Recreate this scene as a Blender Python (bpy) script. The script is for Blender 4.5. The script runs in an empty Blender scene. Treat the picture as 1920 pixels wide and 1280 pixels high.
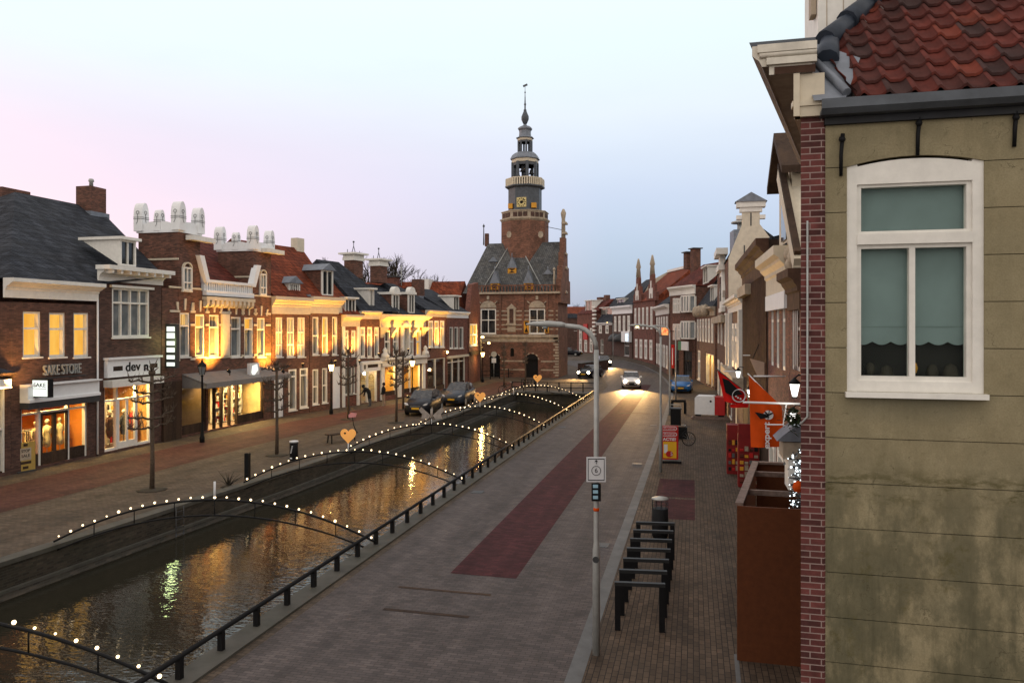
import bpy, bmesh, math, random
from mathutils import Vector, Matrix
random.seed(7)
R = math.radians
SC = bpy.context.scene
COL = SC.collection
# ------------------------------------------------------------------ survey of the place (metres; Y runs along the street)
YAW = R(13.65); HE = 6.0; FP = 1400.0; HZ = 612.0
FW = (-math.sin(YAW), math.cos(YAW)); RT = (math.cos(YAW), math.sin(YAW))
def ray(px):
    u = (px-960)/FP
    return (FW[0]+u*RT[0], FW[1]+u*RT[1])
def dep(x, y): return x*FW[0]+y*FW[1]
def G(px, py, z=0.0):
    t = (HE-z)*FP/(py-HZ); d = ray(px)
    return (d[0]*t, d[1]*t)
def zat(p, py): return HE+(HZ-py)*dep(p[0], p[1])/FP
def hit(px, a, b):
    d = ray(px); ex, ey = b[0]-a[0], b[1]-a[1]
    det = d[0]*(-ey)+ex*d[1]
    k = (d[0]*a[1]-d[1]*a[0])/det
    return (a[0]+ex*k, a[1]+ey*k, k)
def online(px, pl):
    for i in range(len(pl)-1):
        x, y, k = hit(px, pl[i], pl[i+1])
        if (k >= 0 or i == 0) and (k <= 1 or i == len(pl)-2): return (x, y)
# ------------------------------------------------------------------ mesh builder
class MB:
    def __init__(s): s.v=[]; s.f=[]; s.m=[]; s.s=[]
    def add(s, vs, fs, m=0, smooth=False):
        o=len(s.v); s.v += [tuple(v) for v in vs]
        for f in fs: s.f.append([o+i for i in f]); s.m.append(m); s.s.append(smooth)
        return s
    def box(s, x0,y0,z0,x1,y1,z1,m=0):
        vs=[(x,y,z) for z in (z0,z1) for y in (y0,y1) for x in (x0,x1)]
        return s.add(vs,[(0,2,3,1),(4,5,7,6),(0,1,5,4),(2,6,7,3),(0,4,6,2),(1,3,7,5)],m)
    def bar(s, a, b, w, h, m=0):
        a=Vector(a); b=Vector(b); d=(b-a).normalized()
        up=Vector((0,0,1)) if abs(d.z)<.95 else Vector((0,1,0))
        r=d.cross(up).normalized()*w/2; u=r.cross(d).normalized()*h/2
        vs=[p+i*r+j*u for p in (a,b) for i,j in ((-1,-1),(1,-1),(1,1),(-1,1))]
        return s.add(vs,[(3,2,1,0),(4,5,6,7),(0,1,5,4),(1,2,6,5),(2,3,7,6),(3,0,4,7)],m)
    def ext(s, poly, ax, a, b, m=0, smooth=False):
        n=len(poly)
        def P(p,c): return {'x':(c,p[0],p[1]),'y':(p[0],c,p[1]),'z':(p[0],p[1],c)}[ax]
        vs=[P(p,a) for p in poly]+[P(p,b) for p in poly]
        fs=[tuple(range(n)),tuple(range(2*n-1,n-1,-1))]
        s.add(vs,fs,m)
        return s.add(vs,[(i,(i+1)%n,n+(i+1)%n,n+i) for i in range(n)],m,smooth)
    def tube(s, pts, r, n=8, m=0, smooth=True):
        pts=[Vector(p) for p in pts]; k=len(pts); rr=r if isinstance(r,(list,tuple)) else [r]*k
        vs=[]; prev=None
        for i,p in enumerate(pts):
            d=(pts[min(i+1,k-1)]-pts[max(i-1,0)]).normalized()
            if prev is None:
                up=Vector((0,0,1)) if abs(d.z)<.9 else Vector((1,0,0)); x=d.cross(up).normalized()
            else:
                x=(prev-d*prev.dot(d)).normalized()
            prev=x; y=d.cross(x)
            vs += [p+(x*math.cos(2*math.pi*j/n)+y*math.sin(2*math.pi*j/n))*rr[i] for j in range(n)]
        s.add(vs,[(i*n+j,i*n+(j+1)%n,(i+1)*n+(j+1)%n,(i+1)*n+j) for i in range(k-1) for j in range(n)],m,smooth)
        o=len(s.v)-k*n
        s.f.append([o+j for j in range(n)][::-1]); s.m.append(m); s.s.append(False)
        s.f.append([o+(k-1)*n+j for j in range(n)]); s.m.append(m); s.s.append(False)
        return s
    def lathe(s, prof, c=(0,0,0), n=16, m=0, smooth=True, ph=0.0):
        k=len(prof); vs=[]
        for r,z in prof:
            vs += [(c[0]+r*math.cos(2*math.pi*j/n+ph),c[1]+r*math.sin(2*math.pi*j/n+ph),c[2]+z) for j in range(n)]
        s.add(vs,[(i*n+j,i*n+(j+1)%n,(i+1)*n+(j+1)%n,(i+1)*n+j) for i in range(k-1) for j in range(n)],m,smooth)
        o=len(s.v)-k*n
        s.f.append([o+j for j in range(n)][::-1]); s.m.append(m); s.s.append(False)
        s.f.append([o+(k-1)*n+j for j in range(n)]); s.m.append(m); s.s.append(False)
        return s
    def sph(s, c, r, n=8, m=0, sz=1.0):
        k=max(4,n//2)
        return s.lathe([(max(r*math.sin(math.pi*i/k),.001),-r*sz*math.cos(math.pi*i/k)) for i in range(k+1)],c,n,m)
    def build(s, name, mats, parent=None, recalc=True):
        me=bpy.data.meshes.new(name); me.from_pydata(s.v,[],s.f)
        if not isinstance(mats,(list,tuple)): mats=[mats]
        for m in mats: me.materials.append(m)
        me.polygons.foreach_set('material_index',s.m); me.polygons.foreach_set('use_smooth',s.s)
        if recalc:
            bm=bmesh.new(); bm.from_mesh(me); bmesh.ops.recalc_face_normals(bm,faces=bm.faces); bm.to_mesh(me); bm.free()
        o=bpy.data.objects.new(name,me); COL.objects.link(o)
        if parent is not None: o.parent=parent
        return o
def tag(o, label=None, cat=None, group=None, kind=None):
    if label: o['label']=label
    if cat: o['category']=cat
    if group: o['group']=group
    if kind: o['kind']=kind
    return o
def thing(name, label, cat, loc=(0,0,0), rz=0.0, group=None):
    o=bpy.data.objects.new(name,None); COL.objects.link(o); o.empty_display_size=.2
    o.location=loc; o.rotation_euler=(0,0,rz)
    return tag(o,label,cat,group)
def dup(root, loc, rz, label=None, group=None, par=None):
    c=root.copy(); COL.objects.link(c)
    if par is None:
        c.location=loc; c.rotation_euler=(0,0,rz)
        if label: c['label']=label
        if group: c['group']=group
    else: c.parent=par
    for ch in list(root.children): dup(ch,None,None,par=c)
    return c
def text(body, size, parent, loc, mat, rot=(R(90),0,0), ex=.01, width=None, name='lettering', bold=0.0, sx=1.0):
    cu=bpy.data.curves.new(name,'FONT'); cu.body=body; cu.size=size; cu.extrude=ex; cu.offset=bold
    cu.align_x='CENTER'; cu.align_y='CENTER'; cu.materials.append(mat)
    o=bpy.data.objects.new(name,cu); COL.objects.link(o); o.parent=parent; o.location=loc; o.rotation_euler=rot
    bpy.context.view_layer.update()
    if width and o.dimensions.x>0: sx=width/o.dimensions.x
    dg=bpy.context.evaluated_depsgraph_get(); me=bpy.data.meshes.new_from_object(o.evaluated_get(dg))
    bpy.data.objects.remove(o); o=bpy.data.objects.new(name,me); COL.objects.link(o); o.parent=parent; o.location=loc; o.rotation_euler=rot
    if not me.materials: me.materials.append(mat)
    o.scale=(sx,1,1)
    return o
# ------------------------------------------------------------------ materials
def sr(r,g,b):
    f=lambda c:(c/255/12.92 if c/255<=.04045 else ((c/255+.055)/1.055)**2.4)
    return (f(r),f(g),f(b))
class NT:
    def __init__(s, nt): s.nt=nt
    def n(s, ty, **kw):
        nd=s.nt.nodes.new(ty)
        for k,v in kw.items():
            if k.startswith('_'): setattr(nd,k[1:],v)
            else:
                key=int(k[1:]) if k[0]=='i' and k[1:].isdigit() else k.replace('__',' ')
                if isinstance(v,bpy.types.NodeSocket): s.nt.links.new(v,nd.inputs[key])
                else: nd.inputs[key].default_value=v
        return nd
    def math(s, op, a, b=0.0, c=None):
        kw={'i0':a,'i1':b}
        if c is not None: kw['i2']=c
        return s.n('ShaderNodeMath',_operation=op,**kw).outputs[0]
    def mix(s, f, a, b, ty='MIX'):
        nd=s.nt.nodes.new('ShaderNodeMix'); nd.data_type='RGBA'; nd.blend_type=ty
        for i,v in ((0,f),(6,a),(7,b)):
            if isinstance(v,bpy.types.NodeSocket): s.nt.links.new(v,nd.inputs[i])
            else: nd.inputs[i].default_value=(v if i==0 else (*v[:3],1.0))
        return nd.outputs[2]
    def ramp(s, f, stops, interp='LINEAR'):
        nd=s.nt.nodes.new('ShaderNodeValToRGB'); cr=nd.color_ramp; cr.interpolation=interp
        while len(cr.elements)<len(stops): cr.elements.new(.5)
        for e,(p,c) in zip(cr.elements,stops): e.position=p; e.color=(*c[:3],1) if isinstance(c,(tuple,list)) else (c,c,c,1)
        s.nt.links.new(f,nd.inputs[0]); return nd.outputs[0]
def newmat(name):
    m=bpy.data.materials.new(name); m.use_nodes=True; nt=m.node_tree; nt.nodes.clear()
    return m,NT(nt)
def surf(T, sh): 
    o=T.n('ShaderNodeOutputMaterial'); T.nt.links.new(sh,o.inputs[0])
MATS={}
def pm(name, col, rough=.7, var=.3, scale=2.0, bump=0.0, metal=0.0, spec=.3, brick=None, plan=False, tile=None, emit=None, stain=0.0, staincol=(.02,.02,.015), rot=0.0, streak=1.0, coat=0.0):
    m,T=newmat(name)
    co=T.n('ShaderNodeTexCoord').outputs['Object']
    sep=T.n('ShaderNodeSeparateXYZ',i0=co)
    hs=T.math('ADD',sep.outputs[0],sep.outputs[1])
    nz=T.n('ShaderNodeTexNoise',Vector=co,Scale=scale,Detail=6.0,Roughness=.62).outputs['Fac']
    f=T.ramp(nz,[(.3,0.0),(.7,1.0)])
    lo=tuple(c*(1-var) for c in col); hi=tuple(min(c*(1+var),1) for c in col)
    c=T.mix(f,lo,hi); h=None
    if brick:
        bw,bh,mc,ms=brick[:4]
        if plan:
            vec=T.n('ShaderNodeCombineXYZ',i0=sep.outputs[0],i1=sep.outputs[1]).outputs[0]
            if rot: vec=T.n('ShaderNodeVectorRotate',Vector=vec,Angle=rot,_rotation_type='Z_AXIS').outputs[0]
        else: vec=T.n('ShaderNodeCombineXYZ',i0=hs,i1=sep.outputs[2]).outputs[0]
        b=T.n('ShaderNodeTexBrick',Vector=vec,Scale=1.0,Mortar__Size=ms,Mortar__Smooth=.2,Bias=0.0,Brick__Width=bw,Row__Height=bh,Color1=(.72,.72,.72,1) if plan else (.55,.55,.55,1),Color2=(1.2,1.18,1.15,1) if plan else (1.35,1.3,1.25,1),Mortar=(1,1,1,1))
        c=T.mix(1.0,c,b.outputs['Color'],'MULTIPLY')
        c=T.mix(b.outputs['Fac'],c,mc)
        if plan:
            wn=T.n('ShaderNodeTexNoise',Vector=T.n('ShaderNodeMapping',Vector=co,Scale=(.9,.045,1)).outputs[0],Scale=1.6,Detail=5.0,Roughness=.6).outputs['Fac']
            c=T.mix(1.0,c,T.ramp(wn,[(.3,.72),(.7,1.22)]),'MULTIPLY')
            dn=T.n('ShaderNodeTexNoise',Vector=co,Scale=9.0,Detail=6.0,Roughness=.75).outputs['Fac']
            c=T.mix(T.math('MULTIPLY',T.ramp(dn,[(.58,0.0),(.68,1.0)]),.45),c,tuple(x*.45 for x in col)); h=T.math('SUBTRACT',1.0,b.outputs['Fac'])
    if tile:
        tw,th=tile
        vec=T.n('ShaderNodeCombineXYZ',i0=hs,i1=T.math('MULTIPLY',sep.outputs[2],1.3)).outputs[0]
        b=T.n('ShaderNodeTexBrick',Vector=vec,Scale=1.0,Mortar__Size=.018,Mortar__Smooth=.4,Bias=0.0,Brick__Width=tw,Row__Height=th,Color1=(.5,.5,.52,1),Color2=(1.4,1.35,1.3,1),Mortar=(1,1,1,1)); b.offset=0.0
        c=T.mix(.75,c,b.outputs['Color'],'MULTIPLY'); c=T.mix(b.outputs['Fac'],c,tuple(x*.25 for x in col))
        w1=T.math('FRACT',T.math('DIVIDE',sep.outputs[2],th/1.3)); 
        w2=T.math('ABSOLUTE',T.math('SINE',T.math('MULTIPLY',hs,math.pi/tw)))
        h=T.math('ADD',T.math('MULTIPLY',T.math('SUBTRACT',1.0,w1),.6),T.math('MULTIPLY',w2,.5))
    if stain:
        mp=T.n('ShaderNodeMapping',Vector=co,Scale=(1.0,1.0,streak)).outputs[0]
        n2=T.n('ShaderNodeTexNoise',Vector=mp,Scale=.7,Detail=8.0,Roughness=.68).outputs['Fac']
        c=T.mix(T.math('MULTIPLY',T.ramp(n2,[(.45,0.0),(.72,1.0)]),stain),c,staincol)
    p=T.n('ShaderNodeBsdfPrincipled',Base__Color=c,Roughness=rough,Metallic=metal)
    p.inputs['Specular IOR Level'].default_value=spec
    if coat: p.inputs['Coat Weight'].default_value=coat; p.inputs['Coat Roughness'].default_value=.08
    if emit:
        p.inputs['Emission Color'].default_value=(*emit[0],1); p.inputs['Emission Strength'].default_value=emit[1]
    if bump or h is not None:
        hh=nz if h is None else T.math('ADD',h,T.math('MULTIPLY',nz,.6))
        bp=T.n('ShaderNodeBump',Strength=bump or .3,Distance=.02,Height=hh)
        T.nt.links.new(bp.outputs[0],p.inputs['Normal'])
    surf(T,p.outputs[0]); MATS[name]=m
    return m
def em(name, col, st, var=0.0, scale=(3,3,1.0), mis=True, col2=None):
    m,T=newmat(name)
    c=(*col,1)
    e=T.n('ShaderNodeEmission',Strength=st)
    if var or col2:
        co=T.n('ShaderNodeTexCoord').outputs['Object']
        mp=T.n('ShaderNodeMapping',Vector=co,Scale=scale).outputs[0]
        nz=T.n('ShaderNodeTexNoise',Vector=mp,Scale=1.0,Detail=5.0).outputs['Fac']
        cc=T.mix(T.ramp(nz,[(.35,0.0),(.65,1.0)]),col2 or tuple(x*(1-var) for x in col),col)
        T.nt.links.new(cc,e.inputs[0])
    else: e.inputs[0].default_value=c
    surf(T,e.outputs[0])
    if not mis: m.cycles.emission_sampling='NONE'
    return m
def glassmat(name, tint=(.8,.85,.85), refl=.12, rough=.02):
    m,T=newmat(name)
    tr=T.n('ShaderNodeBsdfTransparent',Color=(*tint,1)); gl=T.n('ShaderNodeBsdfGlossy',Color=(.9,.95,1,1),Roughness=rough)
    lw=T.n('ShaderNodeLayerWeight',Blend=.25).outputs['Fresnel']
    f=T.math('ADD',T.math('MULTIPLY',lw,.5 if refl else .15),refl)
    mx=T.n('ShaderNodeMixShader',i0=f,i1=tr.outputs[0],i2=gl.outputs[0]); surf(T,mx.outputs[0])
    return m
def panemat(name, lo, hi, sc=(4,4,.6), rough=.06):
    m,T=newmat(name)
    co=T.n('ShaderNodeTexCoord').outputs['Object']
    mp=T.n('ShaderNodeMapping',Vector=co,Scale=sc).outputs[0]
    nz=T.n('ShaderNodeTexNoise',Vector=mp,Scale=1.2,Detail=3.0).outputs['Fac']
    c=T.mix(T.ramp(nz,[(.4,0.0),(.62,1.0)]),lo,hi)
    p=T.n('ShaderNodeBsdfPrincipled',Base__Color=c,Roughness=rough); p.inputs['Specular IOR Level'].default_value=.6
    surf(T,p.outputs[0]); return m
MORT=(.1,.085,.075)
M=dict(
 brick_brown=pm('brick_brown',(.15,.066,.046),.85,.35,1.5,.3,brick=(.22,.065,(.085,.06,.05),.008),stain=.35),
 brick_dark=pm('brick_dark',(.1,.05,.039),.85,.35,1.5,.3,brick=(.22,.065,(.06,.045,.04),.008),stain=.3),
 brick_red=pm('brick_red',(.18,.066,.048),.85,.35,1.5,.3,brick=(.22,.065,(.1,.06,.05),.008),stain=.3),
 brick_end=pm('brick_end',(.105,.03,.028),.8,.35,6,.6,brick=(.22,.0655,(.27,.2,.18),.006),stain=.25),
 brick_waag=pm('brick_waag',(.2,.09,.06),.85,.45,1.2,.3,brick=(.22,.065,(.12,.08,.06),.008),stain=.7,staincol=(.075,.045,.033)),
 stone=pm('sandstone',(.4,.33,.25),.8,.3,3,.3,stain=.35),
 white=pm('white_paint',(.74,.72,.67),.55,.08,6,.08,stain=.24,staincol=(.42,.39,.33)),
 white_cool=pm('white_paint_cool',(.78,.79,.8),.5,.05,6,stain=.1,staincol=(.5,.5,.5)),
 cream=pm('cream_paint',(.6,.53,.41),.6,.1,5,.05,stain=.25,staincol=(.3,.25,.18)),
 plaster=pm('white_plaster',(.62,.56,.45),.8,.12,3,.1,stain=.25,staincol=(.4,.35,.27)),
 brown_wood=pm('brown_wood',(.08,.042,.028),.8,.35,4,.2,spec=.15,stain=.5,streak=.06,staincol=(.03,.018,.013)),
 dark_wood=pm('dark_wood',(.036,.023,.017),.8,.4,9,.2,spec=.15,stain=.7,streak=.05,staincol=(.11,.066,.04)),
 slate=pm('dark_roof_tile',(.034,.039,.05),.85,.6,1.6,.8,spec=.12,tile=(.22,.3),stain=.3,staincol=(.05,.05,.05)),
 redtile=pm('red_roof_tile',(.2,.05,.024),.85,.4,1.3,.6,spec=.12,tile=(.22,.3),stain=.55,staincol=(.05,.022,.018)),
 darkred=pm('dark_red_roof_tile',(.12,.033,.025),.85,.4,1.3,.6,spec=.12,tile=(.22,.3),stain=.4,staincol=(.03,.018,.016)),
 greyslate=pm('grey_slate',(.1,.105,.11),.8,.35,1.3,.4,spec=.15,tile=(.25,.22),stain=.4,staincol=(.12,.11,.09)),
 lead=pm('lead_sheet',(.17,.19,.225),.5,.25,3,.15,metal=.2),
 darklead=pm('dark_lead',(.07,.08,.095),.5,.3,3,.1),
 black=pm('black_steel',(.008,.008,.009),.6,.2,8,spec=.14),
 grey=pm('galvanised_steel',(.36,.37,.36),.5,.15,6,.05,metal=.3,stain=.3,staincol=(.2,.19,.17)),
 darkgrey=pm('dark_grey_metal',(.04,.042,.045),.5,.2,6),
 bark=pm('bark',(.085,.06,.042),.9,.4,12,.6),
 rust=pm('rusty_brown_panel',(.105,.031,.009),.75,.16,9,.15,stain=.3,staincol=(.06,.02,.007)),
 plank=pm('weathered_timber',(.17,.12,.1),.8,.35,9,.3),
 glass=panemat('dark_window_glass',(.012,.013,.015),(.05,.05,.05)),
 curtain=panemat('curtained_window',(.05,.05,.048),(.26,.25,.22),(9,9,.3)),
 greypane=panemat('grey_blind_window',(.12,.14,.15),(.2,.22,.23),(1,1,1)),
 lit=em('lit_window',(1,.55,.1),1.0,scale=(2,2,.5),col2=(.9,.4,.05)),
 litcurtain=em('lit_curtain_window',(1,.62,.2),.95,scale=(9,9,.4),col2=(.5,.2,.04)),
 bulb=em('bulb_glow',(1,.74,.42),4.5,mis=False),
 lampglow=em('lamp_glow',(1,.62,.2),14),
 whiteglow=em('white_sign_glow',(.95,1,.9),1.25),
 coldglow=em('cold_lamp_glow',(.9,.95,1),8),
 headglow=em('headlight_glow',(1,.85,.55),30),
 tailglow=em('tail_light_glow',(1,.05,.03),4),
 shopglass=glassmat('shop_glass'),
 orange=pm('orange_cloth',(.56,.068,.007),.8,.12,3,spec=.1),
 redcloth=pm('red_cloth',(.55,.012,.01),.8,.12,3,spec=.1),
 redpaint=pm('red_paint',(.45,.015,.014),.5,.1,3),
 yellow=pm('yellow_paint',(.75,.42,.02),.5,.08,3),
 ochre=pm('ochre_paint',(.6,.28,.025),.6,.1,3),
 heart=pm('orange_paint_glow',(.85,.4,.1),.5,.08,3,emit=((1,.42,.1),.28)),  # paint given a faint glow of its own to lift its colour
 signwhite=pm('sign_white',(.66,.67,.69),.45,.03,4),
 skin=pm('skin',(.4,.22,.15),.6,.1,5),
 cloth_black=pm('black_cloth',(.012,.012,.014),.9,.3,8),
 cloth_grey=pm('grey_cloth',(.1,.1,.105),.9,.3,8),
 cloth_tan=pm('tan_cloth',(.3,.24,.18),.9,.25,8),
 green=pm('green_paint',(.02,.2,.1),.5,.1,4),
 leaf=pm('evergreen_leaf',(.03,.05,.018),.7,.4,8),
 twig=pm('dry_twig',(.04,.032,.022),.9,.3,8),
)
# ------------------------------------------------------------------ camera, sky, sun
cam=bpy.data.cameras.new('camera'); cam.sensor_width=36; cam.lens=FP/1920*36; cam.shift_y=-(640-HZ)/1920
cam.clip_start=.1; cam.clip_end=3000
co_=bpy.data.objects.new('camera',cam); COL.objects.link(co_); co_.location=(0,0,HE); co_.rotation_euler=(R(90),0,YAW); SC.camera=co_
SC.view_settings.view_transform='Standard'; SC.view_settings.look='None'; SC.view_settings.exposure=0; SC.view_settings.gamma=1
SC.cycles.use_denoising=True; SC.cycles.max_bounces=6; SC.cycles.transparent_max_bounces=12
SC.cycles.caustics_reflective=False; SC.cycles.caustics_refractive=False; SC.cycles.sample_clamp_indirect=4
W=bpy.data.worlds.new('World'); SC.world=W; W.use_nodes=True; W.node_tree.nodes.clear(); T=NT(W.node_tree)
tc=T.n('ShaderNodeTexCoord').outputs['Generated']; sp=T.n('ShaderNodeSeparateXYZ',i0=tc)
el=sp.outputs[2]
base=T.ramp(el,[(0.0,sr(148,170,194)),(.07,sr(170,193,220)),(.17,sr(203,217,242)),(.27,sr(231,241,253)),(.36,sr(236,252,255)),(.5,(.95,.97,1.0)),(.75,(1.0,.95,.95)),(1.0,(1.0,.94,.92))])
# azimuth: pink afterglow to the left of the street, unseen sky behind the camera brightened as fill
dl=T.n('ShaderNodeVectorMath',_operation='DOT_PRODUCT',i0=tc,i1=(-.80,.60,0)).outputs['Value']
pink=T.math('MULTIPLY',T.ramp(dl,[(.68,0.0),(1.0,1.0)]),T.ramp(el,[(0.0,.8),(.14,1.0),(.22,.8),(.31,0.0)]))
c=T.mix(T.math('MULTIPLY',pink,.85),base,sr(249,223,244))
dr=T.n('ShaderNodeVectorMath',_operation='DOT_PRODUCT',i0=tc,i1=(FW[0],FW[1],0)).outputs['Value']
c=T.mix(T.ramp(dr,[(-.35,.9),(.35,0.0)]),c,(1.12,1.02,.92))
wl=T.math('MULTIPLY',T.ramp(T.math('MULTIPLY',sp.outputs[0],-1.0),[(.79,0.0),(.95,1.0)]),T.ramp(el,[(.0,.8),(.12,1.0),(.6,.2)]))
c=T.mix(wl,c,(2.3,1.75,1.55)) # glow added out of view on the left to light the right-hand fronts
cl=T.n('ShaderNodeTexNoise',Vector=T.n('ShaderNodeMapping',Vector=tc,Scale=(1.6,1.6,6.5)).outputs[0],Scale=1.5,Detail=5.0,Roughness=.55).outputs['Fac']
c=T.mix(T.math('MULTIPLY',T.ramp(cl,[(.45,0.0),(.75,1.0)]),.12),c,sr(186,200,222))
nis=T.n('ShaderNodeTexSky',_sky_type='NISHITA',_sun_disc=False,_sun_elevation=R(1.0),_sun_rotation=R(-60))
b1=T.n('ShaderNodeBackground',Color=c,Strength=1.0); b2=T.n('ShaderNodeBackground',Color=nis.outputs[0],Strength=.05)
ad=T.n('ShaderNodeAddShader',i0=b1.outputs[0],i1=b2.outputs[0]); wo=T.n('ShaderNodeOutputWorld'); W.node_tree.links.new(ad.outputs[0],wo.inputs[0])
sun=bpy.data.lights.new('sun','SUN'); sun.energy=.12; sun.angle=R(25); sun.color=(1,.86,.84)
so=bpy.data.objects.new('sun',sun); COL.objects.link(so); so.rotation_euler=(R(72),0,R(60)-R(180)+R(120))
def lamp(name,kind,loc,energy,color,parent=None,size=.1,rot=None,spot=None,blend=.5,sy=None):
    l=bpy.data.lights.new(name,kind); l.energy=energy; l.color=color
    if kind=='AREA':
        l.size=size
        if sy: l.shape='RECTANGLE'; l.size_y=sy
    else: l.shadow_soft_size=size
    if kind=='SPOT': l.spot_size=spot or R(60); l.spot_blend=blend
    o=bpy.data.objects.new(name,l); COL.objects.link(o); o.location=loc
    if rot is not None: o.rotation_euler=rot
    if parent is not None: o.parent=parent
    return o
def aim(o,d): o.rotation_euler=Vector(d).to_track_quat('-Z','Y').to_euler()
# ------------------------------------------------------------------ ground, road, canal
def hz(x,y): return 0.0 if y<100 else (.8 if y>125 else .8*(y-100)/25)
CL=[(-19.5,-40),(-17.6,5),(-16.9,17),(-16.2,28),(-15.7,45),(-15.5,66)]
CR=-8.6
def strip(name,left,right,dz,mat,kind='structure'):
    b=MB(); n=len(left); vs=[]
    for l,r in zip(left,right): vs += [(l[0],l[1],hz(*l)+dz),(r[0],r[1],hz(*r)+dz)]
    b.add(vs,[(2*i,2*i+1,2*i+3,2*i+2) for i in range(n-1)])
    return tag(b.build(name,mat),kind=kind)
pav=pm('paving_brick',(.1,.075,.055),.8,.3,.9,.35,spec=.15,brick=(.21,.105,(.03,.025,.022),.006),plan=True,stain=.4,staincol=(.055,.047,.038))
pavr=pm('sidewalk_brick',(.098,.07,.05),.8,.3,1.1,.4,spec=.15,brick=(.21,.105,(.024,.019,.017),.008),plan=True,rot=R(90),stain=.45,staincol=(.055,.044,.034))
roadm=pm('road_brick',(.086,.071,.068),.72,.25,1.2,.35,spec=.2,brick=(.2,.085,(.035,.03,.03),.006),plan=True,stain=.3,staincol=(.06,.05,.048))
stripm=pm('red_brick_strip',(.062,.02,.023),.8,.2,1.5,.25,spec=.1,brick=(.21,.1,(.035,.018,.02),.005),plan=True,stain=.2,staincol=(.03,.018,.018))
bikem=pm('red_brown_lane',(.095,.038,.031),.8,.25,1.0,.25,spec=.15,brick=(.21,.1,(.035,.02,.017),.005),plan=True,stain=.35,staincol=(.04,.024,.02))
kerbm=pm('kerb_concrete',(.115,.115,.115),.7,.25,2,.2,stain=.5,staincol=(.06,.055,.05))
b=MB()
for p,q in zip(CL[:-1],CL[1:]): b.add([(-300,p[1],0),(p[0],p[1],0),(q[0],q[1],0),(-300,q[1],0)],[(0,1,2,3)])
b.add([(CR,-40,0),(300,-40,0),(300,66,0),(CR,66,0)],[(0,1,2,3)])
ys=[66,100,112,125,320,900]
for a,c_ in zip(ys[:-1],ys[1:]): b.add([(-300,a,hz(0,a)),(300,a,hz(0,a)),(300,c_,hz(0,c_)),(-300,c_,hz(0,c_))],[(0,1,2,3)])
tag(b.build('ground',pav),kind='structure')
RLf=[(-7.95,-20),(-7.95,20),(-7.95,45),(-7.95,66),(-8.4,76),(-10.2,87),(-13,98),(-17,108),(-22,117),(-31,125)]
RRt=[(-2.15,-20),(-2.1,20),(-1.95,45),(-1.95,66),(-2.3,76),(-3.3,87),(-4.6,98),(-7.0,109),(-11,119),(-22,131)]
tag(strip('road',RLf,RRt,.004,roadm),None)
KR=[(p[0]+.28,p[1]) for p in RRt]
strip('kerb',RRt,KR,.03,kerbm)
strip('sidewalk',KR,[(60,p[1]) for p in KR],.026,pavr)
lane=strip('red_lane',[(-5.75,17.3),(-5.75,30),(-5.72,50),(-5.7,78)],[(-4.1,17.3),(-4.1,30),(-4.15,50),(-4.2,78)],.008,stripm)
LB=[(-25.4,-10),(-25.3,20),(-25.1,34),(-24.7,42),(-23.4,50),(-21.4,58),(-20.6,66),(-20.6,78)]
strip('bike_lane',[(p[0],p[1]) for p in LB],[(p[0]+3.6,p[1]) for p in LB],.006,bikem)
b=MB()
for (x0,x1,y0,y1) in ((-6.6,-4.4,16.05,16.16),(-6.4,-4.5,14.72,14.83),(-5.1,-2.9,52,52.3)):
    b.add([(x0,y0,.011),(x1,y0,.011),(x1,y1,.011),(x0,y1,.011)],[(0,1,2,3)])
tag(b.build('road_joint',M['dark_wood']),kind='structure')
for i,(gx_,gy_) in enumerate(((-2.45,20.5),(-2.4,33),(-7.6,26),(-7.6,44),(-2.35,46))):
    g_=MB().box(gx_-.2,gy_-.22,.004,gx_+.2,gy_+.22,.012); [g_.box(gx_-.16+k*.08,gy_-.18,.012,gx_-.12+k*.08,gy_+.18,.017) for k in range(5)]; tag(g_.build('road_drain',M['darkgrey']),kind='structure')
for y0,y1 in ((23.7,26.5),(26.75,29.9)):
    strip('paving_patch',[(-1.28,y0),(-1.28,y1)],[(.05,y0),(.05,y1)],.031,stripm)
strip('drain_strip',[(.62,8.4),(.72,14.2)],[(.70,8.4),(.80,14.2)],.031,kerbm)
# light worn lines parallel to the kerb
# water
m,T=newmat('canal_water')
co=T.n('ShaderNodeTexCoord').outputs['Object']
mp=T.n('ShaderNodeMapping',Vector=co,Scale=(1.0,1.9,1.0),Rotation=(0,0,R(-25))).outputs[0]
n1=T.n('ShaderNodeTexNoise',Vector=mp,Scale=1.5,Detail=3.0,Roughness=.5).outputs['Fac']
n2=T.n('ShaderNodeTexNoise',Vector=mp,Scale=6.0,Detail=2.0).outputs['Fac']
hh=T.math('ADD',n1,T.math('MULTIPLY',n2,.4))
bp=T.n('ShaderNodeBump',Strength=.10,Distance=.08,Height=hh)
p=T.n('ShaderNodeBsdfPrincipled',Base__Color=(.02,.018,.012,1),Roughness=.05,IOR=1.5,Normal=bp.outputs[0]); p.inputs['Specular IOR Level'].default_value=.6
surf(T,p.outputs[0])
b=MB(); b.add([(-19.6,-40,-.88),(CR+.3,-40,-.88),(CR+.3,66.5,-.88),(-15.2,66.5,-.88),(-15.4,45,-.88),(-16,28,-.88),(-16.7,17,-.88),(-17.4,5,-.88)],[tuple(range(8))])
tag(b.build('water',m),kind='structure')
quay=pm('quay_brick',(.05,.04,.03),.85,.4,1.0,.4,brick=(.22,.07,(.05,.045,.035),.01),stain=.6,staincol=(.02,.026,.016))
coping=pm('coping_stone',(.07,.065,.055),.75,.3,2,.2,stain=.55,staincol=(.035,.04,.025))
t=thing('quay_wall','old brick quay wall below the shop side of the canal','quay wall')
b=MB(); bc=MB(); bl=MB()
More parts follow.
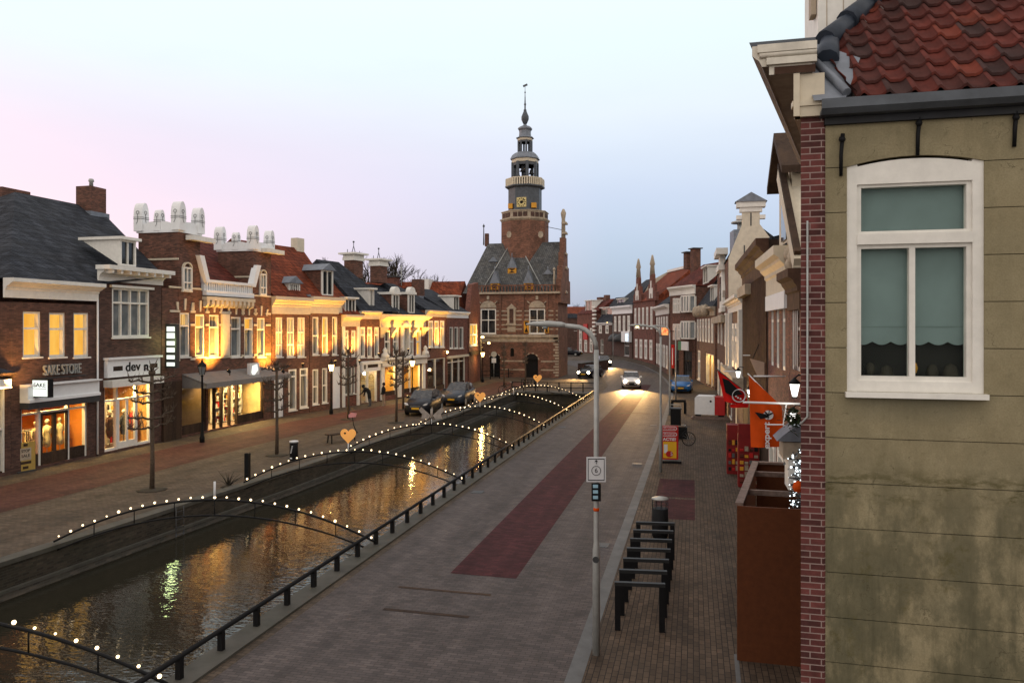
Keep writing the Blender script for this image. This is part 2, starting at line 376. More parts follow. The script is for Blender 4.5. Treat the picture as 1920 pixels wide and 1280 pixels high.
for p,q in zip(CL[:-1],CL[1:]):
    b.add([(p[0],p[1],-1.6),(q[0],q[1],-1.6),(q[0],q[1],-.04),(p[0],p[1],-.04),(p[0]-.5,p[1],-.04),(q[0]-.5,q[1],-.04)],[(0,1,2,3),(3,2,5,4)])
    bc.bar((p[0]-.16,p[1],.0),(q[0]-.16,q[1],.0),.42,.12); bl.bar((p[0]+.06,p[1],-.7),(q[0]+.06,q[1],-.7),.14,.07)
b.build('wall',quay,t); bc.build('coping',coping,t); bl.build('ledge',coping,t)
t=thing('quay_wall','brick quay wall under the black rail on the road side of the canal','quay wall')
MB().box(CR,-40,-1.6,CR+.3,66,-.05).build('wall',quay,t); MB().box(CR-.05,-40,-.05,CR+.45,66,.05).build('coping',coping,t)
t=thing('bridge','low brick bridge closing off the canal in front of the old tower hall','bridge')
MB().box(-16.2,65.6,-1.6,CR+.2,67.2,-.02).build('abutment',quay,t)
MB().box(-16.0,65.3,-.02,CR+.1,67.3,.12).build('deck_edge',coping,t)
# black rail on the road side
t=thing('canal_railing','low black tubular railing along the road edge of the canal','railing')
MB().tube([(-8.45,1,.42),(-8.45,66.5,.42)],.046,10).build('rail',M['black'],t)
pb=MB(); pb.box(-.05,-.05,0,.05,.05,.39); po=pb.build('post',M['black'],t); po.location=(-8.45,6.35,.02)
for i in range(1,52):
    c=po.copy(); COL.objects.link(c); c.parent=t; c.location=(-8.45,6.35+1.15*i,.02)
# ------------------------------------------------------------------ stuccoed corner house on the right
YS=8.3
def WX(px,Y=YS): d=ray(px); return d[0]/d[1]*Y
def WZ(px,py,Y=YS): return zat((WX(px,Y),Y),py)
xa,xb=WX(1501),WX(1545)
t=thing('corner_house','ochre stuccoed corner house with a red pantile roof and one big white window','house')
stm=None
m,T=newmat('ochre_stucco')
co=T.n('ShaderNodeTexCoord').outputs['Object']; sp=T.n('ShaderNodeSeparateXYZ',i0=co)
n1=T.n('ShaderNodeTexNoise',Vector=co,Scale=3.0,Detail=8.0,Roughness=.65).outputs['Fac']
c=T.mix(T.ramp(n1,[(.3,0.0),(.7,1.0)]),(.25,.21,.125),(.315,.27,.168))
mp=T.n('ShaderNodeMapping',Vector=co,Scale=(1.1,1.0,.62)).outputs[0]
n2=T.n('ShaderNodeTexNoise',Vector=mp,Scale=1.5,Detail=12.0,Roughness=.74).outputs['Fac']
low=T.ramp(sp.outputs[2],[(0.0,1.0),(.42,.95),(.5,.35),(.6,.1),(1.0,.05)]) # lower courses: algae stains, deepened to paint in the neighbour's shade
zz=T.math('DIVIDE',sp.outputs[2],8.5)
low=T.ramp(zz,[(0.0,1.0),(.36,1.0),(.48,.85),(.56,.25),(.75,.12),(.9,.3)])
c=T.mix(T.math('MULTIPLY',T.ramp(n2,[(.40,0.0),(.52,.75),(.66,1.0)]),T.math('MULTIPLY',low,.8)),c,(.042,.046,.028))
n3=T.n('ShaderNodeTexNoise',Vector=co,Scale=2.2,Detail=10.0,Roughness=.75).outputs['Fac']
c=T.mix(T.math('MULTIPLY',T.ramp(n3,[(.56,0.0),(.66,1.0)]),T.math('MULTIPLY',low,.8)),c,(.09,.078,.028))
n4=T.n('ShaderNodeTexNoise',Vector=co,Scale=14.0,Detail=5.0).outputs['Fac']
c=T.mix(T.math('MULTIPLY',T.ramp(n4,[(.6,0.0),(.72,1.0)]),.16),c,(.06,.05,.025))
vo=T.n('ShaderNodeTexVoronoi',_feature='DISTANCE_TO_EDGE',Vector=T.n('ShaderNodeMapping',Vector=T.n('ShaderNodeVectorMath',_operation='ADD',i0=co,i1=T.n('ShaderNodeTexNoise',Vector=co,Scale=4.0,Detail=4.0).outputs['Color']).outputs[0],Scale=(.9,.9,.6)).outputs[0],Scale=1.1).outputs['Distance']
c=T.mix(T.math('MULTIPLY',T.ramp(vo,[(0.0,1.0),(.006,0.0)]),T.ramp(n1,[(.48,0.0),(.58,.75)])),c,(.05,.04,.022))
mp3=T.n('ShaderNodeMapping',Vector=co,Scale=(9.0,1.0,.7)).outputs[0]
n5=T.n('ShaderNodeTexNoise',Vector=mp3,Scale=1.0,Detail=6.0,Roughness=.7).outputs['Fac']
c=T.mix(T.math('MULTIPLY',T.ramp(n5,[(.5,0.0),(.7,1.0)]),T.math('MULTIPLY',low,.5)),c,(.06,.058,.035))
n6=T.n('ShaderNodeTexNoise',Vector=co,Scale=60.0,Detail=3.0).outputs['Fac']
c=T.mix(T.ramp(n6,[(.35,.22),(.6,0.0)]),c,(.12,.095,.05))
ms=T.math('MULTIPLY',T.ramp(T.math('ABSOLUTE',T.math('SUBTRACT',sp.outputs[2],4.36)),[(.05,1.0),(.22,0.0)]),T.ramp(T.n('ShaderNodeTexNoise',Vector=T.n('ShaderNodeMapping',Vector=co,Scale=(1.0,1.0,3.0)).outputs[0],Scale=2.6,Detail=9.0,Roughness=.75).outputs['Fac'],[(.47,0.0),(.58,1.0)]))
c=T.mix(T.math('MULTIPLY',ms,.8),c,(.07,.06,.02))
# dark run-off stain below the window sill
bx=T.math('MULTIPLY',T.ramp(T.math('ABSOLUTE',T.math('SUBTRACT',sp.outputs[0],2.15)),[(.35,1.0),(.75,0.0)]),T.ramp(T.math('SUBTRACT',5.32,sp.outputs[2]),[(0.0,0.0),(.02,1.0),(.16,.55),(.34,0.0)]))
c=T.mix(T.math('MULTIPLY',bx,.6),c,(.05,.055,.045))
p=T.n('ShaderNodeBsdfPrincipled',Base__Color=c,Roughness=.85); p.inputs['Specular IOR Level'].default_value=.2
bp=T.n('ShaderNodeBump',Strength=.25,Distance=.01,Height=T.math('ADD',n4,n1)); T.nt.links.new(bp.outputs[0],p.inputs['Normal'])
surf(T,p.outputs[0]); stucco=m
wx0,wx1=WX(1588),WX(1846); wz0,wz1=WZ(1717,736),WZ(1700,292)
xr=7.5
b=MB()
zs=[0]; zc=WZ(1545,1239)
k=[zc+.465*i for i in range(-9,14)]; k=[z for z in k if 0<z<8.2]+[8.3]
gap=.004
lo=0.0
for z in k:
    a,c_=lo+gap,z-gap
    segs=[(xb,xr)] if (c_<wz0-.02 or a>wz1) else [(xb,wx0),(wx1,xr)]
    for s0,s1 in segs:
        b.ext([(YS,a),(YS,c_),(YS+.03,c_),(YS+.03,a)],'x',s0,s1)
    if segs==[(xb,wx0),(wx1,xr)]:
        if a<wz0: b.ext([(YS,a),(YS,min(c_,wz0)),(YS+.03,min(c_,wz0)),(YS+.03,a)],'x',wx0,wx1)
        if c_>wz1: b.ext([(YS,max(a,wz1)),(YS,c_),(YS+.03,c_),(YS+.03,max(a,wz1))],'x',wx0,wx1)
    lo=z
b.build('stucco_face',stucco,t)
b=MB()
dk=pm('joint_mortar',(.05,.042,.026),.9,.3,5)
for (s0,s1,a,c_) in ((xb,wx0,0,8.36),(wx1,xr,0,8.36),(wx0,wx1,0,wz0),(wx0,wx1,wz1,8.36)): b.box(s0,YS+.03,a,s1,YS+.3,c_)
b.build('wall',dk,t)
# segmental arch head over the window
b=MB(); n=12
top=[(wx0+(wx1-wx0)*i/n, wz1-.085+.085*(1-(2*i/n-1)**2)) for i in range(n+1)]
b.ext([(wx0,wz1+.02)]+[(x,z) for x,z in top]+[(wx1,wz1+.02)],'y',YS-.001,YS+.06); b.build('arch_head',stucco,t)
# brick end of the street front, and the front itself running away at a skew
fx,fy=math.sin(R(12)),math.cos(R(12))
b=MB(); ztop=WZ(1520,221)
b.ext([(xa,YS-.02),(xb-.004,YS-.02),(xb+.25,YS+.28),(xa+.35+fx*5.6,YS+fy*5.6),(xa+fx*5.6,YS+fy*5.6)],'z',0,ztop); b.build('brick_front',M['brick_end'],t)
b=MB(); b.ext([(xb+.3,YS+.3),(xr,YS+.3),(xr,16),(xa+.5+fx*6,16),(xa+.5+fx*6,YS+fy*6)],'z',0,8.0); b.build('body',M['brick_dark'],t)
# window
w=thing('window',None,None); w.parent=t
b=MB()
def pbx(px0,py0,px1,py1,y0,y1,m=0):
    b.box(WX(px0),y0,WZ((px0+px1)/2,py1),WX(px1),y1,WZ((px0+px1)/2,py0),m)
y0,y1=YS+.02,YS+.14
b.box(wx0,y0,wz0,wx0+.10,y1,wz1-.03); b.box(wx1-.10,y0,wz0,wx1,y1,wz1-.03); 
b.ext([(wx0+.1,wz1-.27)]+[(wx0+.1,wz1-.055)]+[(x,z-.025) for x,z in top[1:-1]]+[(wx1-.1,wz1-.055),(wx1-.1,wz1-.27)],'y',y0,y1)
xl,xrr=wx0+.1,wx1-.1
zt0,zt1=WZ(1717,456),WZ(1717,436)
b.box(xl,y0-.012,zt0,xrr,y1,zt1)
b.box(xl,y0+.03,zt1,xl+.045,y1,wz1-.27); b.box(xrr-.045,y0+.03,zt1,xrr,y1,wz1-.27)
b.box(xl+.045,y0+.03,zt1,xrr-.045,y1,zt1+.03); b.box(xl+.045,y0+.03,wz1-.3,xrr-.045,y1,wz1-.27)
b.box(xl,y0+.03,wz0+.11,xl+.045,y1,zt0); b.box(xrr-.045,y0+.03,wz0+.11,xrr,y1,zt0)
b.box(xl+.045,y0+.03,zt0-.04,xrr-.045,y1,zt0); b.box(xl+.045,y0+.03,wz0+.11,xrr-.045,y1,wz0+.16)
xm=WX(1713); b.box(xm-.028,y0+.03,wz0+.16,xm+.028,y1,zt0-.04)
fr=b.build('frame',M['white'],w)
MB().box(wx0-.02,YS-.07,wz0-.055,wx1+.02,YS+.018,wz0-.001).box(wx0+.1,YS+.022,wz0+.001,wx1-.1,y1-.002,wz0+.11).build('sill',M['white'],w)
MB().box(xl+.03,YS+.11,wz0+.13,xrr-.03,YS+.118,wz1-.28).build('pane',glassmat('house_glass',(.9,.94,.93),.0,.03),w)
bm_=pm('roller_blind',(.25,.305,.305),.9,.14,1.6,stain=.25,staincol=(.19,.22,.215))
b=MB(); zb=WZ(1717,641); n=48; pts=[]
for i in range(n+1):
    f=i/n; x=xl+(xrr-xl)*f; pts.append((x,zb-.035*abs(math.sin(f*math.pi*6))))
b.ext([(xl,wz1-.28)]+pts+[(xrr,wz1-.28)],'y',YS+.17,YS+.176); b.build('blind',bm_,w)
MB().box(xl-.02,YS+.165,zb+.15,xrr+.02,YS+.169,zb+.158).build('blind_seam',pm('blind_seam',(.2,.25,.24),.9,.05,3),w)
inn=pm('dark_room',(.02,.018,.015),.9,.3,2)
MB().box(wx0+.02,YS+.24,wz0+.02,wx1-.02,YS+.28,wz1-.1).build('room_backing',inn,w)
b=MB()
for px,py,r,mi in ((1640,690,.05,0),(1672,700,.07,0),(1722,688,.05,1),(1760,696,.06,0),(1795,700,.08,0)):
    b.sph((WX(px),YS+.2,WZ(px,py)-.02),r,8,mi,1.4)
b.build('ornament',[M['twig'],M['ochre']],w)
# gutter, anchors, roof
b=MB(); gz=8.2
b.ext([(YS-.2,8.21),(YS-.19,8.31),(YS-.175,8.31),(YS-.18,8.22),(YS-.03,8.19),(YS-.02,8.32),(YS,8.32),(YS,8.15),(YS-.14,8.16)],'x',xb-.05,xr); b.build('gutter',M['darklead'],t)
MB().box(xb,YS-.05,8.08,xr,YS-.001,8.15).build('eaves_board',pm('eaves_board',(.015,.016,.02),.7,.3,4,stain=.4,staincol=(.05,.05,.03)),t)
for px,z1_,z0_ in ((1577,7.98,7.55),(1721,8.1,7.72),(1903,8.1,7.76)):
    x=WX(px,YS-.05); MB().tube([(x+.02,YS-.03,z1_),(x,YS-.05,(z0_+z1_)/2),(x+.005,YS-.02,z0_)],[.022,.02,.018],6).sph((x+.01,YS-.05,z1_-.06),.035,6).build('wall_anchor',M['black'],t)
tilem=pm('pantile',(.1,.023,.017),.8,.5,3,.3,spec=.15,stain=.75,staincol=(.028,.014,.014))
b=MB(); rows=22; ex=.285; N=8; tw=.232
def hipx(d): return max(1.43+(d-.83)*.86, 1.60-.3*d)
def roofpt(x,d,lift): return (x,YS-.1+d-lift*.707,8.31+d+lift*.707)
random.seed(3)
for i in range(rows):
    d0=i*ex*.707; d1=(i+1.12)*ex*.707
    nc=int((xr-1.0)/tw)
    for j in range(nc):
        x0=.95+j*tw; jit=random.uniform(-.006,.006)
        vs=[]
        for kk in range(N+1):
            f=kk/N; x=x0+f*tw*1.03
            wv=.030*math.cos(2*math.pi*(f-.1))+.012*math.cos(4*math.pi*(f-.1))
            for (d,l) in ((d0,.055),(d1,.015)):
                vs.append(roofpt(max(x,hipx(d)),d+jit,l+wv))
        if x0+tw>hipx(d0):
            mi=random.choices((0,1,2,3),(5,3,2,1.3))[0]; b.add(vs,[(2*q,2*q+2,2*q+3,2*q+1) for q in range(N)],mi,True)
            # thickness of the lower edge
            ed=[]
            for kk in range(N+1):
                x,y,z=vs[2*kk]; ed += [(x,y,z),(x,y+.004,z-.03)]
            b.add(ed,[(2*q,2*q+1,2*q+3,2*q+2) for q in range(N)],mi,False)
b.build('roof',[tilem,pm('pantile_dark',(.07,.022,.018),.8,.5,3,.3,spec=.15,stain=.8,staincol=(.025,.013,.012)),pm('pantile_brown',(.05,.024,.022),.8,.5,3,.3,spec=.15,stain=.7,staincol=(.03,.02,.02)),pm('pantile_bright',(.15,.034,.021),.8,.4,3,.3,spec=.15,stain=.6,staincol=(.04,.018,.014))],t,recalc=False)
MB().add([roofpt(hipx(0)-.02,-.05,-.04),roofpt(xr,-.05,-.04),roofpt(xr,4.6,-.04),roofpt(hipx(4.6),4.6,-.04)],[(0,1,2,3)]).build('roof_boarding',M['dark_wood'],t)
b=MB()
for i in range(14):
    d=.55+i*.33; a=Vector(roofpt(hipx(d)-.02,d,.05)); e=Vector(roofpt(hipx(d+.40)-.02,d+.40,.02))
    b.tube([a,e],[.125,.10],10)
b.build('hip_tile',pm('hip_tile',(.03,.04,.058),.55,.3,4,.2),t)
b=MB(); p0=Vector(roofpt(1.27,.62,.04)); p1=Vector(roofpt(1.52,0.03,.06)); b.tube([p0,p1],.045,8)
b.add([roofpt(1.2,-.02,.03),roofpt(1.5,-.02,.03),roofpt(1.75,.55,.05),roofpt(1.35,.85,.05),roofpt(1.15,.6,.03)],[(0,1,2,3,4)])
b.build('valley_flashing',M['lead'],t)
# slope on the street side and the boarded dormer standing on it
b=MB(); hp0=Vector(roofpt(hipx(.5),.5,0)); hp1=Vector(roofpt(hipx(4.6),4.6,0))
b.add([hp0,hp1,(hp1.x+1,15,hp1.z),(xa+fx*6-.1,YS+fy*6,8.95)],[(0,1,2,3)]); b.build('street_roof',M['slate'],t)
b=MB(); yd=10.4; b.box(WX(1534,yd),yd,9.3,WX(1534,yd)+1.6,yd+1.2,12.5); b.build('dormer',M['white'],t)
b=MB(); 
for q in range(8): b.box(WX(1534,yd)+.1+q*.2,yd-.006,9.3,WX(1534,yd)+.11+q*.2,yd,12.5)
b.box(WX(1523,yd),yd+.1,WZ(1523,22,yd),WX(1533,yd),yd+.3,12.5); b.build('dormer_trim',M['stone'],t)
# street cornice seen from its end
zt=8.93
sec=[(-.47,zt),(-.47,zt-.10),(-.40,zt-.16),(-.37,zt-.22),(-.30,zt-.22),(-.30,zt-.31),(0.0,zt-.31),(.12,zt-.31),(.12,zt)]
b=MB()
def skew(poly,z_is=1):
    # extrude a (offset,z) section along the skewed street front, its near end cut square to the side wall
    vs=[]
    for y in (YS-.10,YS+5.5):
        s=(y-YS)/fy
        vs += [(xa+fx*s+o,y,z) for o,z in poly]
    n=len(poly); return vs,[tuple(range(n)),tuple(range(2*n-1,n-1,-1))]+[(i,(i+1)%n,n+(i+1)%n,n+i) for i in range(n)]
vs_,fs_=skew(sec); b.add(vs_,fs_[:2],0); b.add(vs_,fs_[2:],1); b.build('cornice',[pm('cornice_paint',(.62,.58,.5),.6,.15,5,stain=.5,staincol=(.2,.18,.14)),pm('soffit_shade_paint',(.17,.14,.13),.8,.3,4,stain=.6,staincol=(.07,.055,.05))],t)  # long faces and soffit coloured darker to paint in their backlit shade
b=MB(); ye=YS-.10; b.box(xa-.44,ye-.05,zt-.085,xa+.14,ye+.01,zt-.004); b.box(xa-.35,ye-.045,zt-.215,xa+.14,ye+.01,zt-.145); b.tube([(xa-.42,ye-.02,zt-.108),(xa+.14,ye-.02,zt-.108)],.028,8); b.build('end_moulding',bpy.data.materials['cornice_paint'],t); MB().box(xa-.27,ye-.01,zt-.309,xa+.13,ye+.01,zt-.235).build('painted_shadow_strip',M['brown_wood'],t)  # last box is a dark strip standing in for shadow below the mouldings
MB().add(*skew([(-.48,zt+.002),(-.5,zt+.045),(.15,zt+.045),(.15,zt+.002)])).build('cornice_lead',M['darklead'],t)
b=MB(); b.add(*skew([(-.06,zt-.312),(.0,zt-.312),(.0,ztop),(-.06,ztop)])); b.build('frieze',M['cream'],t)
b=MB()
b.box(xa-.05,YS-.06,8.17+.17,xb-.004,YS+.02,zt-.313); b.box(xa-.09,YS-.09,8.28,xb-.002,YS+.03,8.338); b.box(xa-.06,YS-.07,ztop,xb-.003,YS+.03,8.28)
b.build('pilaster_block',M['cream'],t)
b=MB(); xp=WX(1513); zp0,zp1=WZ(1513,780),WZ(1513,415)
b.tube([(xp,YS-.035,zp1),(xp,YS-.035,zp0),(xp-.07,YS-.035,zp0-.08)],.011,6); b.build('conduit',M['grey'],t)
# ------------------------------------------------------------------ house kit
def rect_wall(b,L,z0,z1,ops,m=0,y=0.0,rev=.2):
    xs=sorted({0.0,L}|{v for o in ops for v in (o[0],o[2])}); zs=sorted({z0,z1}|{v for o in ops for v in (o[1],o[3])})
    xs=[x for x in xs if 0<=x<=L]; zs=[z for z in zs if z0<=z<=z1]
    for i in range(len(xs)-1):
        for j in range(len(zs)-1):
            cx,cz=(xs[i]+xs[i+1])/2,(zs[j]+zs[j+1])/2
            if any(o[0]<cx<o[2] and o[1]<cz<o[3] for o in ops): continue
            b.add([(xs[i],y,zs[j]),(xs[i+1],y,zs[j]),(xs[i+1],y,zs[j+1]),(xs[i],y,zs[j+1])],[(0,1,2,3)],m)
    for (a,c,d,e) in ops:
        b.add([(a,y,c),(d,y,c),(d,y,e),(a,y,e),(a,y+rev,c),(d,y+rev,c),(d,y+rev,e),(a,y+rev,e)],[(0,1,5,4),(1,2,6,5),(2,3,7,6),(3,0,4,7)],m)
class House:
    def __init__(s,name,label,P0,P1,z0=0.0,cat='house',group=None):
        s.P0,s.P1=P0,P1; dx,dy=P1[0]-P0[0],P1[1]-P0[1]; s.L=math.hypot(dx,dy); s.a=math.atan2(dy,dx); s.z0=z0
        s.d=(dx/s.L,dy/s.L); s.n=(-s.d[1],s.d[0]) # n: into the house
        s.t=thing(name,label,cat,(P0[0],P0[1],0),s.a,group); s.ops=[]
    def wp(s,x,y): return (s.P0[0]+s.d[0]*x+s.n[0]*y, s.P0[1]+s.d[1]*x+s.n[1]*y)
    def X(s,px,n=0.0):
        a=s.wp(0,n); c=s.wp(1,n); return hit(px,a,c)[2]
    def Z(s,px,py,n=0.0): return zat(s.wp(s.X(px,n),n),py)
    def rc(s,px0,py0,px1,py1,n=0.0):
        x0,x1=s.X(px0,n),s.X(px1,n); pm_=(px0+px1)/2
        return (x0,s.Z(pm_,py1,n),x1,s.Z(pm_,py0,n))
    def win(s,r,pane='glass',fm='white',rail=(.62,),mull=0,fw=.07,rec=.10,dp=.1,sill=True,name='window',cut=True,y=0.0,panes2=None):
        x0,z0,x1,z1=r
        if cut: s.ops.append(r)
        b=MB(); ya,yb=y+rec-dp*.5,y+rec+dp*.5+.02
        b.box(x0,ya,z0,x0+fw,yb,z1); b.box(x1-fw,ya,z0,x1,yb,z1); b.box(x0+fw,ya,z1-fw,x1-fw,yb,z1); b.box(x0+fw,ya,z0,x1-fw,yb,z0+fw)
        for f in rail:
            z=z0+(z1-z0)*f; b.box(x0+fw,ya+.005,z-fw*.45,x1-fw,yb-.01,z+fw*.45)
        for i in range(mull):
            x=x0+(x1-x0)*(i+1)/(mull+1); b.box(x-fw*.35,ya+.02,z0+fw,x+fw*.35,yb-.015,z1-fw)
        if sill: b.box(x0-.05,y-.07,z0-.07,x1+.05,yb,z0)
        o=b.build(name,M[fm] if isinstance(fm,str) else fm,s.t)
        q=MB(); yp=yb-.03
        if panes2:
            zc=z0+(z1-z0)*panes2[0]
            q.add([(x0+.02,yp,z0+.02),(x1-.02,yp,z0+.02),(x1-.02,yp,zc),(x0+.02,yp,zc)],[(0,1,2,3)],1)
            q.add([(x0+.02,yp,zc),(x1-.02,yp,zc),(x1-.02,yp,z1-.02),(x0+.02,yp,z1-.02)],[(0,1,2,3)],0)
            q.build('pane',[M[pane],M[panes2[1]]],o)
        else:
            q.add([(x0+.02,yp,z0+.02),(x1-.02,yp,z0+.02),(x1-.02,yp,z1-.02),(x0+.02,yp,z1-.02)],[(0,1,2,3)],0); q.build('pane',M[pane],o)
        return o
    def wall(s,z1,depth,mat,roof=None,eave=None,z0=None,side=None):
        z0=s.z0-.3 if z0 is None else z0; L=s.L; e=.01
        b=MB(); rect_wall(b,L-e,z0,z1,s.ops)
        prof=[(0,z0),(0,z1)]
        if roof and roof[0]=='ridge': prof+=[(roof[2] if len(roof)>2 else depth/2,roof[1])]
        prof+=[(depth,z1),(depth,z0)]
        for x in (0.0,L-e): b.add([(x,p[0],p[1]) for p in prof],[tuple(range(len(prof)))])
        b.add([(0,depth,z0),(L-e,depth,z0),(L-e,depth,z1),(0,depth,z1)],[(0,1,2,3)])
        b.add([(0,.05,z1-.02),(L-e,.05,z1-.02),(L-e,depth,z1-.02),(0,depth,z1-.02)],[(0,1,2,3)])
        # dark room backing keeps the openings from showing daylight
        b.build('wall',mat,s.t,recalc=False)
        s.depth=depth; s.z1=z1
        return s
    def roof(s,kind,zr,mat,rd=None,mat2=None,ov=.25,hipl=0,hipr=0,x0=None,x1=None,ze=None,y0=-.2,name='roof',back=None):
        L=s.L; rd=s.depth/2 if rd is None else rd; x0=-.02 if x0 is None else x0; x1=L-.0 if x1 is None else x1
        ze=s.z1 if ze is None else ze; D=s.depth+ov if back is None else back; b=MB()
        if kind=='ridge':
            vs=[(x0,y0,ze),(x1,y0,ze),(x1-hipr,rd,zr),(x0+hipl,rd,zr),(x1,D,ze),(x0,D,ze)]
            b.add(vs,[(0,1,2,3),(4,5,3,2),(0,3,5),(0,5,4,1)]); b.add(vs,[(1,4,2)],1 if mat2 else 0)
        elif kind=='mansard': # two slopes to the front: steep then flat
            zk,yk=rd; vs=[(x0,y0,ze),(x1,y0,ze),(x1-hipr,yk,zk),(x0+hipl,yk,zk),(x1-hipr,D,zr),(x0+hipl,D,zr),(x1,D,ze),(x0,D,ze)]
            b.add(vs,[(0,1,2,3),(3,2,4,5),(0,3,5,7),(1,6,4,2),(5,4,6,7)])
        elif kind=='front':
            xm=(x0+x1)/2; vs=[(x0,y0,ze),(x1,y0,ze),(xm,y0,zr),(x0,D,ze),(x1,D,ze),(xm,D,zr)]
            b.add(vs,[(0,1,2),(3,5,4),(0,2,5,3),(1,4,5,2),(0,3,4,1)])
        return b.build(name,[M[mat] if isinstance(mat,str) else mat]+([M[mat2]] if mat2 else []),s.t)
    def cornice(s,z0,z1,out=.35,mat='white',x0=-.05,x1=None,name='cornice',ends=True):
        x1=s.L+.03 if x1 is None else x1; h=z1-z0; b=MB()
        sec=[(.02,z0),(-.07,z0),(-.07,z0+h*.42),(-.12,z0+h*.46),(-.12,z0+h*.55),(-out*.6,z0+h*.66),(-out*.65,z0+h*.72),(-out,z0+h*.80),(-out,z1),(.02,z1)]
        b.ext(sec,'x',x0,x1); return b.build(name,M[mat] if isinstance(mat,str) else mat,s.t)
    def band(s,x0,z0,x1,z1,out=.04,mat='white',name='band',y=0.0):
        return MB().box(x0,y-out,z0,x1,y+.01,z1).build(name,M[mat] if isinstance(mat,str) else mat,s.t)
    def chimney(s,x,y,z0,z1,w=.9,d=.6,mat='brick_brown',cap=None,pot=False):
        b=MB().box(x-w/2,y-d/2,z0,x+w/2,y+d/2,z1); o=b.build('chimney',M[mat],s.t)
        if cap=='white':
            MB().box(x-w/2-.1,y-d/2-.1,z1-.5,x+w/2+.1,y+d/2+.1,z1-.25).box(x-w/2-.35,y-d/2-.35,z1,x+w/2+.35,y+d/2+.35,z1+.14).box(x-w/2-.06,y-d/2-.06,z1-.25,x+w/2+.06,y+d/2+.06,z1).build('cap',M['white'],o)
            MB().tube([(x-.25,y,z1+.14),(x,y,z1+.75),(x+.25,y,z1+.14)],.035,5).tube([(x,y,z1+.7),(x,y,z1+1.15)],.03,5).sph((x,y,z1+1.1),.09,6).tube([(x-w/2-.2,y,z1+.14),(x-w/2-.2,y,z1+.4)],.03,5).tube([(x+w/2+.2,y,z1+.14),(x+w/2+.2,y,z1+.4)],.03,5).build('finial',M['darklead'],o)
        elif cap=='flash':
            MB().box(x-w/2-.12,y-d/2-.12,z0-.1,x+w/2+.12,y+d/2+.12,z0+.28).build('flashing',M['lead'],o)
        elif cap=='slab':
            MB().box(x-w/2-.2,y-d/2-.2,z1,x+w/2+.2,y+d/2+.2,z1+.12).build('cap',M['darkgrey'],o)
        if pot: MB().lathe([(.12,0),(.1,.3),(.16,.36),(.12,.5)],(x,y,z1),8).build('pot',M['grey'],o)
        return o
    def dormer(s,x0,x1,y,z0,z1,back=1.6,roof='lead',fm='white',mull=1,kind='flat',pane='glass',cheek=None):
        # a dormer standing on the front slope: box with glazed front at depth y, running back into the roof
        b=MB(); b.add([(x0,y,z0),(x0,y,z1),(x0,y+back,z1)],[(0,1,2)]); b.add([(x1,y,z0),(x1,y,z1),(x1,y+back,z1)],[(0,1,2)])
        b.add([(x0,y+.14,z0),(x1,y+.14,z0),(x1,y+.14,z1),(x0,y+.14,z1)],[(0,1,2,3)])
        o=b.build('dormer',M[cheek or 'white'],s.t)
        f=MB(); fw=.09
        f.box(x0-.01,y-.03,z0,x0+fw,y+.1,z1); f.box(x1-fw,y-.03,z0,x1+.01,y+.1,z1); f.box(x0+fw,y-.03,z1-fw,x1-fw,y+.1,z1); f.box(x0+fw,y-.05,z0,x1-fw,y+.1,z0+fw)
        for i in range(mull):
            xx=x0+(x1-x0)*(i+1)/(mull+1); f.box(xx-.03,y-.02,z0+fw,xx+.03,y+.08,z1-fw)
        f.build('frame',M[fm],o)
        MB().add([(x0+.05,y+.06,z0+.05),(x1-.05,y+.06,z0+.05),(x1-.05,y+.06,z1-.05),(x0+.05,y+.06,z1-.05)],[(0,1,2,3)]).build('pane',M[pane],o)
        r=MB()
        if kind=='flat': r.box(x0-.15,y-.25,z1,x1+.15,y+back+.1,z1+.14)
        elif kind=='gable':
            xm=(x0+x1)/2; r.ext([(x0-.18,z1),(x1+.18,z1),(xm,z1+.5)],'y',y-.2,y+back+.3)
        elif kind=='round':
            xm=(x0+x1)/2; w=(x1-x0)/2; r.box(x0-.15,y-.15,z1,x1+.15,y+back,z1+.2)
            r.ext([(xm+w*math.cos(math.pi*i/10),z1+.2+w*.9*math.sin(math.pi*i/10)) for i in range(11)],'y',y-.12,y+.3)
        r.build('roof',M[roof],o)
        return o
    def shop(s,r,posts=(),trans=None,depth=2.6,wallm=None,energy=60,col=(1,.6,.25),fm='white',bottom=.45,botm='dark_wood',door=None,glass='shopglass',floor=None):
        # a glazed shop opening with a real lit room behind it
        x0,z0,x1,z1=r; s.ops.append(r); y=.16; fw=.08
        b=MB(); b.box(x0,.06,z0,x0+fw,y+.06,z1); b.box(x1-fw,.06,z0,x1,y+.06,z1); b.box(x0+fw,.06,z1-fw,x1-fw,y+.06,z1)
        for px in posts: b.box(px-.05,.05,z0,px+.05,y+.06,z1-fw)
        if trans: b.box(x0+fw,.07,trans-.04,x1-fw,y+.05,trans+.04)
        o=b.build('shop_front',M[fm],s.t)
        ed=[x0]+list(posts)+[x1]
        for i in range(len(ed)-1):
            if door is not None and i in door: continue
            MB().box(ed[i]+.05,.08,z0,ed[i+1]-.05,y+.05,z0+bottom).build('stall_riser',M[botm],o)
        MB().add([(x0+.04,y,z0+.02),(x1-.04,y,z0+.02),(x1-.04,y,z1-.04),(x0+.04,y,z1-.04)],[(0,1,2,3)]).build('pane',M[glass],o)
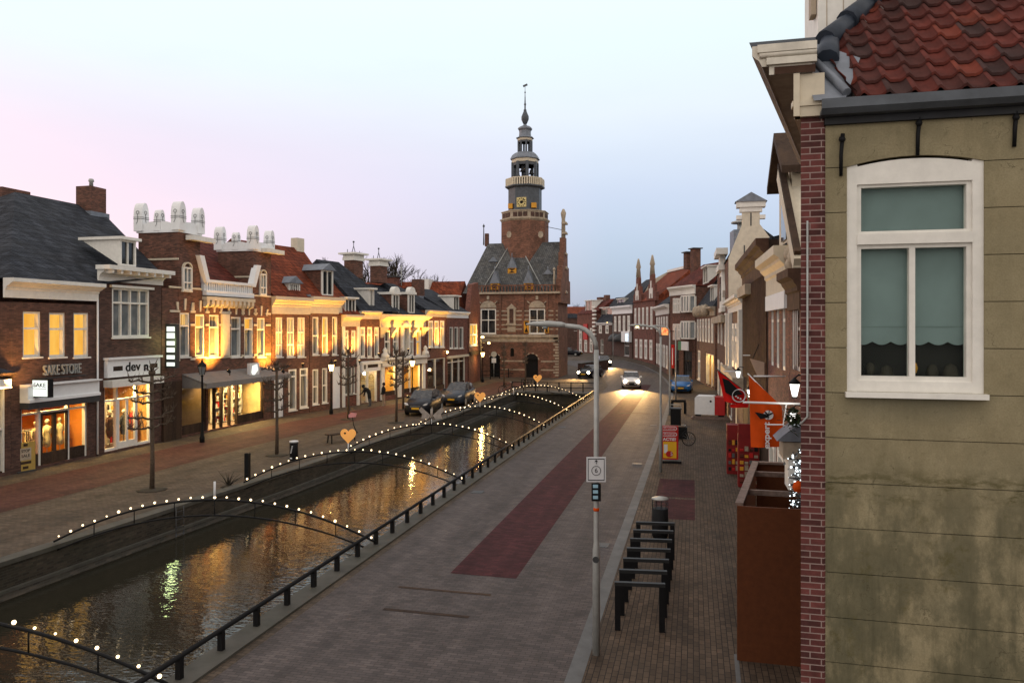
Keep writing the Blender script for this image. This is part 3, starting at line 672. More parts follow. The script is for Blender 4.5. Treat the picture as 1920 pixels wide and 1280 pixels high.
        if depth:
            q=MB(); a,c=x0-.25,x1+.25; D=.22+depth
            q.add([(a,.22,z0-.02),(c,.22,z0-.02),(c,D,z0-.02),(a,D,z0-.02)],[(0,1,2,3)],1)
            q.add([(a,.22,z1+.05),(c,.22,z1+.05),(c,D,z1+.05),(a,D,z1+.05)],[(3,2,1,0)],0)
            q.add([(a,D,z0-.02),(c,D,z0-.02),(c,D,z1+.05),(a,D,z1+.05)],[(0,1,2,3)],0)
            q.add([(a,.22,z0-.02),(a,D,z0-.02),(a,D,z1+.05),(a,.22,z1+.05)],[(0,1,2,3)],0)
            q.add([(c,.22,z0-.02),(c,D,z0-.02),(c,D,z1+.05),(c,.22,z1+.05)],[(3,2,1,0)],0)
            q.build('shop_room',[wallm or M['plaster'],M['plank']],s.t,recalc=False)
            n=max(1,int((x1-x0)/2.2)); ceil=MB()
            for i in range(n):
                xc=x0+(x1-x0)*(i+.5)/n
                ceil.box(xc-.5,D*.28-.1,z1-.03,xc+.5,D*.28+.1,z1+.02)
                lamp('shop_light','AREA',(xc,D*.28,z1-.06),energy/n,col,s.t,1.2,(-.5,0,0),sy=.5)
            ceil.build('ceiling_light',em('ceiling_glow_%s'%s.t.name,col,5,mis=False),s.t)
        return o
def spot_up(loc,d,energy,label,col=(1,.46,.06),size=75,parent=None,rz=0):
    t=thing('floodlight',label,'floodlight',loc,rz,'floodlights on the house fronts')
    v=Vector(d).normalized()
    b=MB(); b.tube([-v*.02,v*.16],[.07,.11],8); b.build('housing',M['black'],t)
    MB().tube([v*.165,v*.17],[.09,.09],8).build('lens',em('flood_lens',(1,.6,.2),6,mis=False) if 'flood_lens' not in bpy.data.materials else bpy.data.materials['flood_lens'],t)
    MB().bar((0,0,0),(0,0,-.18),.04,.04).build('bracket',M['black'],t)
    l=lamp('flood_lamp','SPOT',v*.2,energy,col,t,.06,spot=R(size),blend=.9); aim(l,d)
    return t
# ------------------------------------------------------------------ left row
LP=[(-26.9,10),(-26.8,44),(-24.9,53),(-23.3,62),(-22.5,78)]
def lh(name,label,a,c,**k): return House(name,label,online(a,LP),online(c,LP),**k)
# B0: end of the neighbouring shop at the picture edge
h=House('shop_house','dark glazed shop with white posts at the very edge of the row',(-26.75,14),online(21,LP)); L=h.L
h.shop((L-5.2,.15,L-.25,3.55),posts=(L-2.7,),trans=1.9,depth=2.0,energy=3,bottom=.05)
h.wall(4.15,8,M['brick_dark']); h.roof('ridge',6.0,'slate',ze=4.15,hipr=3); h.cornice(3.75,4.15,.3,'dark_wood')
h.win((L-4.2,4.4,L-3,5.5),cut=False) if False else None
g=thing('shop_lamp','bright warm lit fascia lamp box at the picture edge above a dark glazed shop','lamp',(*h.wp(L-.9,-.25),3.62),h.a)
MB().box(-1.4,-.2,0,.5,.18,.28).build('box',M['white'],g); MB().box(-1.4,-.21,-.06,.5,-.0,-.005).build('glow',M['lampglow'],g)
l=lamp('box_lamp','SPOT',(.2,-.5,.1),420,(1,.5,.13),g,.1,spot=R(110),blend=.8); aim(l,(.9,.55,.9))
# B1 Sake store
h1=h=lh('shop_house','dark brick shop with three amber lit upper windows and raised metal store lettering',21,182)
for a,c in ((43,77),(92,123),(138,167)): h.win(h.rc(a,584 if a<90 else 586,c,669),'lit',fw=.09,rail=(.63,),dp=.2,rec=.16)
r=h.rc(40,742,164,868); x0,x1=r[0],r[2]; zt=r[3]
orange_wall=pm('orange_shop_wall',(.75,.28,.04),.8,.12,1.5)
p1,p2=h.X(76),h.X(130)
h.shop((x0,.12,x1,zt-.1),posts=(p1,p2),trans=2.35,wallm=orange_wall,energy=210,col=(1,.62,.2),bottom=.5,door=(1,))
d=MB(); d.box(p1+.05,.02,.14,p1+.13,.12,2.3); d.box(p2-.13,.02,.14,p2-.05,.12,2.3); d.box((p1+p2)/2-.08,.02,.14,(p1+p2)/2+.08,.12,2.3); d.box(p1+.13,.03,.14,p2-.13,.11,.62); d.box(p1+.13,.02,2.2,p2-.13,.12,2.3); d.build('door',M['dark_wood'],h.t)
ze=h.Z(18,560); h.wall(7.0,10,M['brick_dark']); 
zc0,zc1=h.Z(100,557),h.Z(100,527); h.cornice(zc0-.1,zc1,.5,x0=-.35,x1=h.L+.02)
za,zb=h.Z(100,748),h.Z(100,716)
b=MB(); b.ext([(0,za),(-.5,za),(-.5,za+.12),(-.42,za+.14),(-.42,zb-.08),(-.6,zb-.05),(-.6,zb),(0,zb)],'x',h.X(37),h.X(172)); b.build('fascia_board',M['white_cool'],h.t)
h.band(h.X(37),za-.28,h.X(172),za-.01,.45,'darkgrey','shutter_box')
g=thing('store_sign','raised grey metal letters of the sake store on dark brick','sign',(*h.wp(h.X(114),0),h.Z(114,693)),h.a)
text('SAKE STORE',.62,g,(0,-.10,0),M['grey'],ex=.05,width=h.X(148)-h.X(78),sx=1)
MB().box(-1.35,-.05,-.33,1.35,-.005,-.29).build('rail',M['darkgrey'],g)
xs=h.X(48); g=thing('box_sign','small white lit box sign reading SAKE beside the white fascia','sign',(*h.wp(h.X(52),-.75),h.Z(50,727)),h.a)
MB().box(-.12,-.42,-.38,.12,.42,.38).build('case',M['black'],g)
MB().box(-.135,-.37,-.33,-.121,.37,.33).build('lit_face',M['whiteglow'],g)
text('SAKE',.24,g,(-.14,0,.13),M['black'],rot=(R(90),0,R(-90)),width=.6); MB().box(-.139,-.33,-.02,-.136,.33,-.0).build('rule',M['black'],g)
rd=7.2
zr=h.Z(100,374,rd)
hxr=h.X(190,rd)
# the two first houses share one big dark hipped roof; it is built on the first
b=MB(); xe=h.X(306,0); a0=h.X(28,rd); ye=-.25
v=[(-.3,ye,zc1),(h.L,ye,zc1),(a0,rd,zr),(hxr-.2,rd,zr),(xe,ye+.1,h.Z(306,520)),(xe,14.5,zc1),(-.3,14.5,zc1)]
b.add(v,[(0,1,4,3,2),(4,5,3),(5,6,2,3),(6,0,2)]); b.build('roof',M['slate'],h.t)
h.chimney(h.X(171,rd-.4),rd-.4,zr-.7,h.Z(171,352,rd-.4),1.15,1.0,'brick_brown','flash',pot=True)
h.chimney(h.X(14,rd+1.5),rd+1.5,zr-2.2,h.Z(14,356,rd+1.5),1.7,1.2,'brick_brown','flash')
b=MB(); hn=House('house','steep orange tiled roof of the house behind the dark hipped roof',h.wp(-16,5.5),h.wp(h.X(22,5.5)-1.2,5.5)); hn.wall(7,9,M['brick_brown']); hn.roof('ridge',zr-.5,'redtile',rd=5)
# B2 dev n
h2=h=lh('shop_house','narrow brick shop with a white bracketed cornice and a small gabled dormer',183,303)
r=h.rc(210,541,280,632); h.win(r,'greypane',rail=(.70,),mull=3,fw=.10,dp=.16,panes2=(.68,'greypane')); h.band(r[0]-.15,r[3],r[2]+.2,r[3]+.12,.14,'white','lintel')
r=h.rc(196,712,284,845); x0,x1=r[0],r[2]
h.shop((x0,.1,x1,r[3]),posts=(h.X(221),h.X(258)),trans=h.Z(240,747),wallm=pm('warm_shop_wall',(.55,.3,.1),.8,.35,3),energy=420,col=(1,.66,.25),bottom=.12,door=(1,),botm='white')
pa,pb_=h.X(221),h.X(258); zt_=h.Z(240,747)
d=MB(); pmid=(pa+pb_)/2
for q in (pa+.08,pmid,pb_-.08): d.box(q-.055,.03,.12,q+.055,.12,zt_-.05)
d.box(pa+.1,.04,.12,pb_-.1,.11,.45); d.build('door',M['white'],h.t)
z1b=h.Z(235,528); h.wall(z1b,10,M['brick_dark']); zc=h.Z(235,500)
h.cornice(z1b-.05,zc-.25,.35,x0=.0); 
b=MB(); b.box(-.1,-.75,zc-.25,h.L+.1,.02,zc-.05)
for i in range(8): b.box(.15+i*(h.L-.4)/7,-.68,zc-.42,.27+i*(h.L-.4)/7,-.02,zc-.25)
b.build('bracketed_eaves',M['white'],h.t)
h.dormer(h.X(233),h.X(262),.25,h.Z(248,500,.25),h.Z(248,452,.25),2.2,mull=1,kind='flat',roof='white')
za,zb=h.Z(245,704),h.Z(245,672); g=thing('shop_sign','white fascia sign with black letters and two dark plates','sign',(*h.wp((h.X(195)+h.X(294))/2,-.1),(za+zb)/2),h.a)
wd=(h.X(294)-h.X(195))/2; hh_=(zb-za)/2
MB().box(-wd,-.1,-hh_,wd,.1,hh_).box(-wd-.06,-.22,hh_,wd+.06,.1,hh_+.1).build('board',M['white_cool'],g)
text('dev',.62,g,(-.15,-.11,.02),M['black'],ex=.01,width=1.0,bold=.01); text('n',.62,g,(.75,-.11,-.02),M['black'],ex=.01,width=.3,bold=.02)
MB().box(-wd+.35,-.108,-.12,-.82,-.1,.1).box(1.05,-.108,-.1,wd-.2,-.1,.12).build('dark_plate',M['dark_wood'],g)
h.band(h.X(194),za-.45,h.X(292),za-.12,.5,'white','awning_box')
MB().tube([(-.06,-.06,.1),(-.06,-.06,zc1-.7)],.045,6).build('downpipe',M['white_cool'],h.t)
# B3 big brick house with finials
h3=h=lh('shop_house','tall brick shop house with two gable blocks crowned by white finials',304,509)
for (a,c,t_) in ((337,356,586),(366,384,589),(392,411,590),(433,452,594),(458,475,595),(482,497,596)):
    lit='litcurtain' if a in (366,458,482,337) else 'curtain'
    r=h.rc(a,t_,c,669); h.win(r,lit if a not in(366,458) else 'lit',rail=(.70,),fw=.10,dp=.2,rec=.14,panes2=(.7,'greypane'))
zb1=h.Z(400,588); zb2=h.Z(400,668); zm=h.Z(400,611)
xa3,xb3=h.X(318),h.X(507)
for z in (zb1+.02,zm,zb2-.13):
    prev=xa3
    segs=[o for o in h.ops if o[2]-o[0]<2]; segs.sort()
    for o in segs+[(xb3,0,xb3+1,0)]:
        if o[0]-prev>.12: h.band(prev,z,o[0]-.02,z+.12,.05,'cream','stone_band')
        prev=o[2]+.02
for o in [o for o in h.ops]:
    for k,dz in ((-.6,.42),(0,.62),(.6,.42)):
        xm=(o[0]+o[2])/2+k*(o[2]-o[0]); MB().ext([(xm-.06+k*.12-.02,o[3]+.14),(xm+.06+k*.12-.02,o[3]+.14),(xm+.10+k*.25,o[3]+.14+dz),(xm-.04+k*.25-.04,o[3]+.14+dz)],'y',-.05,.01).build('voussoir',M['cream'],h.t)
h.band(h.X(414),zb2,h.X(428),zb1,.12,'cream','pilaster')
# shop front
r=h.rc(338,742,500,830); xl_=h.X(338); xd0,xd1=h.X(392),h.X(446)
ztop3=h.Z(470,722); ztl=2.75
shelfw=pm('shop_cream_wall',(.62,.45,.22),.8,.2,2)
h.shop((h.X(341),.1,h.X(388),ztl),posts=(),wallm=M['dark_wood'],energy=22,bottom=.5,fm='dark_wood',depth=1.4)
h.shop((h.X(390),.1,h.X(495),ztl),posts=(h.X(405),h.X(418),h.X(433),h.X(447)),wallm=shelfw,energy=900,col=(1,.66,.26),bottom=.5,fm='dark_wood',door=(0,1,2,3))
zh=10.3
h.wall(h.Z(420,548),11,M['brick_brown'])
z_e=h.Z(420,548)
# gable blocks
def block(x0,x1,zb,zt,label):
    b=MB(); b.box(x0,-.02,z_e-.6,x1,2.5,zb); o=b.build('gable_block',M['brick_brown'],h.t)
    c=MB(); c.box(x0-.07,-.09,zb,x1+.07,2.57,zb+.18)
    for ax,(p,q) in (('y',(x0,x1)),('x',(0,2.5))):
        n=10; w=(q-p)
        arc=[(p+w*.12,zb+.18),(q-w*.12,zb+.18)]+[(p+w*(.5+.38*math.cos(math.pi*i/n)),zb+.2+.42*math.sin(math.pi*i/n)**.5) for i in range(n+1)]
        for y in ((-.07,2.4) if ax=='y' else (x0-.05,x1-.1)): c.ext(arc,ax,y,y+.16)
    c.build('parapet',M['white_cool'],o)
    for (cx,cy,s) in ((x0+.1,0.05,1),(x1-.1,0.05,.94),(x0+.1,2.4,1),(x0+.1,1.25,.74)):
        f=MB(); w=.27*s; H=(zt-zb)*s
        f.box(cx-w,cy-w,zb+.1,cx+w,cy+w,zb+.1+H*.55)
        f.ext([(cx+w*math.cos(math.pi*i/10),zb+.1+H*.55+H*.45*math.sin(math.pi*i/10)) for i in range(11)],'y',cy-w,cy+w,0)
        fo=f.build('finial',M['white_cool'],o)
        k=MB(); zz=zb+.1+H*.42
        k.box(cx-w-.012,cy-w-.012,zz,cx+w+.012,cy+w+.012,zz+.022); k.box(cx-w-.012,cy-w-.012,zz+.09,cx+w+.012,cy+w+.012,zz+.108)
        ring=[(cx-w-.015,cy+.09*math.cos(a),zz+.36+.09*math.sin(a)) for a in [2*math.pi*i/10 for i in range(11)]]
        k.tube(ring,.012,4); k.tube([(cx-w-.015,cy,zz+.27),(cx-w-.015,cy,zz-.1),(cx-w-.015,cy+.08,zz-.25)],.012,4)
        ring=[(cx+.09*math.cos(a),cy-w-.015,zz+.36+.09*math.sin(a)) for a in [2*math.pi*i/10 for i in range(11)]]
        k.tube(ring,.012,4); k.tube([(cx,cy-w-.015,zz+.27),(cx,cy-w-.015,zz-.1),(cx+.08,cy-w-.015,zz-.25)],.012,4)
        k.build('ironwork',M['darkgrey'],fo)
    return o
bl1=(h.X(334),h.X(375)); bl2=(h.X(474),h.X(510)-.15)
zb=h.Z(340,436); block(bl1[0],bl1[1],zb,zb+1.55,'a'); zbb=h.Z(478,471); block(bl2[0],bl2[1],zbb,zbb+1.5,'b')
for (a,c,tp,bt) in ((340,357,489,545),(485,497,503,553)):
    r=h.rc(a,tp,c,bt); o=h.win((r[0],r[1],r[2],r[3]-.35),'greypane',rail=(.35,),mull=1,fw=.09,cut=False,rec=-.04,y=-.05,dp=.1)
    xm=(r[0]+r[2])/2; w=(r[2]-r[0])/2; b=MB(); n=10
    for i in range(n):
        a0_,a1_=math.pi*i/n,math.pi*(i+1)/n
        b.ext([(xm+w*math.cos(a0_),r[3]-.37+w*.8*math.sin(a0_)),(xm+w*math.cos(a1_),r[3]-.37+w*.8*math.sin(a1_)),(xm+.75*w*math.cos(a1_),r[3]-.37+.6*w*math.sin(a1_)),(xm+.75*w*math.cos(a0_),r[3]-.37+.6*w*math.sin(a0_))],'y',-.16,-.03)
    b.build('arch_hood',M['cream'],o)
for (a,py) in ((362,449),(500,472)):
    z=h.Z(a,py); x=h.X(a); MB().box(x-.75,-.55,z-.1,x+1.25,-.1,z+.16).build('beam_hood',M['white'],h.t)
for (a,c,py) in ((300,335,487),(312,380,543),(440,508,509),(478,510,555)):
    pass
zsb=h.Z(340,541); h.band(h.X(316),zsb,h.X(378),zsb+.1,.05,'cream','stone_band'); h.band(bl2[0]-.3,h.Z(485,556),bl2[1],h.Z(485,556)+.1,.05,'cream','stone_band')
b=MB()
for z in (h.Z(334,487),): 
    MB().box(bl1[0]-.05,-.03,z,bl1[0]+.02,2.5,z+.1).build('stone_string',M['cream'],h.t); MB().box(bl2[0]-.05,-.03,z-.5,bl2[0]+.02,2.5,z-.4).build('stone_string',M['cream'],h.t)
zrt=h.Z(420,458,4.5); h.roof('ridge',zrt,'darkred',rd=4.5,ze=z_e+.2,x0=bl1[1]-.1,y0=.1,back=11,hipl=max(.1,h.X(374,4.5)-bl1[1]+.1))
# balustraded parapet with its two leaning cheeks and the bracket frieze below
x0,x1=h.X(380),h.X(470); zp0,zp1=h.Z(425,556),h.Z(425,528)
b=MB(); b.box(x0,-.25,zp0,x1,.1,zp0+.28); b.box(x0-.05,-.32,zp1-.16,x1+.05,.12,zp1)
nb=22
for i in range(nb): b.box(x0+.1+i*(x1-x0-.3)/(nb-1),-.2,zp0+.28,x0+.2+i*(x1-x0-.3)/(nb-1),-.1,zp1-.16)
b.box(x0,-.1,zp0+.28,x1,.1,zp1-.16); b.build('balustrade',M['white_cool'],h.t)
b=MB(); b2_=MB(); b.ext([(x0-.05,zp1-.2),(x0+.3,zp1-.2),(x0-.25,zp1+1.3),(x0-.65,zp1+1.3)],'y',-.3,.1); b2_.ext([(x1+.1,zp1-.2),(x1-.25,zp1-.2),(x1+.3,zp1+1.2),(x1+.7,zp1+1.2)],'y',-.3,.1); b.build('scroll_cheek',M['white_cool'],h.t); b2_.build('scroll_cheek',M['white_cool'],h.t)
zf=h.Z(425,562); b=MB(); b.box(x0-.05,-.3,zf-.08,x1+.05,0,zf+.12)
for i in range(11):
    x=x0+.02+i*(x1-x0-.3)/10; b.ext([(-.28,zf-.08),(-.28,zf-.3),(-.2,zf-.45),(0,zf-.5),(0,zf-.08)],'x',x,x+.24)
b.build('bracket_frieze',M['cream'],h.t)
# awning over the shop
x0,x1=h.X(341),h.X(507); zt3=h.Z(420,694); zl3=2.95
aw=pm('awning_canvas',(.2,.185,.175),.85,.12,4,stain=.2)
t=thing('awning','long grey shop awning below the lit brick upper floor','awning',(*h.wp(x0,0),0),h.a)
W3=x1-x0; b=MB(); b.add([(0,-.02,zt3),(W3,-.02,zt3),(W3,-1.5,zl3),(0,-1.5,zl3),(0,-.02,zt3-.06),(W3,-.02,zt3-.06),(W3,-1.5,zl3-.06),(0,-1.5,zl3-.06)],[(0,1,2,3),(7,6,5,4),(0,3,7,4),(1,5,6,2)]); b.build('canvas',aw,t)
MB().box(0,-1.53,zl3-.28,W3,-1.505,zl3).build('valance',aw,t); b=MB(); b.add([(0,-.02,zt3-.08),(0,-1.49,zl3-.08),(0,-1.49,zl3-.27),(0,-.02,zl3-.27)],[(0,1,2,3)]); b.build('side_flap',aw,t)
g=thing('projecting_sign','square pale lit sign with a white mark standing on the grey awning','sign',(*h.wp(h.X(449),-.95),h.Z(449,697,-.95)),h.a)
MB().box(-.5,-.09,-.45,.5,.09,.45).build('case',M['signwhite'],g); b=MB(); b.ext([(-.25,.3),(.25,.38),(.35,.0),(.1,-.15),(-.1,-.4),(-.35,-.1)],'y',-.105,-.095); b.build('lit_mark',M['whiteglow'],g)
MB().bar((0,0,-.45),(0,0,-.8),.06,.06).build('bracket',M['darkgrey'],g)
for (px,lab) in ((398,'small black floodlight on the awning aimed at the first window pair'),(502,'small black floodlight on the awning end aimed at the last windows')):
    x=h.X(px); p=h.wp(x-.3,-1.35); spot_up((p[0],p[1],h.Z(px,700,-1.0)+.0),(h.n[0]*.75,h.n[1]*.75,.8),2300,lab,size=100)
b=MB(); hs_=h.X(312); g=thing('vertical_sign','tall narrow white lit vertical sign at the corner of the brick shop','sign',(*h.wp(.35,-.35),h.Z(317,648)),h.a)
MB().box(-.13,-.32,-1.15,.13,.32,1.15).build('case',M['darkgrey'],g)
b=MB()
for i,hh0 in enumerate((.32,.36,.28,.3,.26,.24)):
    b.box(-.15,-.24,.75-i*.36,-.131,.24,.75-i*.36+hh0*.8)
b.build('lit_letter',M['whiteglow'],g); lamp('sign_lamp','POINT',(-.5,-.3,.2),22,(.8,1,.35),g,.2)
x=h.X(318); b=MB(); b.box(-.02,-.12,0,h.X(338)-.05,-.005,3.1); b.build('dark_pier',M['dark_wood'],h.t)
# B4, B5
h4=h=lh('house','brick house with broad cream cornice and white louvred dormer next to the finial blocks',510,580)
for i,(a,c) in enumerate(((517,530),(538,552),(558,572))): h.win(h.rc(a,595,c,669),('curtain','lit','litcurtain')[i],rail=(.3,.62),mull=1,fw=.10,dp=.18,rec=.13)
r=h.rc(541,692,560,772); h.win(h.rc(541,692,556,769),'curtain',rail=(.82,),fw=.12,dp=.18); h.win(h.rc(562,690,577,764),'curtain',rail=(.82,),fw=.12,dp=.18)
r=h.rc(514,690,532,788); h.ops.append(r); MB().box(r[0],.05,r[1],r[0]+.35,.2,r[3]).box(r[0]+.5,.06,r[1],r[2],.2,r[3]).build('door',M['white_cool'],h.t); MB().box(r[0]+.35,.15,r[1],r[0]+.5,.2,r[3]).build('door_gap',M['black'],h.t)
zc0,zc1=h.Z(545,589),h.Z(545,557); h.wall(zc1-.05,9,M['brick_brown']); h.cornice(zc0,zc1,.4,'cream')
rd4=3.6; zr=h.Z(545,463,rd4); h.roof('ridge',zr,'redtile',rd=rd4,ze=zc1,x1=h.L+2.9,hipr=h.L+2.9-h.X(566,rd4),mat2='slate')
h.dormer(h.X(541,.3),h.X(562,.3),.3,h.Z(550,556,.3),h.Z(550,531,.3),1.5,mull=4,kind='gable',roof='lead')
h.chimney(h.X(558,rd4),rd4,zr-.3,h.Z(558,447,rd4),.8,.6,'plaster')
MB().ext([(h.L-.3,zc1+.1),(h.L+.05,zc1+.1),(h.L+.05,zc1+.25),(h.L-.3,zc1+.25)],'y',-.1,.3).build('verge_stop',M['lead'],h.t)
h5=h=lh('house','brick house with tall brick-cheeked dormer on its cream cornice',581,640)
for i,(a,c) in enumerate(((586,598),(604,615),(623,633))): h.win(h.rc(a,594,c,665),('curtain','lit','curtain')[i],rail=(.5,),fw=.11,dp=.18,rec=.13)
h.win(h.rc(586,692,597,758),'curtain',rail=(.5,),fw=.1,dp=.16); h.win(h.rc(604,690,614,755),'curtain',rail=(.5,),fw=.1,dp=.16)
r=h.rc(624,687,638,766); h.ops.append(r); MB().box(r[0],.03,r[1],r[2],.12,r[3]).build('door',M['white_cool'],h.t)
zc0,zc1=h.Z(610,588),h.Z(610,557); h.wall(zc1-.05,9,M['brick_brown']); h.cornice(zc0,zc1,.4,'cream')
rd5=3.4; zr5=h.Z(600,462,3.4); h.roof('ridge',zr-3.0,'redtile',rd=3.0,ze=zc1-.02,x0=.6)
h.dormer(h.X(604,.1),h.X(624,.1),.1,h.Z(614,554,.1),h.Z(614,507,.1),2.6,mull=1,kind='gable',roof='lead',cheek='brick_brown')
# B6 narrow white framed
h6=h=lh('house','narrow house framed by white pilasters under an ornate cream signboard',641,673)
for i,(a,c) in enumerate(((646,654),(659,667))): h.win(h.rc(a,619,c,668),('lit','lit')[i],rail=(.72,),fw=.13,dp=.2,rec=.13)
h.band(.0,0,.28,h.Z(657,612),.1,'white','pilaster'); h.band(h.L-.3,0,h.L-.02,h.Z(657,612),.1,'white','pilaster')
r=h.rc(645,700,670,772); h.win((.4,.9,1.3,3.0),'curtain'); h.win((h.L-1.3,.9,h.L-.4,3.0),'curtain')
zc0,zc1=h.Z(657,612),h.Z(657,590); h.wall(zc1,9,M['brick_red']); h.cornice(zc0,zc1,.45,'cream')
h.roof('ridge',h.Z(657,503,3.9),'redtile',rd=3.9,ze=zc1,x0=-.4,x1=h.L+.5,back=8); h.dormer(.5,h.L-.3,.1,zc1+.1,h.Z(650,560,.1),1.8,mull=2,roof='white')
h.chimney(h.X(663,3.8),3.8,h.Z(663,510,3.8)-.5,h.Z(663,478,3.8),1.25,1.0,'brick_brown','white')
h6b=h
# B7 shop with door
h7=h=lh('shop_house','brick shop with an open warm lit doorway under a small white name board',674,712)
for i,(a,c) in enumerate(((675.5,685),(689,698),(702,711))): h.win(h.rc(a,613,c,670),('litcurtain','lit','litcurtain')[i],rail=(.74,),fw=.14,dp=.2,rec=.13,panes2=(.76,'glass'))
r=h.rc(675,702,709,760); h.shop((.15,.05,h.L-.3,3.05),posts=(1.2,),depth=3.0,wallm=pm('cream_lit_wall',(.75,.58,.3),.8,.1,2),energy=170,col=(1,.72,.36),bottom=.02,trans=None)
zc0,zc1=h.Z(693,598),h.Z(693,583); h.wall(zc1,9,M['brick_brown']); h.cornice(zc0,zc1,.3,'cream')
rr=h.roof('ridge',h.Z(680,497,4.0),'slate',rd=4.0,ze=zc1,x0=-.1,x1=h.L+3,hipr=3.0,name='roof')
h.chimney(h.X(710,4.4),4.4,h.Z(710,520,4.4)-.5,h.Z(710,489,4.4),1.25,1.0,'brick_brown','white')
h.dormer(h.X(692,.3),h.X(701,.3),.3,h.Z(697,575,.3),h.Z(697,543,.3),1.3,mull=2,roof='white')
g=thing('shop_sign','small white name board with dark print above the warm lit doorway','sign',(*h.wp(h.L/2-.1,-.12),h.Z(692,686)),h.a)
MB().box(-h.L/2+.15,-.1,-.4,h.L/2-.1,.1,.4).build('board',M['signwhite'],g); MB().box(-.5,-.105,-.12,.9,-.101,.18).build('print',M['dark_wood'],g); MB().box(-1.0,-.105,-.2,-.75,-.101,.2).build('emblem',M['darkgrey'],g)
h.band(0,3.05,h.L,3.25,.3,'white','shop_lintel')
# B8 ornate white
h8=h=lh('shop_house','ornate house with glowing cream cornice and white rounded shop front at the car',713,797)
for i,(a,c) in enumerate(((721,732),(737,748),(767,776),(780,790))): h.win(h.rc(a,619,c,667),('curtain','lit','litcurtain','lit')[i] if 0 else ('glass','greypane','glass','lit')[i],rail=(.55,),fw=.15,dp=.2,rec=.13)
o=h.win(h.rc(754,617,763,666),'greypane',rail=(),fw=.1,dp=.15)
r=h.rc(751,608,766,668); b=MB(); b.box(r[0],-.2,r[1],r[0]+.3,0,r[3]-.1); b.box(r[2]-.3,-.2,r[1],r[2],0,r[3]-.1); b.lathe([(.0,-.2),(.55,-.1),(.35,.25),(.1,.5)],((r[0]+r[2])/2,-.1,r[3]-.1),10); b.build('door_surround',M['white'],h.t)
zc0,zc1=h.Z(755,621),h.Z(755,590); 
r1=(h.X(720),.35,h.X(743),h.Z(730,686)); r2=(h.X(757),.35,h.X(789),h.Z(770,684))
warmw=pm('amber_shop_wall',(.7,.42,.12),.8,.25,2)
h.shop(r1,depth=2.2,wallm=warmw,energy=150,col=(1,.65,.22),bottom=.35); h.shop(r2,posts=(h.X(770),),depth=2.2,wallm=warmw,energy=210,col=(1,.66,.22),bottom=.35)
h.wall(zc1-.02,9.5,M['brick_red']); h.cornice(zc0+.35,zc1,.75,'cream')
for px in (716,735,775,793): MB().ext([(-.55,zc0+.35),(-.55,zc0+.2),(-.25,zc0-.1),(-.06,zc0-.5),(-.0,zc0-.5),(0,zc0+.35)],'x',h.X(px)-.2,h.X(px)+.15).build('console',M['cream'],h.t)
zs0,zs1=h.Z(755,684),h.Z(755,668); b=MB(); b.ext([(0,zs0),(-.25,zs0),(-.25,zs0+.4),(-.5,zs0+.55),(-.5,zs1),(0,zs1)],'x',-.02,h.L-.05)
for px in (717,793): b.lathe([(.35,0),(.3,.3),(.15,.45),(.22,.6),(.05,.85)],(h.X(px),-.25,zs1),10)
b.build('shop_cornice',M['white'],h.t)
for px in (716,748,793): h.band(h.X(px)-.25,.1,h.X(px)+.25,zs0,.12,'white','pilaster')
h.roof('ridge',h.Z(750,538,4.5),'slate',rd=4.5,ze=zc1)
for a,c in ((736,748),(766,777)): h.dormer(h.X(a,.15),h.X(c,.15),.15,h.Z((a+c)/2,587,.15),h.Z((a+c)/2,552,.15),2.6,mull=1,kind='round',roof='white',cheek='brick_brown')
h.chimney(h.X(784,3.4),3.4,h.Z(784,545,3.4)-.8,h.Z(784,524,3.4),1.1,.8,'brick_brown','flash')
# B9, B10
h9=h=lh('house','plain brick house with three bright yellow windows in white frames',798,836)
for i,(a,c) in enumerate(((803,812),(814.5,822.5),(825,833))): h.win(h.rc(a,601,c,651),('litcurtain','lit','litcurtain')[i],rail=(.72,),fw=.16,dp=.2,rec=.1)
zc0,zc1=h.Z(815,594),h.Z(815,582)
h.shop((.4,.1,h.L-.1,h.Z(815,672)),posts=(h.L/2,),depth=1.5,wallm=M['brown_wood'],energy=4,bottom=.4)
h.wall(zc1,9,M['brick_red']); h.cornice(zc0,zc1,.3,'cream'); h.roof('ridge',h.Z(800,540,4),'slate',rd=4,ze=zc1,hipr=3.0)
h10=h=lh('house','reddish brick house with three narrow dark windows and a pale gutter board',837,877)
for i,(a,c) in enumerate(((843,850),(852,859.5),(861.5,869))): h.win(h.rc(a,613,c,653),'glass',rail=(),fw=.1,dp=.16)
zc0,zc1=h.Z(855,596),h.Z(855,584)
h.shop((.3,.1,h.L-.7,h.Z(855,670)),posts=(h.L*.3,h.L*.6),depth=1.5,wallm=M['dark_wood'],energy=2.5,bottom=.4,trans=2.5); h.band(.1,h.Z(855,670),h.L-.1,h.Z(855,666),.2,'cream','shop_lintel')
h.wall(zc1,9,M['brick_red']); h.cornice(zc0,zc1,.3,'white_cool'); h.roof('ridge',h.Z(850,548,4),'slate',rd=4,ze=zc1); h.dormer(h.L*.4,h.L*.65,.2,zc1+.1,zc1+1.5,1.5,roof='white')
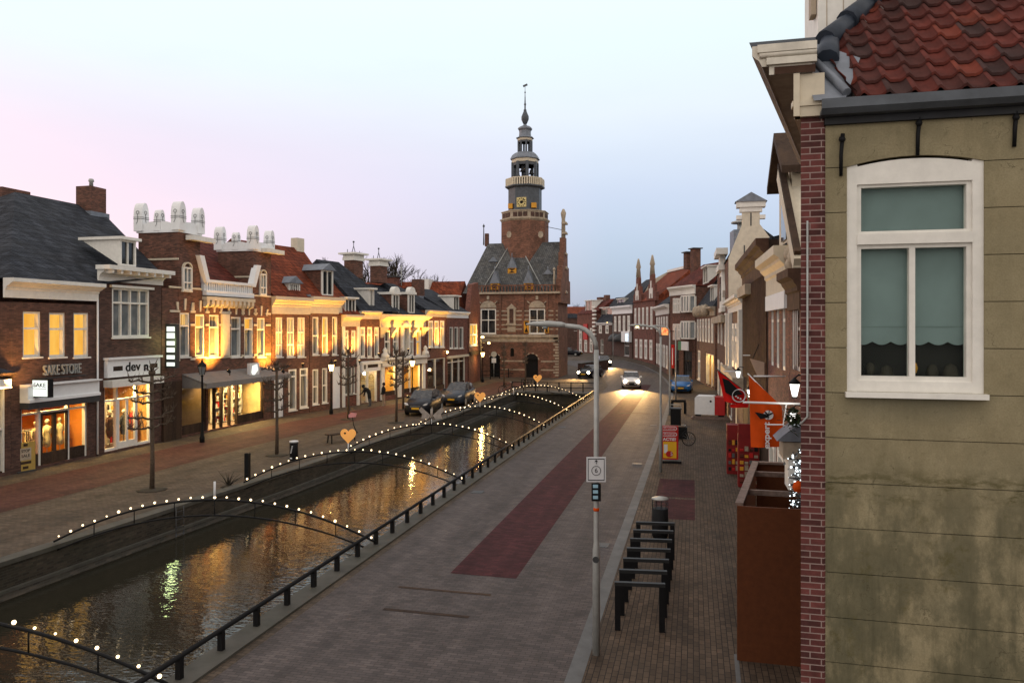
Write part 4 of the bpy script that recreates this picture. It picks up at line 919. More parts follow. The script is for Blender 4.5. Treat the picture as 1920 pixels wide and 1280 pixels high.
# B11 tall slim gable wall
p0=online(878,LP); p1=hit(900,(-40,80.5),(0,80.5)); h11=h=House('house','slim tall plain brick end house beside the sandstone trimmed hall',(p0[0]+.05,p0[1]+.1),(p1[0],p1[1]))
r=h.rc(881,607,895,648); h.win((r[0],r[1],r[2],r[3]),'lit',rail=(.5,),mull=1,fw=.16,dp=.15,rec=.08)
h.wall(h.Z(888,588),5,M['brick_red']); zt11=h.Z(888,527); MB().ext([(0,h.z1),(h.L-.01,h.z1),(h.L-.6,h.z1+2.2),(h.L-1.2,zt11),(1.6,zt11-.4),(.6,h.z1+1.2)],'y',-.02,.45).build('gable',M['brick_red'],h.t)
h.band(0,3.0,h.L,3.4,.2,'dark_wood','sign_band')
# red roofs behind
hb=House('house','long orange red tiled roof rising behind the house row',(-46,83),(-27.2,83.5)); hb.wall(7.2,9,M['brick_brown']); hb.roof('ridge',zat((-36,88),529),'redtile',rd=4.5)
MB().box(12.6,3,10.5,14.6,5,zat((-33,87),524)).build('roof_box',M['white'],hb.t); 
hb.chimney(hb.L*.52,3.6,9,zat((-36,87),520),1.4,1,'brick_red','slab')
b=MB(); b.tube([(10.7,4,10),(10.7,4,13.6)],.06,5); b.tube([(10.1,4,10),(10.1,4,12.6)],.04,5); b.tube([(9.9,4,12.2),(10.4,4,12.2)],.04,5); b.build('antenna',M['grey'],hb.t)
# facade floodlights
for hh0,x,zz,e,lab in ((h4,.55,3.35,330,'floodlight on the wall below the middle window of the louvred dormer house'),(h5,.5,3.4,330,'floodlight on the wall between door and tall brick dormer'),(h6,.5,3.3,200,'floodlight below the signboard of the narrow pilastered house'),(h7,.5,3.75,240,'floodlight above the name board of the open doorway shop'),(h8,.28,4.0,420,'floodlight on the first half of the ornate white shop cornice'),(h8,.78,4.0,620,'floodlight on the far half of the ornate white shop cornice'),(h9,.55,3.6,300,'floodlight under the three bright yellow windows'),(h11,.5,3.6,160,'floodlight under the window of the slim end house')):
    p=hh0.wp(hh0.L*x,-1.4 if hh0 is h8 else -.85); spot_up((p[0],p[1],zz),(hh0.n[0]*.16,hh0.n[1]*.16,1),e*(5.2 if hh0 in (h8,h9) else 4.2),lab,size=112)
    b=MB()
# ------------------------------------------------------------------ the tower hall at the end of the canal
hw=h=House('town_hall','old brick hall with sandstone bands, grey slate roofs and a tall open bell tower',(-25.2,86),(-15.35,86),cat='town hall')
zg=0.0
for (a,c) in ((901,930),(992,1022)):
    r=h.rc(a,579,c,625.5); h.win(r,'glass',rail=(.55,),mull=1,fw=.13,dp=.16,rec=.1)
    b=MB(); n=12; xm=(r[0]+r[2])/2; w=(r[2]-r[0])/2*1.05
    b.ext([(xm+w*math.cos(math.pi*i/n),r[3]+.12+.85*math.sin(math.pi*i/n)) for i in range(n+1)],'y',-.05,.02)
    b.build('relief_arch',M['stone'],h.t)
    b=MB()
    for f in (.18,.5,.82):
        aa=math.pi*f; b.bar((xm+1.0*math.cos(aa)*w,-.06,r[3]+.15+.95*math.sin(aa)),(xm+1.35*math.cos(aa)*w,-.06,r[3]+.15+1.4*math.sin(aa)),.3,.1)
    b.build('keystones',M['stone'],h.t)
for (a,c) in ((982.5,992),(1021.5,1029.5)):
    r=h.rc(a,602,c,624); o=MB().box(r[0],-.12,r[1],r[2],-.03,r[3]).build('shutter',M['ochre'],h.t)
    xm=(r[0]+r[2])/2; zm=(r[1]+r[3])/2; b=MB(); b.ext([(r[0]+.08,r[1]+.08),(r[2]-.08,r[1]+.08),(xm,zm)],'y',-.13,-.121); b.ext([(r[0]+.08,r[3]-.08),(r[2]-.08,r[3]-.08),(xm,zm)],'y',-.13,-.121); b.build('hourglass_mark',M['black'],o)
def archop(a,c,tp,bt,name,dk='black'):
    r=h.rc(a,tp,c,bt); w=(r[2]-r[0])/2; zs=r[3]-w*.9; h.ops.append((r[0],r[1],r[2],zs)); xm=(r[0]+r[2])/2; n=10
    # masonry head with a round arch cut, dark leaf behind
    pts=[(xm+w*math.cos(math.pi*i/n),zs+w*.9*math.sin(math.pi*i/n)) for i in range(n+1)]
    b=MB(); b.ext(pts,'y',-.012,.02,0); o=b.build(name,M[dk],h.t); MB().box(r[0],.25,r[1],r[2],.3,zs).build('leaf',M[dk],o)
    b=MB()
    for i in range(n): 
        p,q=pts[i],pts[i+1]; k=1.18
        if i%2==0: b.ext([p,q,(xm+(q[0]-xm)*k,zs+(q[1]-zs)*k),(xm+(p[0]-xm)*k,zs+(p[1]-zs)*k)],'y',-.05,.01)
    b.build('arch_stones',M['stone'],o)
archop(918,938,663,708,'door'); archop(985,1009,663,708,'door'); archop(957,964,652,668,'small_window')
zs=h.Z(973,629)
h.band(-.05,zs-.18,h.L+.05,zs+.12,.25,'stone','string_course'); h.band(-.02,zs-.75,h.L,zs-.2,.03,'stone','weathered_band')
for py in (584,592,600,610,618): 
    prev=0
    for o in sorted([o for o in h.ops if o[3]>zs+.5])+[(h.L,0,0,0)]:
        if o[0]-prev>.3: h.band(prev,h.Z(973,py),o[0]-.02,h.Z(973,py)+.14,.025,'stone','stone_band')
        prev=o[2]+.02
for py in (678,694):
    for a,c in ((938,984),(1011,1040)): h.band(h.X(a)+.2,h.Z(973,py),h.X(c),h.Z(973,py)+.16,.025,'stone','stone_band')
b=MB()
for i in range(14): b.box(h.L-(.55 if i%2 else .35),-.03,.2+i*.33,h.L+.03,.3,.2+i*.33+.2)
b.build('quoins',M['stone'],h.t)
for px in (938,981,1026,1040): h.band(h.X(px)-.14,zs+.15,h.X(px)+.14,h.Z(973,549),.1,'brick_waag','pilaster')
r=h.rc(951.5,579,967,606); b=MB(); b.box(r[0],-.12,r[1],r[0]+.25,.02,r[3]); b.box(r[2]-.25,-.12,r[1],r[2],.02,r[3]); b.ext([(r[0]-.15,r[3]),(r[2]+.15,r[3]),((r[0]+r[2])/2,r[3]+.6)],'y',-.14,.02); b.box(r[0]-.1,-.25,r[1]-.25,r[2]+.1,.02,r[1]); b.build('niche',M['stone'],h.t); MB().box(r[0]+.25,-.03,r[1],r[2]-.25,.02,r[3]).build('niche_recess',M['brick_dark'],h.t)
xm=(r[0]+r[2])/2; MB().box(xm-.5,-.06,h.Z(960,622),xm+.5,.01,h.Z(960,611)).build('tablet',M['stone'],h.t)
zE=h.Z(973,549); zB=h.Z(973,534); D=6.8
h.wall(zE,D,M['brick_waag']); h.band(-.2,zE-.12,h.L+.25,zE+.12,.35,'stone','main_cornice')
b=MB(); b.box(-.1,-.25,zB-.12,h.L+.15,-.05,zB); n=26
for i in range(n): b.box(.05+i*(h.L-.2)/(n-1)-.07,-.2,zE+.12,.05+i*(h.L-.2)/(n-1)+.07,-.1,zB-.12)
b.build('balustrade',M['brick_waag'],h.t)
zr=h.Z(985,455,3.6)
# main roof with east gable, front hipped wing roof
b=MB(); w=-.15
rx=h.X(915,3.6); b.add([(rx-2.2,0.1,zE),(h.L-.1,.1,zE),(h.L-.1,3.6,zr),(rx,3.6,zr),(h.L-.1,D+.2,zE),(rx-2.2,D+.2,zE)],[(0,1,2,3),(4,5,3,2),(0,3,5),(1,4,2)]); b.build('roof',M['greyslate'],h.t)
a0,a1=h.X(902,-.05),h.X(1020,-.05); t0,t1=h.X(957,3.2),h.X(973,3.2); zt=h.Z(965,457,3.2)
b=MB(); b.add([(a0,-.02,zE+.1),(a1,-.02,zE+.1),(t1,3.2,zt),(t0,3.2,zt),(a0-.0,6,zE+.1),(a1,6,zE+.1),(t0,6,zt),(t1,6,zt)],[(0,1,2,3),(0,3,6,4),(1,5,7,2),(3,2,7,6)]); b.build('wing_roof',M['greyslate'],h.t)
b=MB(); b.tube([(a0,-.05,zE+.12),(t0,3.17,zt+.03)],.07,5); b.tube([(a1,-.05,zE+.12),(t1,3.17,zt+.03)],.07,5); b.tube([(t0,3.15,zt+.03),(t1,3.15,zt+.03)],.07,5); b.build('hip_lead',M['grey'],h.t)
def wd(px,pt,pb,n,sc=1.0):
    x=h.X(px,n); z0,z1=h.Z(px,pb,n),h.Z(px,pt,n); w=.52*sc; zm=z0+(z1-z0)*.27
    o=MB().box(x-w,n-.3,z0,x+w,n+1.2,zm).build('roof_dormer',M['ochre'],h.t)
    b=MB(); b.ext([(x-w,n-.0) for n in ()] or [(x-w-.1,zm),(x+w+.1,zm),(x,z0+(z1-z0)*.82)],'y',n-.4,n+1.4); b.tube([(x,n-.3,z0+(z1-z0)*.75),(x,n-.3,z1)],.06,5); b.build('cap',M['lead'],o)
    b=MB(); b.ext([(x-w*.8,z0+.1),(x+w*.8,z0+.1),(x,(z0+zm)/2)],'y',n-.32,n-.305); b.ext([(x-w*.8,zm-.08),(x+w*.8,zm-.08),(x,(z0+zm)/2)],'y',n-.32,n-.305); b.build('hourglass_mark',M['dark_wood'],o)
wd(961,475,513,1.5,1.0); wd(929,500,543,.2,1.0); wd(991.5,499,543,.2,1.0)
for px,py0,py1,n in ((926,482,502,2.5),(993,455,482,4.0),(1006,478,512,3.2),(1028,500,532,1.2)):
    x=h.X(px,n); z0,z1=h.Z(px,py1,n),h.Z(px,py0,n); zm=z0+(z1-z0)*.55
    o=MB().box(x-.5,n-.3,z0,x+.5,n+1,zm).build('roof_dormer',M['greyslate'],h.t); b=MB(); b.ext([(x-.6,zm),(x+.6,zm),(x,zm+.6)],'y',n-.4,n+1); b.tube([(x,n-.3,zm+.4),(x,n-.3,z1)],.05,5); b.build('cap',M['lead'],o)
# east gable seen edge-on, with its steps and pinnacle
gx=h.L; b=MB(); st=[(y_*D/9.5,z_) for y_,z_ in [(0,zE-1.2),(.3,zE+1.6),(1.3,zE+1.7),(1.4,zE+3.2),(2.6,zE+3.3),(2.7,zE+4.9),(3.8,zE+5.0),(3.8,zr+.4),(5.4,zr+.4),(5.4,zE+5.0),(6.6,zE+4.9),(6.7,zE+3.3),(8,zE+3.2),(8.1,zE+1.7),(9.3,zE+1.6),(9.5,zE-1.2)]]
b.ext(st,'x',gx-.3,gx+.35); b.build('step_gable',M['brick_waag'],h.t)
b=MB(); zp=h.Z(1056,392,3.4); b.tube([(gx+.05,3.4,zr),(gx+.05,3.4,zp-1.2),(gx+.05,3.4,zp-.5),(gx+.05,3.4,zp)],[.28,.22,.34,.12],8)
for z in (zr+1.0,zr+2.2,zr-1.5,zr-3.2,zE+.2): b.sph((gx+.30,3.4,z),.22,6); b.box(gx-.1,2.8,z-.15,gx+.5,4.0,z+.05)
b.build('pinnacle',M['stone'],h.t)
# west pinnacles and chimney
b=MB(); x=h.X(907,4.2); b.tube([(x,4.2,h.Z(907,455,4.2)-.3),(x,4.2,h.Z(907,420,4.2))],[.09,.05],6); b.sph((x,4.2,h.Z(907,424,4.2)),.16,6); b.build('roof_finial',M['darklead'],h.t)
h.chimney(h.X(913,5.2),5.2,h.Z(913,462,5.2),h.Z(913,438,5.2),.45,.45,'brick_waag'); h.chimney(h.X(964,4.9),4.9,h.Z(964,458,4.9),h.Z(964,420,4.9),1.1,.8,'brick_waag')
for px,pt,pb in ((1039,505,545),): 
    x=h.X(px,.2); MB().tube([(x,.2,h.Z(px,pb,.2)),(x,.2,h.Z(px,pt,.2)+.2)],[.16,.1],6).sph((x,.2,h.Z(px,pt,.2)),.18,6).build('corner_finial',M['stone'],h.t)
# tower (eight sided)
tn=5.0; tx=h.X(984.5,tn); k=dep(*h.wp(tx,tn))/FP
def tz(py): return HE+(HZ-py)*k
def tr(px): return px*k/.924
PH=R(22.5)
b=MB(); b.lathe([(tr(41.5),0),(tr(41.5),tz(414))],(tx,tn,0),8,0,False,PH); b.build('tower_shaft',M['brick_waag'],h.t)
b=MB()
for px in (955,1014):
    x=h.X(px,tn-2.6); z=h.Z(px,440,tn-2.6); b.lathe([(.55,0),(.55,.12),(.3,.12)],(0,0,0),12) if 0 else b.ext([(x+.3*math.cos(q*math.pi/6),z+.42*math.sin(q*math.pi/6)) for q in range(12)],'y',tn-tr(41.5)*.93-.02 if px>0 else 0,tn-tr(41.5)*.93+.3)
b.build('oval_window_frame',M['stone'],h.t)
b=MB(); b.lathe([(tr(41.5),tz(418)),(tr(44),tz(415)),(tr(44),tz(413)),(tr(40.5),tz(413)),(tr(40.5),tz(401)),(tr(42),tz(400.5)),(tr(42),tz(399)),(tr(38),tz(399))],(tx,tn,0),8,0,False,PH); b.build('gallery',M['stone'],h.t)
b=MB()
for q in range(8):
    a=q*math.pi/4; c,s=math.cos(a),math.sin(a); rr=tr(40.5)*.924
    for e,w in ((-.55,.35),(.0,.35),(.55,.35)): 
        ee=e*1.15; b.bar((tx+c*(rr-.1)-s*(ee),tn+s*(rr-.1)+c*ee,(tz(407))),(tx+c*(rr+.04)-s*ee,tn+s*(rr+.04)+c*ee,(tz(407))),.52,.55)
b.build('gallery_relief',M['brick_dark'],h.t)
b=MB(); b.lathe([(tr(29.3),tz(400)),(tr(29.3),tz(356)),(tr(35),tz(353)),(tr(35),tz(351))],(tx,tn,0),8,0,False,PH); b.build('clock_stage',M['darklead'],h.t)
r29=tr(29.3)*.924
ck=MB().box(tx-tr(9)*.92,tn-r29-.08,tz(392.5),tx+tr(9)*.92,tn-r29-.01,tz(375)).build('clock_face',M['ochre'] if 0 else pm('gilt_clock',(.62,.5,.22),.5,.1,4),h.t)
b=MB(); cz=(tz(392.5)+tz(375))/2
for q in range(12): 
    a=q*math.pi/6; b.bar((tx+.38*math.cos(a),tn-r29-.09,cz+.38*math.sin(a)),(tx+.54*math.cos(a),tn-r29-.09,cz+.54*math.sin(a)),.05,.09)
b.bar((tx,tn-r29-.1,cz),(tx+.3,tn-r29-.1,cz+.05),.04,.07); b.bar((tx,tn-r29-.1,cz),(tx+.28,tn-r29-.1,cz+.33),.04,.06)
b.ext([(tx+.2*math.cos(q*math.pi/5),cz+.2*math.sin(q*math.pi/5)) for q in range(10)],'y',tn-r29-.095,tn-r29-.085); b.build('clock_hands',M['black'],ck)
for sx in (-1,1):
    x=tx+sx*tr(22)*.924; y=tn-r29*.80
    o=MB().box(x-.28,y-.25,tz(394),x+.28,y+.3,tz(385)).build('hatch',M['ochre'],h.t)
b=MB(); b.lathe([(tr(33.6),tz(338.5)),(tr(34.2),tz(338.5)),(tr(34.2),tz(337)),(tr(33),tz(337)),(tr(33),tz(338.5))],(tx,tn,0),8,0,False,PH); b.build('balcony_rail',M['cream'],h.t)
b=MB()
for q in range(8):
    a0_,a1_=PH+q*math.pi/4,PH+(q+1)*math.pi/4; rr=tr(33.4)
    for i in range(6):
        f=(i+.5)/6; x=tx+rr*(math.cos(a0_)*(1-f)+math.cos(a1_)*f); y=tn+rr*(math.sin(a0_)*(1-f)+math.sin(a1_)*f); b.box(x-.085,y-.085,tz(351),x+.085,y+.085,tz(338.5))
b.build('baluster',M['cream'],h.t)
b=MB(); rb=tr(21.5)
for q in range(8):
    a=PH+q*math.pi/4; b.box(tx+rb*math.cos(a)-.16,tn+rb*math.sin(a)-.16,tz(351),tx+rb*math.cos(a)+.16,tn+rb*math.sin(a)+.16,tz(306))
    a2=a+math.pi/8; 
b.lathe([(tr(22.5),tz(351)),(tr(22.5),tz(343)),(tr(20),tz(343))],(tx,tn,0),8,0,False,PH); b.lathe([(tr(22.5),tz(312)),(tr(22.5),tz(307)),(tr(18),tz(307)),(tr(18),tz(312))],(tx,tn,0),8,0,False,PH); b.tube([(tx,tn,tz(351)),(tx,tn,tz(307))],.12,6); b.build('belfry',M['darklead'],h.t)
bp0=[(.12,.62),(.3,.55),(.36,.2),(.52,0)]
for i,(dx,dy,zz,s) in enumerate(((0,-.75,318,1.0),(-.85,-.2,325,.6),(.85,-.2,322,.7),(-.1,.6,326,.7),(-.85,-.3,316,.5),(.9,-.3,331,.5))):
    MB().lathe([(r_*s,z*s*1.3) for r_,z in bp0],(tx+dx,tn+dy,tz(zz)-.4),10).build('bell',M['darkgrey'],h.t)
b=MB(); b.lathe([(tr(22.8),tz(307)),(tr(23.6),tz(306.5)),(tr(23.6),tz(299.5)),(tr(22),tz(299))],(tx,tn,0),8,0,False,PH); b.lathe([(tr(13),tz(265)),(tr(13.2),tz(264.5)),(tr(13.2),tz(260)),(tr(12),tz(260))],(tx,tn,0),8,0,False,PH); b.build('cream_cornice',M['cream'],h.t)
b=MB(); b.lathe([(tr(24),tz(301)),(tr(26.2),tz(300)),(tr(25.6),tz(298)),(tr(22.5),tz(292)),(tr(18),tz(288)),(tr(13.5),tz(287)),(tr(11),tz(286))],(tx,tn,0),8,0,False,PH); b.build('dome',M['lead'],h.t)
b=MB(); rb=tr(11.6)
for q in range(8):
    a=PH+q*math.pi/4; b.box(tx+rb*math.cos(a)-.1,tn+rb*math.sin(a)-.1,tz(288),tx+rb*math.cos(a)+.1,tn+rb*math.sin(a)+.1,tz(264))
b.lathe([(tr(12.3),tz(268)),(tr(12.3),tz(264)),(tr(10),tz(264)),(tr(10),tz(268))],(tx,tn,0),8,0,False,PH); b.build('lantern',M['darklead'],h.t)
b=MB(); b.lathe([(tr(13),tz(261)),(tr(16),tz(260)),(tr(15),tz(258.5)),(tr(11),tz(257)),(tr(10.2),tz(250)),(tr(10.5),tz(246)),(tr(12.6),tz(243)),(tr(12.6),tz(241)),(tr(9),tz(238)),(tr(4),tz(236)),(tr(2.2),tz(233))],(tx,tn,0),8,0,False,PH); b.build('bulging_cap',M['lead'],h.t)
b=MB(); b.lathe([(tr(2.2),tz(234)),(tr(4),tz(231)),(tr(6.6),tz(224.5)),(tr(6.6),tz(219)),(tr(4.2),tz(213)),(tr(2.3),tz(208)),(tr(2.9),tz(207)),(tr(1.4),tz(205)),(tr(1.3),tz(198)),(tr(2.2),tz(196)),(tr(1.2),tz(194)),(tr(.9),tz(184)),(tr(.5),tz(176)),(tr(1.4),tz(174)),(tr(.4),tz(171)),(tr(.35),tz(160))],(tx,tn,0),10); b.bar((tx-.25,tn,tz(162)),(tx+.3,tn,tz(159)),.05,.25); b.build('spire',M['darklead'],h.t)
MB().tube([(gx-.1,3.4,zr+1.4),(tx+tr(40)*.9,tn,tz(426))],.035,4).build('stay_rod',M['darkgrey'],h.t)
# small red roof and trees far beyond
hf=House('house','low dark house with a red ridge far off between the hall and the striped corner',(-33,172),(-18,176),z0=.8); hf.wall(8,10,M['brick_dark']); hf.roof('mansard',zat((-25,178),574),'slate',rd=(zat((-25,174),588),.8)); hf.roof('ridge',zat((-25,180),575),'redtile',rd=5,ze=zat((-25,174),588),y0=.9,name='upper_roof')
hf.win((3,5,4.2,7),'curtain'); hf.win((6,5,7.2,7),'curtain'); hf.win((9.5,5,10.7,7),'lit')
lw=thing('low_wall','low mossy brick wall beside the road behind the bridge','wall'); MB().bar((-14.2,95,.55),(-11.6,103.5,.65),.4,1.35).build('wall',M['brick_dark'],lw); MB().bar((-14.2,95,1.26),(-11.6,103.5,1.37),.5,.07).build('coping',coping,lw)
# ------------------------------------------------------------------ right row
RP=[(2.75,13.0),(2.45,25),(2.3,45),(2.05,70),(1.9,77),(.3,86.3)]
def rh(name,label,near,far,**k): return House(name,label,online(far,RP),online(near,RP),**k)
def wins(h,n,z0,z1,w=1.1,pane='glass',rail=(.65,),fw=.17,x0=.5,x1=None,dp=.22,rec=.04,mull=0,alt=None,y=0.0,sill=False):
    x1=h.L-.5 if x1 is None else x1
    for i in range(n):
        xc=x0+(x1-x0)*(i+.5)/n; h.win((xc-w/2,z0,xc+w/2,z1),(alt if alt and i%2 else pane),rail=rail,fw=fw,dp=dp,rec=rec,mull=mull,sill=sill)
q=rh('house','red brick house with brown cornice next behind the ochre corner house',1504,1481); h=q
zc=h.Z(1490,545); wins(h,3,h.Z(1490,693),h.Z(1490,575),.6,fw=.1,dp=.26,rec=.15); h.win((.4,.5,1.5,2.9),'glass'); h.wall(zc,8,M['brick_red']); h.cornice(zc-.5,zc+.5,.34,'brown_wood'); L0=h.L; za_=zc+.5; zt_=10.1
MB().ext([(-.6,za_),(L0-.1,za_),(L0-.1,za_+.25),(-.6,zt_)],'y',.02,.4).build('pediment',M['plaster'],h.t)
MB().bar((L0+.1,-.12,za_+.35),(-.9,-.12,zt_+.45),.16,.16).build('barge_board',M['dark_wood'],h.t)
MB().bar((L0+.05,-.08,za_+.10),(-.9,-.08,zt_+.19),.26,.34).build('barge_moulding',M['cream'],h.t)
b=MB()
for i in range(15):
    f=(i+.5)/15; x=L0+.05+(-.95-L0)*f; z=za_+.06+(zt_-za_+.1)*f; b.box(x-.06,-.2,z-.14,x+.06,.0,z)
b.build('dentils',M['cream'],h.t)
b=MB(); random.seed(6)
for i in range(9): b.sph((random.uniform(.0,L0*.6),-.02,za_+.2+random.uniform(0,.9)*(1-i/14)),random.uniform(.1,.2),8,0,1.3)
b.build('carved_ornament',M['stone'],h.t)
h.roof('ridge',zc+1.0,'slate',rd=4,ze=zc+.45)
q=rh('house','brick house with three tall white windows, grand cream cornice and an overhanging dormer',1480.5,1440.5); h=q
zc0,zc1=h.Z(1455,545),h.Z(1455,478); wins(h,3,h.Z(1460,690),h.Z(1460,553),.66,fw=.1,x0=.4,dp=.26,rec=.15); wins(h,2,.5,3.2,1.3,'curtain',x0=.4,x1=4.5)
h.wall(zc1-.1,9,M['brick_red']); h.cornice(zc0-.1,zc1,.42,'cream'); h.band(.2,zc0-.6,h.L-.2,zc0-.12,.12,'white_cool','frieze')
h.roof('ridge',zc1+2.4,'slate',rd=4,ze=zc1)
xd=h.L-.3; b=MB(); b.ext([(xd-2.6,zc1),(xd,zc1),(xd,zc1+2.0),(xd-1.3,zc1+3.0),(xd-2.6,zc1+2.0)],'y',.1,2.5); o=b.build('dormer',M['cream'],h.t); MB().ext([(xd-3.0,zc1+1.95),(xd-1.3,zc1+3.2),(xd+.4,zc1+1.95),(xd+.4,zc1+2.15),(xd-1.3,zc1+3.45),(xd-3.0,zc1+2.15)],'y',-.22,2.6).build('gable_roof',M['dark_wood'],o); MB().box(xd-1.8,.05,zc1+.3,xd-.8,.12,zc1+1.9).build('pane',M['glass'],o)
b=MB()
for i in range(0): b.ext([(-.02,zc1+.2),(-.02,zc1+1.7),(-.3,zc1+1.95),(-.24,zc1+1.5),(-.12,zc1+.9)],'x',xd-2.7+i*.33,xd-2.55+i*.33)

q=rh('house','dark brown timber-clad house with a heavy brown cornice',1440,1394); h=q
zc0,zc1=h.Z(1400,538),h.Z(1400,490); b=MB()
for i in range(int(h.L/.35)): b.box(.1+i*.35,-.06,3.6,.22+i*.35,.0,zc0)
h.wall(zc1,9,M['dark_wood']); b.build('cladding_batten',M['brown_wood'],h.t); h.cornice(zc0,zc1,.4,'brown_wood',x0=.0); h.band(.1,zc0-.45,h.L*.45,zc0-.02,.3,'stone','scallop_board'); h.roof('ridge',zc1+1.0,'slate',rd=4,ze=zc1-.05)
h.shop((.6,.1,h.L-3,3.1),posts=(3,6),depth=1.6,wallm=M['redpaint'],energy=35,col=(1,.8,.6))
q=rh('house','brick house front framed by white fluted pilasters with three slim white windows',1393.5,1366.5); h=q
zc0,zc1=h.Z(1378,585),h.Z(1378,560); wins(h,3,h.Z(1380,690),h.Z(1380,606),1.5,fw=.3,x0=4.2,x1=h.L-.6); h.win((1.5,.4,3.5,3.0),'curtain'); h.win((6,.2,8,3.0),'litcurtain')
h.wall(zc1,10,M['brick_brown']); h.cornice(zc0,zc1,.42,'white'); 
for x in (.4,3.4,h.L-.4): h.band(x-.35,2.8,x+.35,zc0,.22,'white','pilaster')
h.band(0,3.0,h.L,3.5,.5,'stone','shop_fascia'); h.roof('ridge',zc1+1.6,'redtile',rd=3.5,ze=zc1)
# tall plastered gable house
p1=online(1366,RP); p0=online(1345,RP); h=House('house','tall house with a pale plastered side gable topped by a chimney-like neck',p0,p1)
ze_=h.Z(1356,500); D=4.6; zn=zat(h.wp(h.L,2.0),420); zt=zat(h.wp(h.L,2.0),388)
wins(h,3,h.Z(1352,645),h.Z(1352,590),1.6,fw=.3); wins(h,3,.3,3.2,2.2,'litcurtain',fw=.3)
h.wall(ze_,D,M['brick_brown'])
b=MB(); b.ext([(0,6.5),(0,ze_),(.85,zn),(.85,zt),(1.95,zt),(1.95,zn),(3.6,ze_-.2),(3.6,6.5)],'x',h.L-.35,h.L+.02); o=b.build('side_gable',M['plaster'],h.t)
b=MB(); b.box(h.L-.55,.5,zt,h.L+.2,2.3,zt+.35); b.box(h.L-.4,.7,zt-.3,h.L+.1,2.1,zt); b.box(h.L-.4,.5,zn+.35,h.L+.05,.85,zn+.6); b.box(h.L-.4,1.95,zn+.35,h.L+.05,2.3,zn+.6); b.build('neck_cap',M['white'],o)
MB().ext([(.4,zt+.35),(2.4,zt+.35),(1.4,zt+.95)],'x',h.L-.7,h.L+.3).build('cap_roof',M['lead'],o)
[MB().box(h.L+.02,a_,z_,h.L+.035,a_+.08,z_+.85).build('wall_iron',M['darkgrey'],o) for a_,z_ in ((1.36,zn-.1),(.95,zn-2.2),(2.1,zn-2.0))]
b=MB(); b.add([(0,-.1,ze_),(h.L-.36,-.1,ze_),(h.L-.36,1.4,zn+.4),(0,1.4,zn+.4),(0,D+.2,ze_-.2),(h.L-.36,D+.2,ze_-.2)],[(0,1,2,3),(3,2,5,4),(0,3,4),(1,5,2)]); b.build('roof',M['slate'],h.t)
zz=h.Z(1356,480); b=MB(); xc=h.L*.62; 
b.box(xc-2.6,-.25,ze_-3.4,xc+2.6,.05,ze_-3.1); b.box(xc-1.7,-.2,ze_-3.1,xc+1.7,.02,zz-1.2); b.box(xc-2.0,-.45,zz-1.2,xc+2.0,.1,zz-.8); b.box(xc-1.2,-.3,zz-.8,xc+1.2,.1,zz-.1); b.box(xc-2.3,-.6,zz-.1,xc+2.3,.2,zz+.35)
for s in (-1,1): b.ext([(xc+s*1.7,ze_-3.1),(xc+s*2.6,ze_-3.1),(xc+s*2.3,ze_-2.4),(xc+s*2.6,ze_-1.9),(xc+s*1.9,ze_-1.2),(xc+s*1.7,zz-1.2)],'y',-.18,.02)
b.build('neck_gable',M['white'],h.t); MB().box(xc-.8,-.24,ze_-2.6,xc+.8,-.2,zz-1.6).build('niche_window',M['glass'],h.t)
h.band(0,ze_-4.2,h.L,ze_-3.7,.5,'stone','carved_band')
# low house with busts, blue slate hip
h=House('house','house with carved buff busts on the cornice and a steep blue black hipped roof',(.35,86.2),(1.98,72.5)); zc0,zc1=h.Z(1330,592),h.Z(1330,576)
wins(h,6,h.Z(1330,642),h.Z(1330,597),1.0,'curtain',fw=.24); h.shop((h.L*.52,.1,h.L*.95,3.3),posts=(h.L*.62,h.L*.8),depth=1.8,wallm=warmw,energy=190,col=(1,.6,.16),bottom=.1); h.win((.8,.2,3.2,3.4),'curtain',fw=.2,mull=2)
h.wall(zc1,10,M['brick_brown']); h.cornice(zc0,zc1,.45,'stone'); h.roof('ridge',h.Z(1345,489,4),'slate',rd=4,ze=zc1,hipl=3.4,hipr=1.0)
b=MB()
for i in range(4): b.sph((h.L*.2+i*h.L*.18,-.4,zc1-.3),.45,8,0,1.4)
b.build('carved_bust',M['stone'],h.t)
h.dormer(1.0,4.6,.6,h.Z(1312,536,.6),h.Z(1312,508,.6),2.0,mull=1,roof='white',pane='curtain')
MB().box(h.L*.45,2.6,h.Z(1345,500,3),h.L*.62,4.4,h.Z(1353,452,3)).build('roof_box',M['lead'],h.t); MB().tube([(h.L*.55,3.4,h.Z(1353,455,3)),(h.L*.55,3.4,h.Z(1353,440,3))],.3,8).lathe([(.9,0),(.9,.15),(.2,.35)],(h.L*.55,3.4,h.Z(1353,440,3)),10).build('vent_cowl',M['grey'],h.t)
h.dormer(h.L*.68,h.L*.86,.2,zc1+.2,zc1+2.0,2.5,mull=1,roof='white',pane='glass')
